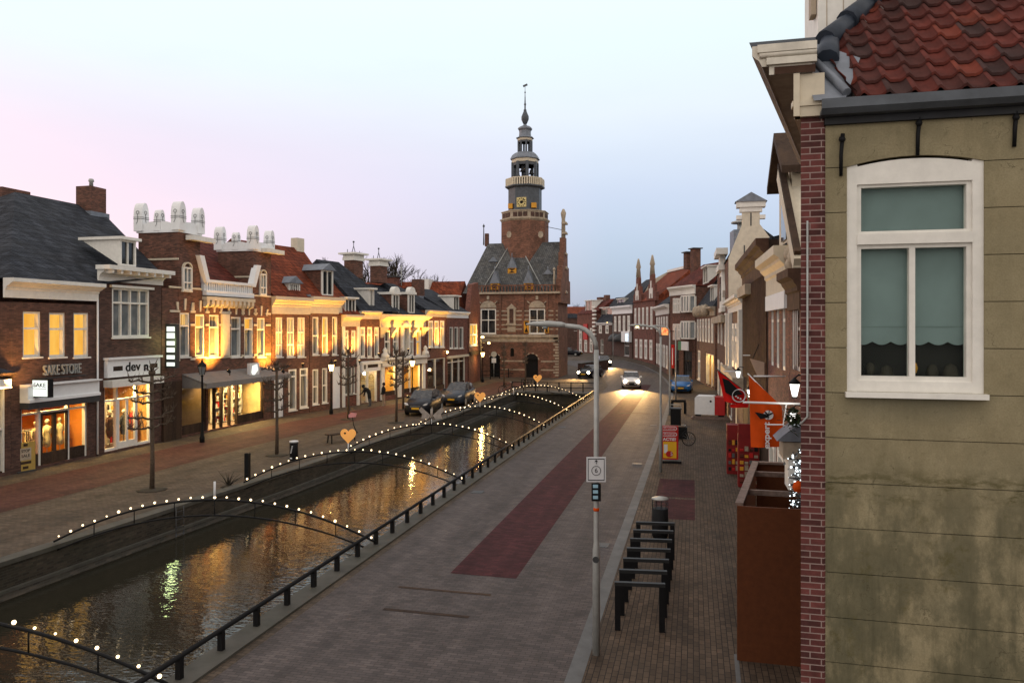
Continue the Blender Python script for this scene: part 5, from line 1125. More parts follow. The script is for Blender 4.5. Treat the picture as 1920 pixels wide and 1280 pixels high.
# brick corner house with bays
h=House('house','three storey brick corner house with white bay windows and two roof chimneys',(-2.75,92.8),(.22,86.9)); zc0,zc1=h.Z(1285,553),h.Z(1285,538)
for (pt,pb) in ((556,583),(604,633)):
    a,c=h.X(1282),h.X(1303); z0,z1=h.Z(1292,pb),h.Z(1292,pt)
    o=MB().ext([(a,0),(a+.35,-.55),(c-.35,-.55),(c,0)],'z',z0-.15,z0).ext([(a,0),(a+.35,-.55),(c-.35,-.55),(c,0)],'z',z1,z1+.15).build('bay_window',M['white'],h.t)
    b=MB(); 
    for x,y in ((a,.0),(a+.35,-.55),(a+.35+(c-a-.7)*.36,-.55),(a+.35+(c-a-.7)*.66,-.55),(c-.35,-.55),(c,0)): b.box(x-.12,y-.03,z0,x+.12,y+.12,z1)
    b.build('mullion',M['white'],o); MB().ext([(a+.1,.05),(a+.4,-.48),(c-.4,-.48),(c-.1,.05)],'z',z0+.01,z1-.01).build('pane',M['greypane'],o)
    for px in (1264.5,1269,1273.5): h.win((h.X(px)-.28,h.Z(px,pb+3),h.X(px)+.28,h.Z(px,pt+3)),'curtain',fw=.16,rec=.02,dp=.2)
h.win((3.6,.2,5.8,3.2),'glass',fm='dark_wood'); h.win((.6,.2,2.4,3.2),'glass',fm='dark_wood')
h.wall(zc1-.1,8,M['brick_brown']); h.cornice(zc0+.05,zc1+.15,.4,'white'); h.roof('ridge',h.Z(1296,500,3.5),'darkred',rd=3.5,ze=zc1,hipl=1.8,hipr=1.0)
h.chimney(h.X(1290,3.6),3.6,h.Z(1290,505,3.6),h.Z(1290,474,3.6),.9,.8,'brick_brown','slab'); h.chimney(h.X(1304,3.6),3.6,h.Z(1304,505,3.6)-.5,h.Z(1304,467,3.6),1.0,.9,'brick_brown','slab')
g=thing('shop_sign','green and white sign sticking out low on the three storey brick corner house','sign',(*h.wp(h.X(1293),-.9),h.Z(1293,648)),h.a); MB().box(-.2,-.06,-.5,1.5,.06,.5).build('white_half',M['signwhite'],g); MB().box(-1.0,-.06,-.5,-.2,.06,.5).build('green_half',M['green'],g); MB().box(-1.2,.06,.1,-.9,.9,.2).build('bracket',M['black'],g)
g=thing('hanging_sign','red and yellow lit box sign hanging over the road by the brick corner house','sign',(*h.wp(h.X(1264),-1.2),h.Z(1264,621)),h.a); MB().box(-.7,-.12,-.45,.7,.12,.45).build('case',em('red_sign_glow',(1,.12,.05),1.1,scale=(3,3,3),col2=(1,.6,.2)),g); MB().bar((0,.12,0),(0,1.2,0),.08,.08).build('bracket',M['black'],g)
g=thing('banner','narrow red upright banner on the wall near the far brick corner','banner',(*h.wp(h.X(1269),-.5),h.Z(1269,668)),h.a); MB().box(-.35,-.05,-1.4,.35,.05,1.4).build('cloth',M['redcloth'],g); MB().box(-.1,-.06,-1.0,.1,-.052,1.0).build('pale_print',M['signwhite'],g)
# long low white corniced house
h=House('house','low house with a white corniced front and a dark hipped roof corner',(-5.3,110.8),(-2.9,93.6)); zc0,zc1=h.Z(1242,590),h.Z(1242,573)
wins(h,5,h.Z(1240,622),h.Z(1240,587)-.5,1.6,'curtain',fw=.4); wins(h,5,.7,3.6,1.8,'curtain',fw=.4); h.wall(zc1,10,M['brick_brown']); h.cornice(zc0,zc1,.6,'white'); h.roof('ridge',h.Z(1255,545,4),'slate',rd=4,ze=zc1,hipl=2)
# twin gabled red brick house
h=House('house','tall red brick house with two pinnacled gables and a big red roof',(-9.5,123.2),(-5.5,111.6),z0=.4); ze_=h.Z(1205,565); D=12
wins(h,5,h.Z(1210,617),h.Z(1210,576),1.0,'curtain',fw=.3,x0=.2); wins(h,4,1.0,4.0,1.4,'curtain',fw=.35)
h.wall(ze_,D,M['brick_red']); h.roof('ridge',h.Z(1220,518,6),'redtile',rd=6,ze=ze_)
MB().box(-.2,5.7,h.Z(1220,519,6),h.L,6.3,h.Z(1220,515,6)).build('ridge_cap',M['white'],h.t)
for px,pt in ((1196,485),(1222,478)):
    x=h.X(px); z=h.Z(px,545); zt=h.Z(px,pt); w=2.4
    b=MB(); b.ext([(x-w,ze_-.1),(x+w,ze_-.1),(x+w,ze_+1.2),(x+w*.7,ze_+1.3),(x+w*.65,ze_+2.4),(x+w*.35,ze_+2.5),(x+w*.3,ze_+3.8),(x+.5,ze_+3.9),(x+.45,zt-3.0),(x-.45,zt-3.0),(x-.5,ze_+3.9),(x-w*.3,ze_+3.8),(x-w*.35,ze_+2.5),(x-w*.65,ze_+2.4),(x-w*.7,ze_+1.3),(x-w,ze_+1.2)],'y',-.1,.35); o=b.build('gable',M['brick_red'],h.t)
    MB().tube([(x,.1,zt-3.0),(x,.1,zt-1.6),(x,.1,zt-1.4),(x,.1,zt-.6),(x,.1,zt)],[.42,.3,.42,.25,.12],8).build('pinnacle',M['stone'],o)
    MB().box(x-.9,-.16,ze_+.3,x-.35,-.09,ze_+1.8).box(x+.35,-.16,ze_+.3,x+.9,-.09,ze_+1.8).box(x-.25,-.16,ze_+1.0,x+.25,-.09,ze_+2.9).build('gable_window',M['white'],o)
b=MB(); b.add([(-.2,.4,ze_-1),(-.2,8,ze_-1),(-.2,6,h.Z(1185,525,6)),(-.2,3,h.Z(1180,535,3))],[(0,1,2,3)]); b.build('plaster_side',M['plaster'],h.t)
# far curve
h=House('shop_house','white corniced house above dark round awnings on the far bend',(-14.2,135.8),(-9.8,124.4),z0=.8); zc0,zc1=h.Z(1170,588),h.Z(1170,573)
wins(h,4,h.Z(1170,622),h.Z(1170,592),1.3,'glass',fw=.3,mull=1); h.win((7.5,1.0,10.5,3.8),'glass',fm='grey',fw=.2); h.wall(zc1,10,M['brick_dark']); h.cornice(zc0,zc1,.5,'white_cool'); h.roof('ridge',h.Z(1160,535,5),'slate',rd=5,ze=zc1,hipl=4,hipr=4); h.dormer(h.X(1158,.5),h.X(1170,.5),.5,h.Z(1164,582,.5),h.Z(1164,561,.5),2.6,roof='white')
h.band(h.L*.6,3.4,h.L-.3,5.2,.5,'white_cool','shop_fascia'); 
b=MB()
for f in (.12,.4): b.lathe([(1.5,0),(1.4,.6),(1.0,1.1),(.3,1.4)],(h.L*f+1,-.1,3.4),12)
b.build('round_awning',M['darkgrey'],h.t)
g=thing('shop_sign','small bright white blue lit sign at the end of the far white fascia','sign',(*h.wp(h.L*.95,-.8),4.2),h.a); MB().box(-.35,-.1,-.6,.35,.1,.6).build('case',em('blue_white_glow',(.7,.85,1),1.6),g); MB().bar((0,.1,0),(0,.8,0),.08,.08).build('bracket',M['black'],g)
h=House('house','dark roofed house with a wide flat white dormer on the far bend',(-18,142.4),(-14.4,136.2),z0=.8); zc1=h.Z(1132,606)
wins(h,2,h.Z(1132,625),h.Z(1132,610),1.3,'curtain',fw=.25); h.win((2,1,3.4,3.6),'curtain'); h.wall(zc1,9,M['brick_dark']); h.cornice(zc1-.3,zc1+.1,.4,'white_cool'); h.roof('ridge',h.Z(1132,560,4),'slate',rd=4,ze=zc1); h.dormer(h.X(1126,1.2),h.X(1148,1.2),1.2,h.Z(1137,592,1.2),h.Z(1137,577,1.2),2.4,roof='white',pane='plaster' if 0 else 'curtain',mull=1)
h.chimney(h.X(1138,4),4,h.Z(1138,565,4),h.Z(1138,553,4),1.1,.9,'brick_brown'); h.chimney(h.X(1126,4.2),4.2,h.Z(1126,568,4),h.Z(1126,557,4),1.8,.9,'brick_brown')
h=House('house','corner house with black and white banded quoins on the far bend',(-23,151),(-18.3,143),z0=.8); zc1=h.Z(1108,588)
wins(h,3,h.Z(1105,640),h.Z(1105,615),1.2,'curtain',fw=.25); wins(h,3,1.0,3.6,1.3,'curtain',fw=.25)
b=MB()
for i in range(9): b.box(h.L-1.2,-.15,3.6+i*.75,h.L+.1,.2,3.6+i*.75+.38)
h.wall(zc1,9,M['brick_red']); b.build('banded_quoins',M['white'],h.t); h.roof('ridge',h.Z(1112,563,4),'darkred',rd=4,ze=zc1); h.dormer(h.X(1098,.8),h.X(1110,.8),.8,zc1+.4,zc1+2.6,2.2,roof='white',pane='curtain')
MB().box(h.L*.4,-.2,3.4,h.L*.62,-.05,6.5).build('red_panel',M['redpaint'],h.t)
# ------------------------------------------------------------------ light arches over the canal
def clx(y):
    for p,q in zip(CL[:-1],CL[1:]):
        if p[1]<=y<=q[1]: return p[0]+(q[0]-p[0])*(y-p[1])/(q[1]-p[1])
    return CL[-1][0]
ARCH_Y=[(8.6,10.6),(16.9,18.9),(25.0,27.1),(33.1,35.1),(41.2,43.0),(49.3,51.1),(57.3,59.1)]
ALAB=['nearest arch of lights, cut off by the lower edge of the picture','second arch of lights crossing the canal, a bare white stick on its crown','arch of lights over the canal that carries the biggest orange heart','arch of lights over the canal that carries the winged butterfly sign','arch of lights over the canal that carries the middle orange heart','arch of lights with a short white stick, between two heart arches','last arch of lights before the bridge, carrying the farthest heart']
arcmid=[]
proto=None
sb=MB(); sb.sph((0,0,0),.028,8)
for i,(ya,yb) in enumerate(ARCH_Y):
    xl=clx(ya)-.1; xr=CR+.2; t=thing('light_arch',ALAB[i],'light arch',(0,0,0),0,'light arches over the canal')
    def ap(f,lo=0): 
        q=1-(2*f-1)**2; z=(.12+1.15*q) if not lo else (-.15+1.0*q)
        return (xl+(xr-xl)*f, ya+(yb-ya)*f, z)
    n=30; MB().tube([ap(k/n) for k in range(n+1)],.03,6).build('upper_tube',M['black'],t); MB().tube([ap(k/n,1) for k in range(n+1)],.025,6).build('lower_tube',M['black'],t)
    for k in range(1,8):
        f=k/8; a=Vector(ap(f)); c=Vector(ap(f,1)); MB().tube([a,c],.015,5).build('strut',M['black'],t)
    nb=27
    for k in range(nb):
        p=ap(.015+.97*k/(nb-1))
        if proto is None: proto=sb.build('bulb',M['bulb'],t); o=proto
        else: o=proto.copy(); COL.objects.link(o); o.parent=t
        o.location=(p[0],p[1],p[2]+.07+random.uniform(-.012,.012)); q_=random.choice((.75,.9,1,1,1.15,1.35)); o.scale=(q_,q_,q_)
    arcmid.append(ap(.5 if i!=2 else .47))
def heart(loc,label,s=.29):
    t=thing('heart_sign',label,'heart sign',loc,YAW-R(8),'orange hearts on the light arches')
    pts=[]
    for k in range(40):
        a=2*math.pi*k/40; pts.append((s*16*math.sin(a)**3/16, s*(13*math.cos(a)-5*math.cos(2*a)-2*math.cos(3*a)-math.cos(4*a))/15+.62))
    b=MB(); b.ext(pts,'y',-.02,.02); o=b.build('heart',M['heart'],t)
    b=MB(); b.ext([(x*.16-.12,(z-.62)*.16+.70) for x,z in pts],'y',-.024,-.021); b.build('small_heart_cut',M['dark_wood'],o)
    MB().tube([(0,0,0),(0,0,.36)],.022,6).build('stick',M['signwhite'],t)
heart(arcmid[2],'biggest orange heart sign, on the arch nearest the bench',.30); heart(arcmid[4],'middle orange heart sign on an arch in front of the parked cars',.32); heart(arcmid[6],'farthest orange heart sign near the bridge railing',.34)
t=thing('butterfly_sign','pale winged butterfly shaped sign on a white stick above an arch','butterfly sign',arcmid[3],YAW)
b=MB()
for s in (-1,1): b.ext([(s*.05,.45),(s*.5,.85),(s*.62,.7),(s*.45,.5),(s*.5,.3),(s*.2,.25)],'y',-.01,.01)
b.tube([(0,0,.3),(0,0,.75)],.06,6); b.build('wings',pm('pale_wings',(.35,.3,.26),.6,.3,6),t); MB().tube([(0,0,0),(0,0,.4)],.022,6).build('stick',M['signwhite'],t)
for i,lab in ((1,'bare white stick standing on the second light arch'),(5,'short white stick standing on the light arch before the bridge')):
    t=thing('stick','%s'%lab,'stick',arcmid[i],0); MB().tube([(0,0,0),(0,0,.5)],.03,6).build('pole',M['signwhite'],t)
t=thing('quay_ladder','narrow steel ladder hanging down the brick quay wall','ladder',(clx(21.4)+.12,21.4,0),R(88))
b=MB()
for s in (-.18,.18): b.tube([(s,0,-1.3),(s,0,.05)],.018,5)
b.build('side_rail',M['darkgrey'],t); b=MB()
for k in range(5): b.tube([(-.18,0,-1.1+k*.25),(.18,0,-1.1+k*.25)],.014,5)
b.build('rung',M['darkgrey'],t)
# ------------------------------------------------------------------ street lamps on the road side
def streetlamp(x,y,label,lit=False,H=6.06,arm=1.15,dx=-1,s=1.0):
    t=thing('street_lamp',label,'street lamp',(x,y,hz(x,y)+.02),0,'grey street lamps along the road')
    MB().tube([(0,0,0),(0,0,1.9),(0,0,2.05),(0,0,3.6),(0,0,H-.5)],[.072,.068,.05,.048,.045],10).build('pole',M['grey'],t)
    pts=[(0,0,H-.5)]+[(dx*(.42-.42*math.cos(a)),0,H-.5+.42*math.sin(a)) for a in [math.pi/2*k/6 for k in range(1,7)]]+[(dx*(arm*.5),0,H-.06)]
    MB().tube(pts,[.045]*7+[.04],10).build('arm',M['grey'],t)
    b=MB(); x0=dx*arm*.48; b.tube([(x0,0,H-.06),(x0+dx*.1,0,H-.045),(x0+dx*.32,0,H-.03),(x0+dx*.62,0,H-.03),(x0+dx*.76,0,H-.04)],[.035,.055,.06,.045,.012],10); hd=b.build('lamp_head',M['grey'],t)
    MB().lathe([(.015,0),(.055,.01),(.06,.05)],(x0+dx*.4,0,H-.13),10).build('lens',M['lampglow'] if lit else M['greypane'],hd)
    return t
sl=streetlamp(-1.72,13.6,'nearest grey street lamp, with the white number sign on its pole')
MB().tube([(0,0,2.62),(0,0,2.68)],.053,10).build('orange_band',M['orange'],sl); MB().tube([(0,-.072,1.75),(0,-.068,1.75)],.06,12).build('sticker',M['darkgrey'],sl)
streetlamp(-1.3,31.2,'second grey street lamp, beside the red and yellow sandwich board',True); streetlamp(-1.55,51.5,'third grey street lamp, at the kerb before the blue car',False); streetlamp(-12.6,121,'farthest grey street lamp, on the bend of the road',True)
t=thing('sign_mast','thin grey mast beside the blue parked car','mast',(-1.35,60.5,.02)); MB().tube([(0,0,0),(0,0,5.9)],[.06,.045],8).build('pole',M['grey'],t)
t=thing('number_sign','white framed sign with an arrow and a circled 6 on the nearest lamp pole','sign',(-1.73,13.6,0),YAW-R(1))
zc=3.41; b=MB(); b.box(-.175,-.085,zc-.225,.175,-.068,zc+.225); bo=b.build('board',M['signwhite'],t)
MB().box(-.15,-.09,zc-.2,.15,-.086,zc-.185).box(-.15,-.09,zc+.185,.15,-.086,zc+.2).box(-.15,-.0905,zc-.2,-.14,-.0855,zc+.2).box(.14,-.0905,zc-.2,.15,-.0855,zc+.2).build('border',M['black'],bo)
b=MB(); ring=[(.082*math.cos(a),-.09,zc-.02+.082*math.sin(a)) for a in [2*math.pi*k/20 for k in range(21)]]; b.tube(ring,.005,4); b.bar((0,-.09,zc+.1),(0,-.09,zc+.17),.012,.008); b.ext([(-.035,zc+.135),(0,zc+.18),(.035,zc+.135),(0,zc+.15)],'y',-.092,-.087); b.build('ring_and_arrow',M['black'],bo)
text('6',.12,bo,(0,-.088,zc-.02),M['black'],ex=.003)
t=thing('parking_plate','small black plate with three blue white pictograms under the number sign','sign',(-1.73,13.6,0),YAW-R(1))
MB().box(-.085,-.1,2.84,.085,-.07,3.165).build('plate',M['black'],t); pb=pm('pictogram_blue',(.3,.5,.62),.5,.1,5)
b=MB()
for k in range(3): b.box(-.06,-.104,2.88+k*.1,.03,-.1,2.94+k*.1)
b.build('pictogram',pb,t)
# ------------------------------------------------------------------ bicycle stands, bin, boards
for i in range(7):
    y=14.8+.78*i; t=thing('bicycle_stand','x','bicycle stand',(-1.45+.012*i,y,.026),R(7),'black bicycle stands in a row on the sidewalk')
    t['label']=['nearest of the black bicycle stands, both its legs fully visible','second black bicycle stand of the sidewalk row','third black bicycle stand of the sidewalk row','fourth and middle black bicycle stand of the sidewalk row','fifth black bicycle stand of the sidewalk row','sixth black bicycle stand, last but one before the litter bin','farthest black bicycle stand, directly in front of the litter bin'][i]
    if i==0:
        MB().box(-.055,-.04,0,.055,.04,.88).build('leg',M['black'],t); c=MB().box(-.055,-.04,0,.055,.04,.88).build('leg',M['black'],t); c.location=(.86,0,0)
        MB().box(-.06,-.045,.88,.92,.045,.95).build('crossbar',pm('stand_black',(.02,.021,.022),.5,.2,8,spec=.25),t); st0=t
    else:
        for ch in st0.children: c=ch.copy(); COL.objects.link(c); c.parent=t
t=thing('litter_bin','black round litter bin with a pale wire rim behind the bicycle stands','bin',(-.92,21.6,.026))
MB().lathe([(.2,0),(.23,.05),(.23,.82),(.2,.82)],(0,0,0),18).build('body',M['black'],t)
b=MB(); 
for k in range(9): a=2*math.pi*k/9; b.tube([(.22*math.cos(a),.22*math.sin(a),.8),(.22*math.cos(a),.22*math.sin(a),1.08)],.008,4)
b.tube([(.22*math.cos(2*math.pi*k/18),.22*math.sin(2*math.pi*k/18),.95) for k in range(19)],.008,4); b.build('cage',M['darkgrey'],t); MB().lathe([(.235,1.08),(.235,1.11),(.02,1.16)],(0,0,0),18).build('lid',M['grey'],t)
p=G(1256,868); t=thing('sandwich_board','red and yellow sandwich board with discount lettering beside the second lamp pole','sandwich board',(p[0]+.02,p[1],.03),YAW-R(8))
w,hh_=.34,1.62; b=MB(); b.box(-w,-.03,.14,w,.03,hh_); bo=b.build('panel',M['redpaint'],t)
MB().box(-w+.03,-.034,.2,w-.08,-.031,.92).build('yellow_poster',M['yellow'],bo); MB().box(-w+.06,-.038,.42,-.12,-.035,.8).build('product_print',M['signwhite'],bo)
MB().ext([(-w+.0+.3+.16*math.cos(2*math.pi*k/14),.38+.14*math.sin(2*math.pi*k/14)) for k in range(14)],'y',-.042,-.0385).build('price_spot',M['redpaint'],bo)
text('5',.22,bo,(-.0+.05,-.043,.38),M['signwhite'],ex=.003)
for zz in (1.50,1.24): 
    MB().ext([(-w+.02,zz-.09),(w-.14,zz-.09),(w-.06,zz-.04),(w-.06,zz+.04),(w-.14,zz+.09),(-w+.02,zz+.09)],'y',-.036,-.0305).build('white_lozenge',M['signwhite'],bo)
    MB().ext([(-w+.03,zz-.065),(w-.16,zz-.065),(w-.09,zz-.03),(w-.09,zz+.03),(w-.16,zz+.065),(-w+.03,zz+.065)],'y',-.04,-.0365).build('red_lozenge',M['redpaint'],bo)
    text('Kruidvat',.13,bo,(-.03,-.042,zz),M['signwhite'],ex=.003,width=.46)
text('ACTIE!',.17,bo,(-.04,-.036,1.02),M['signwhite'],ex=.003,width=.56,bold=.006)
MB().box(-.36,-.22,0,.46,.22,.09).build('foot',M['black'],t)
def bicycle(loc,rz,label,col='black'):
    t=thing('bicycle',label,'bicycle',loc,rz,None); fm=M[col]
    for x in (-.52,.52):
        ring=[(x+.33*math.cos(a),0,.35+.33*math.sin(a)) for a in [2*math.pi*k/20 for k in range(21)]]
        wh=MB().tube(ring,.022,5).build('wheel',M['black'],t); b=MB()
        for k in range(6): a=math.pi*k/6; b.tube([(x+.32*math.cos(a),0,.35+.32*math.sin(a)),(x-.32*math.cos(a),0,.35-.32*math.sin(a))],.004,3)
        b.build('spokes',M['grey'],wh)
    b=MB()
    for a,c in (((-.52,0,.35),(-.05,0,.3)),((-.05,0,.3),(-.2,0,.85)),((-.05,0,.3),(.36,0,.78)),((-.52,0,.35),(-.18,0,.75)),((-.18,0,.75),(.36,0,.86)),((.36,0,.95),(.52,0,.35)),((-.55,0,.72),(-.2,0,.72))): b.tube([a,c],.018,6)
    b.build('frame',fm,t); MB().box(-.34,-.08,.88,-.08,.08,.95).build('saddle',M['black'],t); MB().tube([(.22,-.26,1.02),(.34,-.1,1.04),(.34,.1,1.04),(.22,.26,1.02)],.016,6).build('handlebar',M['grey'],t); MB().tube([(-.05,-.1,.3),(-.05,.1,.3)],.07,8).build('crank',M['darkgrey'],t)
    return t
p=G(1262,838); bi=bicycle((p[0]+.25,p[1]+.3,.026),R(14),'black bicycle with a pale crate parked behind the sandwich board'); MB().box(-.8,-.22,.74,-.42,.22,1.0).build('carrier_crate',M['stone'],bi)
p=G(952,738); bicycle((p[0],p[1],0),R(20),'bicycle standing on the quay between the far heart and the hall'); p=G(868,742); bicycle((p[0],p[1],0),R(65),'bicycle leaning behind the second parked car')
def rack(px,py,label,n=2,zz=.9):
    p=G(px,py)
    t=thing('cycle_rack',label,'cycle rack',(p[0],p[1],.026),R(6)); MB().box(-.5,-.06,.78,.5,.06,.95).build('crossbar',M['black'],t)
    for x in (-.44,.44): MB().box(x-.1,-.06,0,x+.1,.06,.78).build('leg',M['black'],t)
rack(1272,776,'black steel cycle rack on the sidewalk before the blue car'); 
p=G(1267,800); t=thing('litter_bin','black square litter bin between the rack and the sandwich board','bin',(p[0],p[1],.026)); MB().box(-.3,-.28,0,.3,.28,1.05).build('body',M['black'],t); MB().box(-.36,-.32,1.05,.36,.32,1.12).build('lid',M['darkgrey'],t); MB().tube([(-.3,0,1.12),(-.3,0,1.3),(.3,0,1.3),(.3,0,1.12)],.025,5).build('handle',M['grey'],t)
p=G(1267,822); t=thing('planter','low black planter box behind the sandwich board','planter',(p[0]+.1,p[1],.026)); MB().box(-.5,-.3,0,.5,.3,.62).build('box',M['black'],t); MB().box(-.42,-.22,.62,.42,.22,.66).build('soil',M['bark'],t)
# covered white and red cart
p=G(1326,784); t=thing('covered_cart','white and red canvas covered cart standing on a timber frame','cart',(p[0],p[1]+.5,.026),R(-8))
b=MB(); b.ext([(-.72,.22),(.55,.22),(.55,1.32),(.45,1.42),(-.6,1.42),(-.72,1.28)],'y',-.6,.6); b.build('white_cover',M['white_cool'],t); MB().ext([(.555,.22),(1.2,.22),(1.2,1.28),(1.1,1.36),(.555,1.4)],'y',-.58,.58).build('red_end',M['redpaint'],t); MB().tube([(.3,-.62,1.1),(.3,-.6,1.1)],.07,8).build('round_patch',M['black'],t)
for x in (-.5,.95):
    MB().tube([(x,-.5,.2),(x,-.42,.2)],.2,12).build('wheel',M['black'],t)
t=thing('timber_frame','weathered timber frame lying on the paving around the covered cart','timber frame',(p[0]+.2,p[1]-.4,.03),R(-4)); MB().box(-1.2,-.55,0,1.9,-.45,.1).box(-1.2,.3,0,1.9,.4,.1).box(-1.2,-.45,0,-1.1,.3,.1).box(1.8,-.45,0,1.9,.3,.1).build('beams',M['plank'],t)
# rusty enclosure by the corner house
a=G(1382,1240); t=thing('rusty_enclosure','tall open topped rust brown panel enclosure against the corner house','enclosure',(a[0],a[1],.026),0)
dx,dy=.62,4.5; W2=1.25; Hh=2.76; ux,uy=dx/math.hypot(dx,dy),dy/math.hypot(dx,dy); rt_=(1,0)
def bx4(p,q,z0,z1,w):
    d=Vector((q[0]-p[0],q[1]-p[1],0)).normalized(); n=Vector((-d.y,d.x,0))*w
    return [(p[0],p[1],z0),(q[0],q[1],z0),(q[0]+n.x,q[1]+n.y,z0),(p[0]+n.x,p[1]+n.y,z0),(p[0],p[1],z1),(q[0],q[1],z1),(q[0]+n.x,q[1]+n.y,z1),(p[0]+n.x,p[1]+n.y,z1)],[(3,2,1,0),(4,5,6,7),(0,1,5,4),(1,2,6,5),(2,3,7,6),(3,0,4,7)]
A0=(0,0);A1=(W2,0);B0=(dx,dy);B1=(W2+dx,dy)
MB().add(*bx4(A0,A1,0,Hh,.05)).build('front_panel',M['rust'],t); MB().add(*bx4((B0[0],B0[1]),(A0[0],A0[1]+.055),0,Hh,.05)).build('side_panel',M['rust'],t); MB().add(*bx4((B1[0],B1[1]-.05),(B0[0]+.06,B0[1]-.05),0,Hh,-.05)).build('back_panel',M['rust'],t)
b=MB(); b.add(*bx4((B0[0]-.03,B0[1]),(A0[0]-.03,A0[1]+.06),Hh,Hh+.05,.14)); b.add(*bx4((B1[0],B1[1]),(B0[0]+.1,B0[1]),Hh,Hh+.05,.12)); b.build('top_rail',M['plank'],t)
for f in (.34,.78): 
    b=MB(); b.add(*bx4((dx*f+.06,dy*f),(W2+dx*f,dy*f),Hh-.12,Hh-.02,.09)); b.build('cross_beam',M['plank'],t)
b=MB(); b.add([(0.05,.05,.02),(W2,.05,.02),(W2+dx,dy-.06,.02),(dx+.05,dy-.06,.02)],[(0,1,2,3)]); b.build('inner_floor',M['black'],t)
# garland, sconces, canopy, flags on the near right fronts
t=thing('light_garland','silvery light garland hanging on the wall behind the rusty enclosure','garland',(1.95,15.2,0)); random.seed(5)
gp=[]
for k in range(95): gp.append((.05*math.sin(k*1.7)+random.uniform(-.14,.16),random.uniform(-.15,.15),2.3+k*.0145))
MB().tube(gp,.012,4).build('wire',M['darkgrey'],t)
cold=em('cold_bulb_glow',(.85,.95,1),3.5,mis=False)
for k,p in enumerate(gp[::1]):
    o=MB().sph(p,random.choice((.008,.01,.012,.022)),6).build('bulb',cold if k==0 else cold,t)
MB().sph((.0,-.1,2.95),.12,8).build('orange_ball',M['orange'],t)
b=MB(); [b.add([(x,y,z),(x+random.uniform(-.06,.06),y+random.uniform(-.05,.05),z+random.uniform(-.05,.05)),(x+random.uniform(-.06,.06),y,z+.05)],[(0,1,2)]) for x,y,z in [(random.gauss(.05,.09),random.gauss(0,.08),random.uniform(2.3,3.65)) for k in range(260)]]; b.build('tinsel',pm('tinsel',(.25,.28,.3),.35,.6,30,.6,metal=.6),t)
def sconce(px,py,Y,label,s=1.0):
    x=WX(px,Y); z=WZ(px,py,Y); t=thing('wall_lantern',label,'lantern',(x,Y,z),0,'wall lanterns on the right fronts'); t.scale=(.7,.7,.78)
    b=MB(); b.lathe([(.02,.28),(.05,.24),(.17,.14),(.15,.11)],(0,0,0),6); b.tube([(0,0,.25),(.1,0,.34),(.3,0,.3)],.02,5); b.build('cap',M['black'],t)
    MB().lathe([(.06,-.2),(.11,.0),(.13,.11)],(0,0,0),6).build('glass',em('lantern_white',(1,.97,.9),3.0,mis=False) if 'lantern_white' not in bpy.data.materials else bpy.data.materials['lantern_white'],t); MB().lathe([(.08,-.24),(.06,-.2)],(0,0,0),6).build('base',M['black'],t)
    lamp('lantern_lamp','POINT',(0,-.05,-.32),8*s,(1,.92,.8),t,.08)
sconce(1490,728,15.4,'bright lantern on the brick front next to the corner house'); sconce(1487,780,18.5,'lower bright lantern half hidden by the canopy'); sconce(1406,735,25.5,'bright lantern beside the red flag'); sconce(1384,700,30,'small dark capped lantern left of the red flag',.3)
Yc=15.6; t=thing('shop_canopy','small grey blue curved shop canopy on a pale box by the corner house','canopy',(WX(1500,Yc)-.05,Yc,WZ(1480,822,Yc)),0)
b=MB(); b.ext([(.1,0),(-.42,0),(-.3,.12),(-.12,.26),(.1,.32)],'y',-.4,.4); b.build('hood',M['lead'],t); MB().box(-.3,-.35,-.35,.1,.35,-.02).build('box',M['stone'],t)
MB().box(-.2,-.3,-.95,.1,.3,-.36).build('shutter_case',M['white'],t)
t=thing('shrub','dark evergreen sprig on the wall above the curved canopy','shrub',(WX(1492,15.2),15.2,WZ(1490,800,15.2)),0); random.seed(4); b=MB()
for k in range(220):
    c=Vector((random.gauss(0,.1),random.gauss(0,.1),random.gauss(.12,.1))); d=Vector((random.uniform(-1,1),random.uniform(-1,1),random.uniform(-.3,1)))*.06; e=d.cross(Vector((.3,.5,.8)))*.5; b.add([c-d,c+e,c+d,c-e],[(0,1,2,3)])
b.build('leaves',M['leaf'],t,recalc=False); MB().tube([(.05,.1,-.1),(0,0,.15)],.012,5).build('stem',M['bark'],t)
def cloth(pts,name,mat,t,wav=.03,nx=10,nz=16):
    # quadrilateral flag: pts = top-left, top-right, bottom-right, bottom-left in local x,z
    (a,b_,c,d)=[Vector((p[0],0,p[1])) for p in pts]; vs=[]; B=MB()
    for j in range(nz+1):
        for i in range(nx+1):
            u,v=i/nx,j/nz; p=(a*(1-u)+b_*u)*(1-v)+(d*(1-u)+c*u)*v; vs.append((p.x,wav*math.sin(u*6+v*3)*(.3+v)+.5*wav*math.sin(u*13-v*5),p.z))
    B.add(vs,[(j*(nx+1)+i,j*(nx+1)+i+1,(j+1)*(nx+1)+i+1,(j+1)*(nx+1)+i) for j in range(nz) for i in range(nx)],0,True)
    return B.build(name,mat,t,recalc=False)
Yo=16.6
def fl(px,py,Y): return (WX(px,Y),WZ(px,py,Y))
o0=fl(1404,702,Yo); P=lambda px,py:(fl(px,py,Yo)[0]-o0[0],fl(px,py,Yo)[1]-o0[1])
t=thing('flag','large orange flag with vertical expert lettering on a slanted pole','flag',(o0[0],Yo,o0[1]),0)
cloth([P(1404,703),P(1466,762),P(1470,838),P(1408,838)],'cloth',M['orange'],t,.035)
tip=P(1402,700); rootp=P(1492,793); MB().tube([(tip[0],.01,tip[1]),(rootp[0],.12,rootp[1])],.014,6).build('pole',M['signwhite'],t)
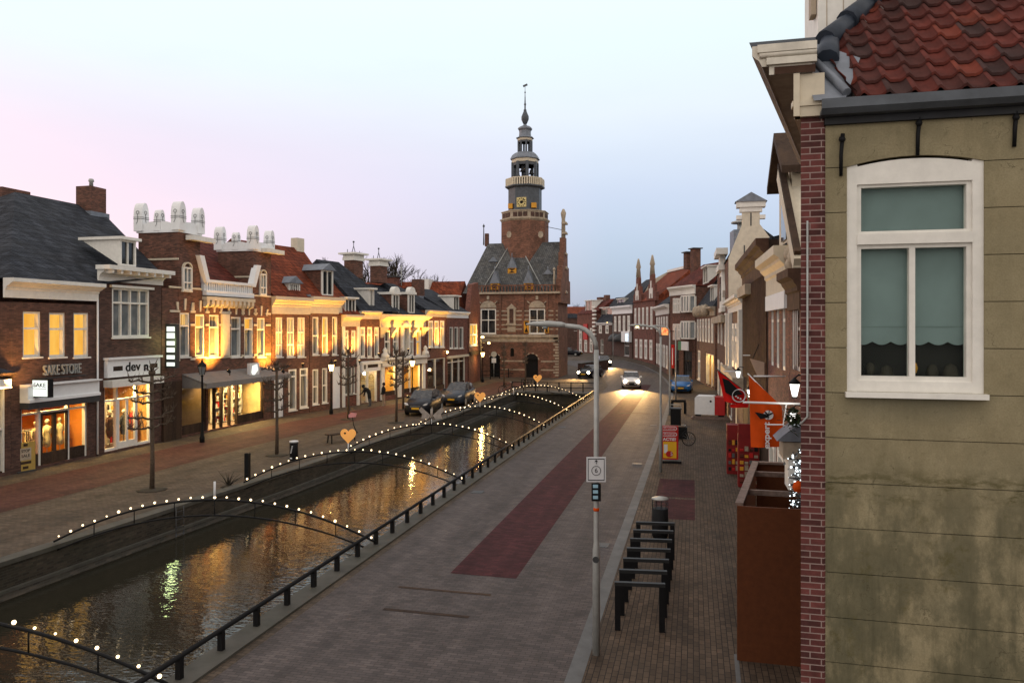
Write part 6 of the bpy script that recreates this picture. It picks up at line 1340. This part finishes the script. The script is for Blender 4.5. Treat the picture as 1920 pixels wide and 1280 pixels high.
fx_,fz_=P(1437,815); text('expert',.17,t,(fx_,-.085,fz_),M['signwhite'],rot=(R(90),R(-90),0),ex=.003,width=.56,bold=.004)
fx_,fz_=P(1440,777); b=MB(); ring=[(fx_+.115*math.cos(a),-.085,fz_+.115*math.sin(a)) for a in [2*math.pi*k/18 for k in range(19)]]
b.tube([(fx_,-.088,fz_),(fx_,-.082,fz_)],.1,16); b.build('pale_emblem',M['signwhite'],t); b=MB()
for a in (.5,1.4,2.4,3.6,4.6): b.bar((fx_,-.095,fz_),(fx_+.1*math.cos(a),-.095,fz_+.1*math.sin(a)),.012,.03)
b.ext([(fx_-.28,fz_+.06),(fx_-.05,fz_+.02),(fx_+.02,fz_-.04),(fx_-.16,fz_-.09)],'y',-.1,-.092); b.build('emblem_mark',M['black'],t)
Yr=25.0; o0=fl(1345,695,Yr); P=lambda px,py:(fl(px,py,Yr)[0]-o0[0],fl(px,py,Yr)[1]-o0[1])
t=thing('flag','red flag with a white ring of dots hanging beside the bright lantern','flag',(o0[0],Yr,o0[1]),0)
cloth([P(1345,694),P(1398,735),P(1404,763),P(1358,752)],'cloth',M['redcloth'],t,.06)
cloth([P(1368,758),P(1404,756),P(1403,764),P(1370,764)],'folded_hem',M['redcloth'],t,.03,6,3)
tip=P(1342,690); rp=P(1410,745); MB().tube([(tip[0],.02,tip[1]),(rp[0],.1,rp[1])],.02,6).build('pole',M['darkgrey'],t)
fx_,fz_=P(1385,741); b=MB(); ring=[(fx_+.2*math.cos(a),-.13,fz_+.2*math.sin(a)) for a in [2*math.pi*k/22 for k in range(23)]]; b.tube(ring,.02,4)
for a,r_ in ((1.2,.1),(2.2,.07),(3.3,.09),(4.3,.07),(5.2,.11)): b.tube([(fx_+r_*math.cos(a),-.135,fz_+r_*math.sin(a)),(fx_+r_*math.cos(a),-.125,fz_+r_*math.sin(a))],.03,8)
b.build('ring_emblem',M['signwhite'],t)
b=MB(); q0,q1,q2=P(1354,706),P(1372,722),P(1390,738); b.ext([P(1354,708),P(1366,712),P(1392,738),P(1372,742),P(1360,735)],'y',-.14,-.12); b.build('dark_print',M['black'],t)
t=thing('flag_bracket','long white horizontal bar sticking out above the orange flag lettering','bracket',(0,0,0)); Yb=15.7
a=fl(1393,754,Yb); c=fl(1500,757,Yb); MB().tube([(a[0],Yb,a[1]),(c[0],Yb,c[1])],.022,8).build('bar',M['signwhite'],t); a2=fl(1440,797,Yb); c2=fl(1470,797,Yb); d2=fl(1474,770,Yb); MB().tube([(a2[0],Yb+.1,a2[1]),(c2[0],Yb+.1,c2[1]),(d2[0],Yb+.1,d2[1]),(d2[0],Yb,c[1])],.016,6).build('lower_arm',M['signwhite'],t)
for px0,px1,py,Y,lab in ((1413,1459,705,22,'white bar without a flag above the orange flag'),(1356,1378,696,31,'short white bar near the red flag tip'),(1393,1423,666,33,'thin white bar on the brown timber front')):
    t=thing('flag_pole',lab,'flag pole',(0,0,0)); a=fl(px0,py,Y); c=fl(px1,py,Y); MB().tube([(a[0],Y,a[1]),(c[0]+.2,Y,c[1])],.025,6).build('bar',M['signwhite'],t)
t=thing('display_stand','red shop display stand full of bright packets in front of the brown house','display stand',(0,0,0)); Yd=31.5
a=fl(1363,866,Yd); c=fl(1384,797,Yd); z0=.03
MB().box(a[0],Yd,z0,a[0]+.5,Yd+.6,c[1]).build('cabinet',pm('dark_red_paint',(.2,.01,.01),.5,.2,3),t); random.seed(9); cols=[M['cloth_tan'],M['ochre'],M['redpaint'],M['black'],M['lead'],M['cloth_black'],M['darkred'],M['cloth_grey']]
b=MB()
for i in range(5):
    for j in range(3): b.box(a[0]+.06+j*.14,Yd-.04,z0+.15+i*.26,a[0]+.16+j*.14,Yd-.001,z0+random.uniform(.22,.36)+i*.26,random.randrange(8))
b.build('packets',cols,t)
t=thing('display_stand','second red display rack crowded with goods beneath the orange flag','display stand',(0,0,0)); Yd=29.0
a=fl(1384,872,Yd); c=fl(1408,795,Yd); MB().box(a[0],Yd,z0,a[0]+.75,Yd+.5,c[1]-.4).box(a[0],Yd-.02,c[1]-.4,a[0]+.8,Yd+.1,c[1]).build('rack',M['dark_red_paint'] if 0 else bpy.data.materials['dark_red_paint'],t); b=MB()
for i in range(6):
    for j in range(4): b.box(a[0]+.06+j*.17,Yd-.05,z0+.15+i*.24,a[0]+.19+j*.17,Yd-.001,z0+random.uniform(.22,.36)+i*.24,random.randrange(8))
b.build('packets',cols,t)
p=G(1393,890); t=thing('bollard','grey green round topped bollard near the rusty enclosure','bollard',(p[0],p[1],.026)); MB().lathe([(.17,0),(.17,1.05),(.14,1.16),(.06,1.22),(.01,1.23)],(0,0,0),14).build('post',pm('mossy_concrete',(.13,.13,.1),.85,.3,5,.2,stain=.4),t)
t=thing('hanging_board','pale wooden board hanging above the white bars on the brown front','board',(0,0,0)); Y=27; a=fl(1406,672,Y); c=fl(1438,705,Y); MB().ext([(a[0],a[1]),(c[0],a[1]-.15),(c[0],c[1]+.05),(a[0]+.25,c[1])],'y',Y,Y+.05).build('board',pm('pale_board',(.42,.3,.23),.7,.1,4),t); MB().bar((a[0]+.1,Y+.02,a[1]),(a[0]+.3,Y+.02,a[1]+.5),.03,.03).build('chain',M['black'],t)
# ------------------------------------------------------------------ cars
def car(label,loc,rz,paint,lights=False,plate='yellow',sz=1.0,group='cars',tail=False,energy=400):
    t=thing('car',label,'car',loc,rz,group); t.scale=(1,1,sz)
    st=[(-2.12,.55,.30,.60),(-2.02,.76,.22,.70),(-1.6,.86,.18,.84),(-.95,.89,.17,.98),(0,.9,.17,1.0),(1.3,.9,.17,1.02),(1.85,.86,.2,1.0),(2.08,.74,.3,.9)]
    b=MB(); vs=[]
    for y,w,zb,zt in st:
        hp=[(0,zb),(w*.85,zb),(w,zb+.14),(w,(zb+zt)/2+.05),(w*.97,zt-.1),(w*.86,zt),(0,zt+.035)]
        ring=hp+[(-x,z) for x,z in hp[-2:0:-1]]; vs += [(x,y,z) for x,z in ring]
    n=12; k=len(st); b.add(vs,[(i*n+j,i*n+(j+1)%n,(i+1)*n+(j+1)%n,(i+1)*n+j) for i in range(k-1) for j in range(n)],0,True)
    b.f.append(list(range(n))[::-1]); b.m.append(0); b.s.append(False); b.f.append([(k-1)*n+j for j in range(n)]); b.m.append(0); b.s.append(False)
    b.build('body',paint,t)
    gs=[(-.98,.78,.97,.97),(-.22,.80,.97,1.43),(.85,.80,.97,1.46),(1.65,.78,.97,1.32),(1.95,.76,.97,1.0)]
    q=MB(); 
    def tp(g): return (g[1]*.80 if g[3]>1.1 else g[1], g[3])
    for i in range(4):
        g,h_=gs[i],gs[i+1]; (wa,za),(wb,zb)=tp(g),tp(h_)
        top=[(-wa,g[0],za),(wa,g[0],za),(wb,h_[0],zb),(-wb,h_[0],zb)]
        q.add(top,[(0,1,2,3)],0 if i in(0,3) else 1,False)
        for s in (-1,1): q.add([(s*g[1],g[0],g[2]),(s*h_[1],h_[0],h_[2]),(s*wb,h_[0],zb),(s*wa,g[0],za)],[(0,1,2,3)],0)
    q.build('cabin',[M['glass'],paint],t)
    b=MB(); b.box(-.36,-2.15,.55,.36,-2.1,.66); b.box(-.55,-2.14,.3,.55,-2.06,.42); b.build('grille',M['black'],t)
    MB().box(-.36,-2.155,.56,.36,-2.15,.575).box(-.36,-2.155,.63,.36,-2.15,.645).build('grille_bar',M['grey'],t)
    MB().box(-.26,-2.165,.43,.26,-2.13,.53).build('number_plate',M[plate],t)
    for s in (-1,1):
        hb_=MB()
        if lights: hb_.sph((s*.62,-2.02,.68),.16,10)
        else: hb_.ext([(s*.42,.62),(s*.74,.68),(s*.8,.8),(s*.6,.75)],'y',-2.06,-1.85)
        hb_.build('headlight',M['headglow'] if lights else M['signwhite'],t)
        MB().box(s*.92-.1,-.85,.98,s*.92+.1,-.68,1.12).build('mirror',paint,t)
        if tail: MB().box(s*.7-.1,2.05,.75,s*.7+.1,2.12,.9).build('tail_light',M['tailglow'],t)
        for y in (-1.3,1.28):
            w=MB().tube([(s*.72,y,.31),(s*.91,y,.31)],.31,16,0,False).build('tyre',M['black'],t); MB().tube([(s*.9,y,.31),(s*.922,y,.31)],.2,12,0,False).build('rim',M['grey'],w)
        if lights:
            l=lamp('headlight_beam','SPOT',(s*.62,-2.2,.68),energy,(1,.56,.2),t,.05,spot=R(52),blend=.7); aim(l,(0,-1,-.10))
    return t
def paint(name,c,met=.2): return pm(name,c,.4,.05,4,metal=met,spec=.2,coat=.08)
pk,pg,pw,pb2=paint('car_black',(.012,.012,.017)),paint('car_grey',(.035,.045,.06)),paint('car_white',(.62,.6,.6),0),paint('car_blue',(.02,.12,.33))
p=G(777,780); car('dark parked car with chrome grille and yellow plate on the quay',(p[0],p[1]+1.9,0),R(4),pk,sz=1.12)
p=G(845,762); car('grey blue parked car behind the dark one on the quay',(p[0],p[1]+2.0,0),R(2),pg,sz=1.12)
p=G(1180,729); car('white car driving towards the bridge with both headlights on',(p[0],p[1]+2,.01),R(6),pw,True,'black',1.05,energy=7500)
p=G(1278,738); car('blue car parked on the sidewalk by the thin mast',(p[0],p[1]+2,.026),R(-2),pb2)
p=G(1104,709); car('dark car with headlights on turning at the bridge railing',(p[0],p[1]+1.5,.01),R(-16),pk,True,energy=2200)
p=G(1130,690); car('second oncoming car with headlights, behind the turning one',(p[0],p[1]+1.5,hz(*p)),R(14),pk,True,energy=4000)
p=G(1069,667,.8); car('dark car showing a red tail light beyond the low wall',(p[0],p[1],.8),R(80),pk,tail=True)
# ------------------------------------------------------------------ trees
def leaves_off(name,x,y,Ht,label,seed,tiers=5,span=1.15,rz=0):
    random.seed(seed); t=thing('pollard_tree',label,'tree',(x,y,0),rz,'bare espalier trees along the quay')
    MB().tube([(0,0,0),(.02,0,1.2),(-.02,.02,2.6),(.0,0,Ht-.25)],[.09,.075,.068,.06],9).sph((0,0,Ht-.2),.13,7).build('trunk',M['bark'],t)
    b=MB()
    for k in range(tiers):
        z=Ht-.45-k*(Ht*.52/tiers)+random.uniform(-.12,.12)
        for s in (-1,1):
            L=span*random.uniform(.75,1.1); p=[(0,0,z)]
            for m_ in range(1,6): p.append((random.uniform(-.08,.08),s*L*m_/5,z+.03*m_+random.uniform(-.05,.05)))
            b.tube(p,[.05,.042,.038,.034,.03,.035],6)
            for m_ in range(2,6):
                for q in range(5):
                    a=Vector(p[m_]); e=a+Vector((random.uniform(-.18,.18),random.uniform(-.2,.2),random.uniform(.05,.36))); b.tube([a,(a+e)/2+Vector((0,random.uniform(-.05,.05),0)),e],[.014,.01,.005],4)
                if random.random()<.5: b.sph(p[m_],.05,6)
    for q in range(9):
        a=Vector((0,0,Ht-.2)); d=Vector((random.uniform(-.25,.25),random.uniform(-.45,.45),random.uniform(.15,.5))); b.tube([a,a+d*.6,a+d],[.035,.02,.008],5)
    b.build('crown',M['bark'],t)
    g=MB().lathe([(.55,.0),(.4,.03),(.12,.05)],(0,0,.0),10).build('root_weeds',M['twig'],t)
for px,py,ht,lab,sd in ((285,918,4.5,'nearest bare espalier tree, in front of the white lettered shop',1),(519,853,4.3,'bare espalier tree in front of the long awning end',2),(743,792,4.6,'bare espalier tree beside the dark parked car',3),(653,786,4.6,'bare espalier tree behind the bench and pink sign',4),(756,768,4.2,'bare espalier tree behind the dark car near the ornate shop',5),(985,722,4.4,'small bare espalier tree before the hall gate',6),(945,724,4.2,'small bare espalier tree left of the hall gate',7)):
    p=G(px,py); leaves_off('t',p[0],p[1],ht,lab,sd)
def baretree(x,y,z,Ht,label,seed,n0=5,lev=4,spread=.75,group='bare trees behind the roofs'):
    random.seed(seed); t=thing('bare_tree',label,'tree',(x,y,z),0,group); tr_=MB(); cr=MB()
    tr_.tube([(0,0,0),(.1,0,Ht*.2),(0,.1,Ht*.4)],[Ht*.035,Ht*.03,Ht*.026],7)
    def grow(p,d,L,r,l):
        d=d.normalized(); m_=p+d*L*.5+Vector((random.uniform(-1,1),random.uniform(-1,1),random.uniform(-.5,.5)))*L*.1; e=p+d*L
        cr.tube([p,m_,e],[r,r*.8,r*.6],4)
        if l==0: return
        for q in range(3 if l>1 else 4):
            grow(p+(e-p)*random.uniform(.5,1),d+Vector((random.uniform(-1,1),random.uniform(-1,1),random.uniform(-.25,.7)))*spread,L*random.uniform(.6,.8),r*.58,l-1)
    for q in range(n0):
        a=2*math.pi*q/n0+random.uniform(-.4,.4); grow(Vector((0,.1,Ht*random.uniform(.28,.4))),Vector((math.cos(a),math.sin(a),random.uniform(.5,1.3))),Ht*.27,Ht*.018,lev)
    tr_.build('trunk',M['bark'],t); cr.build('crown',M['twig'],t)
x,y,k=hit(762,(-60,105),(0,105)); baretree(x,y,0,zat((x,y),482),'spreading bare tree behind the orange red roof',11,6,5,.8)
x,y,k=hit(722,(-60,112),(0,112)); baretree(x,y,0,zat((x,y),490),'bare tree left of the spreading one, behind the white capped chimneys',12,5,5,.7)
x,y,k=hit(690,(-70,118),(0,118)); baretree(x,y,0,zat((x,y),462),'thin bare tree showing between the two white capped chimneys',13,4,5,.5)
for px,pt,sd,lab in ((1078,572,21,'far bare tree right beside the hall side wall'),(1096,566,22,'far bare tree between the hall and the striped corner house'),(1108,569,23,'far bare tree above the dormer of the striped corner house')):
    x,y,k=hit(px,(-60,205),(60,205)); baretree(x,y,.8,zat((x,y),pt),lab,sd,6,4,.8,'bare trees far beyond the bend')
# ------------------------------------------------------------------ lanterns on the shop side
def lantern(px,py,Ht,label,lit=False,e=240):
    p=G(px,py); t=thing('lantern_post',label,'street lantern',(p[0],p[1],0),0,'black lantern posts along the shops')
    MB().lathe([(.13,0),(.13,.25),(.09,.35),(.065,.9),(.05,1.0),(.045,Ht-.65),(.09,Ht-.62),(.03,Ht-.55)],(0,0,0),10).build('post',M['black'],t)
    o=MB().lathe([(.12,Ht-.55),(.22,Ht-.12)],(0,0,0),6,0,False).build('glass',M['lampglow'] if lit else M['greypane'],t); MB().lathe([(.27,Ht-.12),(.25,Ht-.08),(.12,Ht+.06),(.05,Ht+.1),(.06,Ht+.16),(.01,Ht+.3)],(0,0,0),6,0,False).build('cap',M['black'],t)
    b=MB()
    for k in range(6): a=k*math.pi/3; b.tube([(.125*math.cos(a),.125*math.sin(a),Ht-.55),(.225*math.cos(a),.225*math.sin(a),Ht-.12)],.014,4)
    b.build('glazing_bars',M['black'],t)
    if lit: lamp('lantern_light','POINT',(.0,-.0,Ht-.68),e,(1,.58,.18),t,.12)
lantern(379,829,4.05,'dark unlit lantern post before the long grey awning'); lantern(621,776,3.5,'lit amber lantern post at the bench',True); lantern(773,756,3.45,'lit amber lantern post before the ornate shop',True); lantern(905,716,3.3,'lit amber lantern post by the hall corner',True,120)
p=G(903,716); t=thing('street_lamp','pole with two glowing amber lamp heads at the hall corner','street lamp',(p[0]-.3,p[1]+.8,0),0)
MB().tube([(0,0,0),(0,0,5.0)],[.07,.05],8).build('pole',M['darkgrey'],t); MB().tube([(0,0,4.2),(1.0,-.2,4.25)],.03,5).tube([(0,0,4.9),(.2,-.1,4.95)],.03,5).build('arm',M['darkgrey'],t); MB().sph((.2,-.1,4.85),.2,10,0,.55).build('glow_head',M['lampglow'],t); MB().sph((.95,-.2,4.2),.16,10,0,.7).build('glow_head',M['lampglow'],t); lamp('lamp_light','POINT',(.2,-.6,4.5),260,(1,.58,.18),t,.15)
t=thing('wall_lamp','small glowing amber wall lamp above the dark shop front','lamp',(0,0,0)); p=h9.wp(h9.X(833),-.3); MB().sph((p[0],p[1],h9.Z(833,660)),.13,8).build('globe',M['lampglow'],t); MB().bar((p[0],p[1],h9.Z(833,660)+.12),(p[0]-.3,p[1],h9.Z(833,660)+.2),.04,.04).build('bracket',M['black'],t)
# ------------------------------------------------------------------ quay furniture
p=G(464,898); t=thing('bollard','plain black square post on the near quay edge','bollard',(p[0],p[1],0)); MB().ext([(-.085,-.085),(.085,-.085),(.085,.085),(-.085,.085)],'z',0,1.0).build('post',M['black'],t); MB().lathe([(.12,1.0),(.1,1.03),(.02,1.04)],(0,0,0),4,0,False,R(45)).build('cap',M['black'],t)
p=G(551,862); t=thing('litter_bin','black cylinder bin with pale marks and a white top on the quay','bin',(p[0],p[1],0)); MB().lathe([(.17,0),(.19,.03),(.19,.78),(.17,.8)],(0,0,0),16).build('body',M['black'],t); MB().lathe([(.2,.8),(.2,.86),(.05,.88)],(0,0,0),16).build('top',M['signwhite'],t); b=MB()
for k in range(4): b.bar((.06-.02*k,-.2,.65-.09*k),(.0-.02*k,-.2,.62-.09*k),.02,.04)
b.box(-.08,-.205,.08,.02,-.195,.14); b.build('pale_mark',M['signwhite'],t)
p=G(640,828); t=thing('bench','dark metal bench on the quay near the biggest heart','bench',(p[0],p[1],0),R(60)); MB().box(-.85,-.24,.42,.85,.24,.47).build('seat',M['dark_wood'],t); 
for x in (-.7,.7):
    for y in (-.2,.2): MB().bar((x,y,0),(x*.97,y*.8,.42),.05,.05).build('leg',M['black'],t)
p=G(661,812); t=thing('pink_sign','small pink sign plate on a thin leaning post beside the bench','sign',(p[0],p[1],0),YAW); MB().tube([(.25,0,0),(.05,0,.5),(0,0,.9)],.025,6).build('post',M['black'],t); MB().ext([(-.22,.88),(.18,.92),(.24,1.12),(-.1,1.15),(-.22,1.05)],'y',-.03,.03).build('plate',pm('pink_paint',(.7,.3,.3),.5,.05,4),t)
p=G(926,708); t=thing('traffic_sign','round grey traffic sign with a small plate before the hall door','traffic sign',(p[0],p[1],0),YAW); MB().tube([(0,0,0),(0,0,3.0)],.045,8).build('post',M['grey'],t); MB().tube([(0,-.05,2.75),(0,-.08,2.75)],.34,18).build('disc',M['grey'],t); MB().box(-.26,-.07,1.75,.26,-.05,2.3).build('plate',M['signwhite'],t)
def fence(pts,label,zt=.95,n=5,rails=(.5,.95)):
    t=thing('railing',label,'railing',(0,0,0)); b=MB()
    for z in rails: b.tube([(p[0],p[1],z) for p in pts],.035,6)
    b.build('rail',M['black'],t)
    for a,c in zip(pts[:-1],pts[1:]):
        for k in range(n): f=k/n; q=MB().box(-.05,-.05,0,.05,.05,zt+.05).build('post',M['black'],t); q.location=(a[0]+(c[0]-a[0])*f,a[1]+(c[1]-a[1])*f,0)
fence([(-16.1,66.4),(CR+.1,66.4)],'black railing along the bridge parapet',.95,7); fence([G(902,712),G(985,705)],'black railing on the square in front of the hall',1.0,5); fence([G(1010,702),G(1060,700)],'black railing right of the hall gate',1.0,4)
p=G(990,727); t=thing('cycle_rack','black block of cycle hoops on the square before the hall gate','cycle rack',(p[0],p[1],0),YAW); MB().tube([(-.7,0,.8),(.7,0,.8)],.04,6).build('crossbar',M['black'],t)
for k in range(5): MB().tube([(-.65+k*.32,0,0),(-.65+k*.32,0,.8)],.045,6).build('hoop',M['black'],t)
t=thing('advert_board','yellow sale board leaning in front of the amber lit store','sandwich board',(*G(47,884),0),h1.a-R(8))
MB().ext([(-.42,.05),(.42,.05),(.42,1.22),(-.42,1.22)],'y',-.03,.03).build('panel',M['yellow'] if 0 else pm('mustard_board',(.4,.27,.07),.6,.1,4),t); b=MB(); b.box(-.24,-.036,.48,.24,-.031,.98); b.build('pale_poster',M['stone'],t); text('STOP',.17,t,(0,-.04,.86),M['black'],ex=.003,width=.36); text('SALE',.17,t,(0,-.04,.66),M['black'],ex=.003,width=.36); [MB().box(-w_,-.036,z_,w_,-.031,z_+.11).build('dark_print',M['dark_wood'],t) for w_,z_ in ((.09,1.05),(.12,.12),(.24,.32))]
MB().box(-.4,-.15,0,.4,.35,.05).build('foot',M['darkgrey'],t)
t=thing('shrub','small dry shrub on the quay edge beside the white stick','shrub',(*G(428,912),0)); random.seed(8); b=MB()
for k in range(40):
    d=Vector((random.gauss(0,.28),random.gauss(0,.28),random.uniform(.15,.6))); b.tube([(0,0,0),d*.5+Vector((0,0,.05)),d],[.012,.008,.003],4)
b.build('twigs',M['twig'],t); MB().lathe([(.3,0),(.15,.05),(.02,.08)],(0,0,0),8).build('root_clump',M['twig'],t)
# ------------------------------------------------------------------ goods seen in the lit shops
def mannequin(h,px,n,label,mat,s=1.0,z=.12):
    p=h.wp(h.X(px,n),n); t=thing('mannequin',label,'mannequin',(p[0],p[1],z),h.a,'mannequins in the shop windows')
    MB().lathe([(.2*s,0),(.2*s,.03),(.02,.04),(.02,.5),(.14*s,.55),(.19*s,.8),(.13*s,1.05),(.17*s,1.2),(.19*s,1.35),(.14*s,1.45),(.05,1.5),(.045,1.56)],(0,0,0),10).build('dress',mat,t); MB().sph((0,0,1.66),.1,8,0,1.2).build('head',M['cream'],t); b=MB()
    for sx in (-1,1): b.tube([(sx*.18*s,0,1.4),(sx*.27*s,-.02,1.1),(sx*.22*s,-.12,.85)],[.05,.04,.03],6)
    b.build('arm',mat,t)
pale=pm('pale_cloth',(.75,.66,.42),.9,.15,6)
for a in ((h1,67,.9,'pale dressed mannequin left of the store door',pale),(h1,88,1.1,'pale skirted mannequin seen through the door of the amber store',pale),(h1,112,1.1,'pale mannequin in the right door leaf of the amber store',pale),(h2,232,.7,'dark dressed mannequin behind the white shop door',M['cloth_black']),(h2,206,.8,'mannequin in the left window of the white lettered shop',M['brown_wood']),(h2,250,1.0,'dark mannequin in the right door leaf of the white lettered shop',M['redpaint']),(h2,270,.8,'mannequin in the right window of the white lettered shop',M['cloth_tan'])): mannequin(*a)
p=h1.wp(h1.X(56,1.6),1.6); t=thing('clothes_rail','rail of pale clothes in the left window of the amber store','clothes rail',(p[0],p[1],.12),h1.a); MB().tube([(-.5,0,0),(-.5,0,1.35),(.6,0,1.35),(.6,0,0)],.02,6).build('frame',M['grey'],t); random.seed(2)
for k in range(9): MB().ext([(-.45+k*.115,1.3),(-.40+k*.115,1.3),(-.38+k*.115,.5+random.uniform(0,.3)),(-.46+k*.115,.5)],'y',-.2,.2).build('garment',random.choice([pale,M['signwhite'],M['cloth_tan'],M['cloth_black']]),t)
def shelf(h,px0,px1,n,z0,z1,label,seed):
    random.seed(seed); x0,x1=h.X(px0,n),h.X(px1,n); t=thing('shelf_unit',label,'shelf',(*h.wp(x0,n),z0),h.a,'shelves in the lit shops'); W_=x1-x0; k=5; hh=(z1-z0)/k
    b=MB(); b.box(0,.32,0,W_,.36,z1-z0); b.box(-.03,0,0,0,.36,z1-z0); b.box(W_,0,0,W_+.03,.36,z1-z0)
    for i in range(k): b.box(0,.0,i*hh,W_,.32,i*hh+.03)
    b.build('case',M['white'],t); g=MB()
    for i in range(k):
        x=.03
        while x<W_-.12:
            w_=random.uniform(.06,.16); g.box(x,.04,i*hh+.03,x+w_,.25,i*hh+.03+random.uniform(.12,hh-.08),random.randrange(5)); x+=w_+.02
    tag(g.build('goods',[M['redpaint'],M['signwhite'],M['ochre'],M['cloth_black'],M['cloth_tan']],t),kind='stuff')
shelf(h2,201,217,1.6,.12,2.2,'crowded goods shelf in the left window of the white lettered shop',5); shelf(h2,262,283,1.7,.12,2.2,'crowded goods shelf in the right window of the white lettered shop',6); shelf(h8,722,733,1.5,.4,2.6,'goods shelf in the first window of the ornate shop',7); shelf(h8,772,786,1.5,.4,2.6,'goods shelf in the far window of the ornate shop',8); shelf(h3,404,416,1.4,.12,2.4,'goods shelf behind the shop door under the awning',1); shelf(h3,420,434,1.4,.12,2.4,'middle goods shelf in the awning shop',2); shelf(h3,437,452,1.2,.12,2.4,'goods shelf right of the middle one in the awning shop',3); shelf(h3,455,474,1.7,.6,2.3,'wide goods shelf in the big right awning shop window',4)
# ------------------------------------------------------------------ people
def person(px,py,label,J,E,rad,mats,matf,hair,rz):
    p=G(px,py); t=thing('person',label,'person',(p[0],p[1],0),rz)
    me=bpy.data.meshes.new('body'); me.from_pydata(J,E,[]); o=bpy.data.objects.new('body',me); COL.objects.link(o)
    md=o.modifiers.new('s','SKIN'); md.use_smooth_shade=True
    for i,r in enumerate(rad): me.skin_vertices[0].data[i].radius=(r,r) if not isinstance(r,tuple) else r
    me.skin_vertices[0].data[0].use_root=True
    o.modifiers.new('d','SUBSURF').levels=1
    bpy.context.view_layer.update(); dg=bpy.context.evaluated_depsgraph_get(); m2=bpy.data.meshes.new_from_object(o.evaluated_get(dg)); bpy.data.objects.remove(o)
    for m_ in mats: m2.materials.append(m_)
    for f in m2.polygons: f.material_index=matf(f.center); f.use_smooth=True
    b=bpy.data.objects.new('body',m2); COL.objects.link(b); b.parent=t
    hb=MB(); hb.sph(hair,.125,10,0,1.1); hb.build('hair',M['cloth_black'],t)
    return t
J=[(0,0,.92),(-.02,0,1.08),(-.16,0,1.25),(-.30,0,1.36),(-.40,0,1.42),(-.47,-.02,1.45),
   (.0,-.1,.88),(.02,-.1,.48),(.05,-.1,.08),(-.08,-.13,.03),(.03,.1,.88),(.08,.1,.48),(.12,.1,.08),(.0,.13,.03),
   (-.28,-.17,1.27),(-.45,-.2,1.05),(-.62,-.2,.92),(-.70,-.2,.88),(-.28,.17,1.27),(-.35,.2,1.02),(-.42,.18,.80),(-.44,.18,.72)]
E=[(0,1),(1,2),(2,3),(3,4),(4,5),(0,6),(6,7),(7,8),(8,9),(0,10),(10,11),(11,12),(12,13),(3,14),(14,15),(15,16),(16,17),(3,18),(18,19),(19,20),(20,21)]
rad=[.19,.18,.18,.13,.06,.10,.12,.085,.055,.045,.12,.085,.055,.045,.08,.06,.045,.04,.08,.06,.045,.04]
person(692,761.5,'person in a long dark coat bending towards the lit shop door',J,E,rad,[M['cloth_black'],M['cloth_grey'],M['skin']],lambda c: 2 if (c.z>1.36 and c.x<-.44) or c.x<-.64 else (1 if c.z<.62 else 0),(-.44,0,1.51),YAW)
J=[(0,0,.95),(0,0,1.15),(0,0,1.36),(0,0,1.48),(0,-.01,1.56),(0,-.03,1.62),(-.09,0,.9),(-.09,0,.5),(-.09,.02,.08),(-.09,-.12,.03),(.09,0,.9),(.09,.02,.5),(.09,.05,.08),(.09,-.09,.03),(-.2,0,1.38),(-.25,.02,1.1),(-.22,-.12,.9),(-.2,-.16,.84),(.2,0,1.38),(.25,.02,1.1),(.22,-.12,.9),(.2,-.16,.84)]
rad=[.17,.16,.18,.08,.06,.10,.11,.08,.055,.045,.11,.08,.055,.045,.075,.06,.045,.04,.075,.06,.045,.04]
person(719,761.5,'person in a dark jacket and pale trousers standing by the ornate shop corner',J,[(0,1),(1,2),(2,3),(3,4),(4,5),(0,6),(6,7),(7,8),(8,9),(0,10),(10,11),(11,12),(12,13),(2,14),(14,15),(15,16),(16,17),(2,18),(18,19),(19,20),(20,21)],rad,[M['cloth_black'],M['cloth_tan'],M['skin']],lambda c: 2 if c.z>1.5 and c.y<-.02 or (abs(c.x)>.16 and c.z<.9 and c.z>.78) else (1 if c.z<.88 else 0),(0,.03,1.67),YAW-R(60))
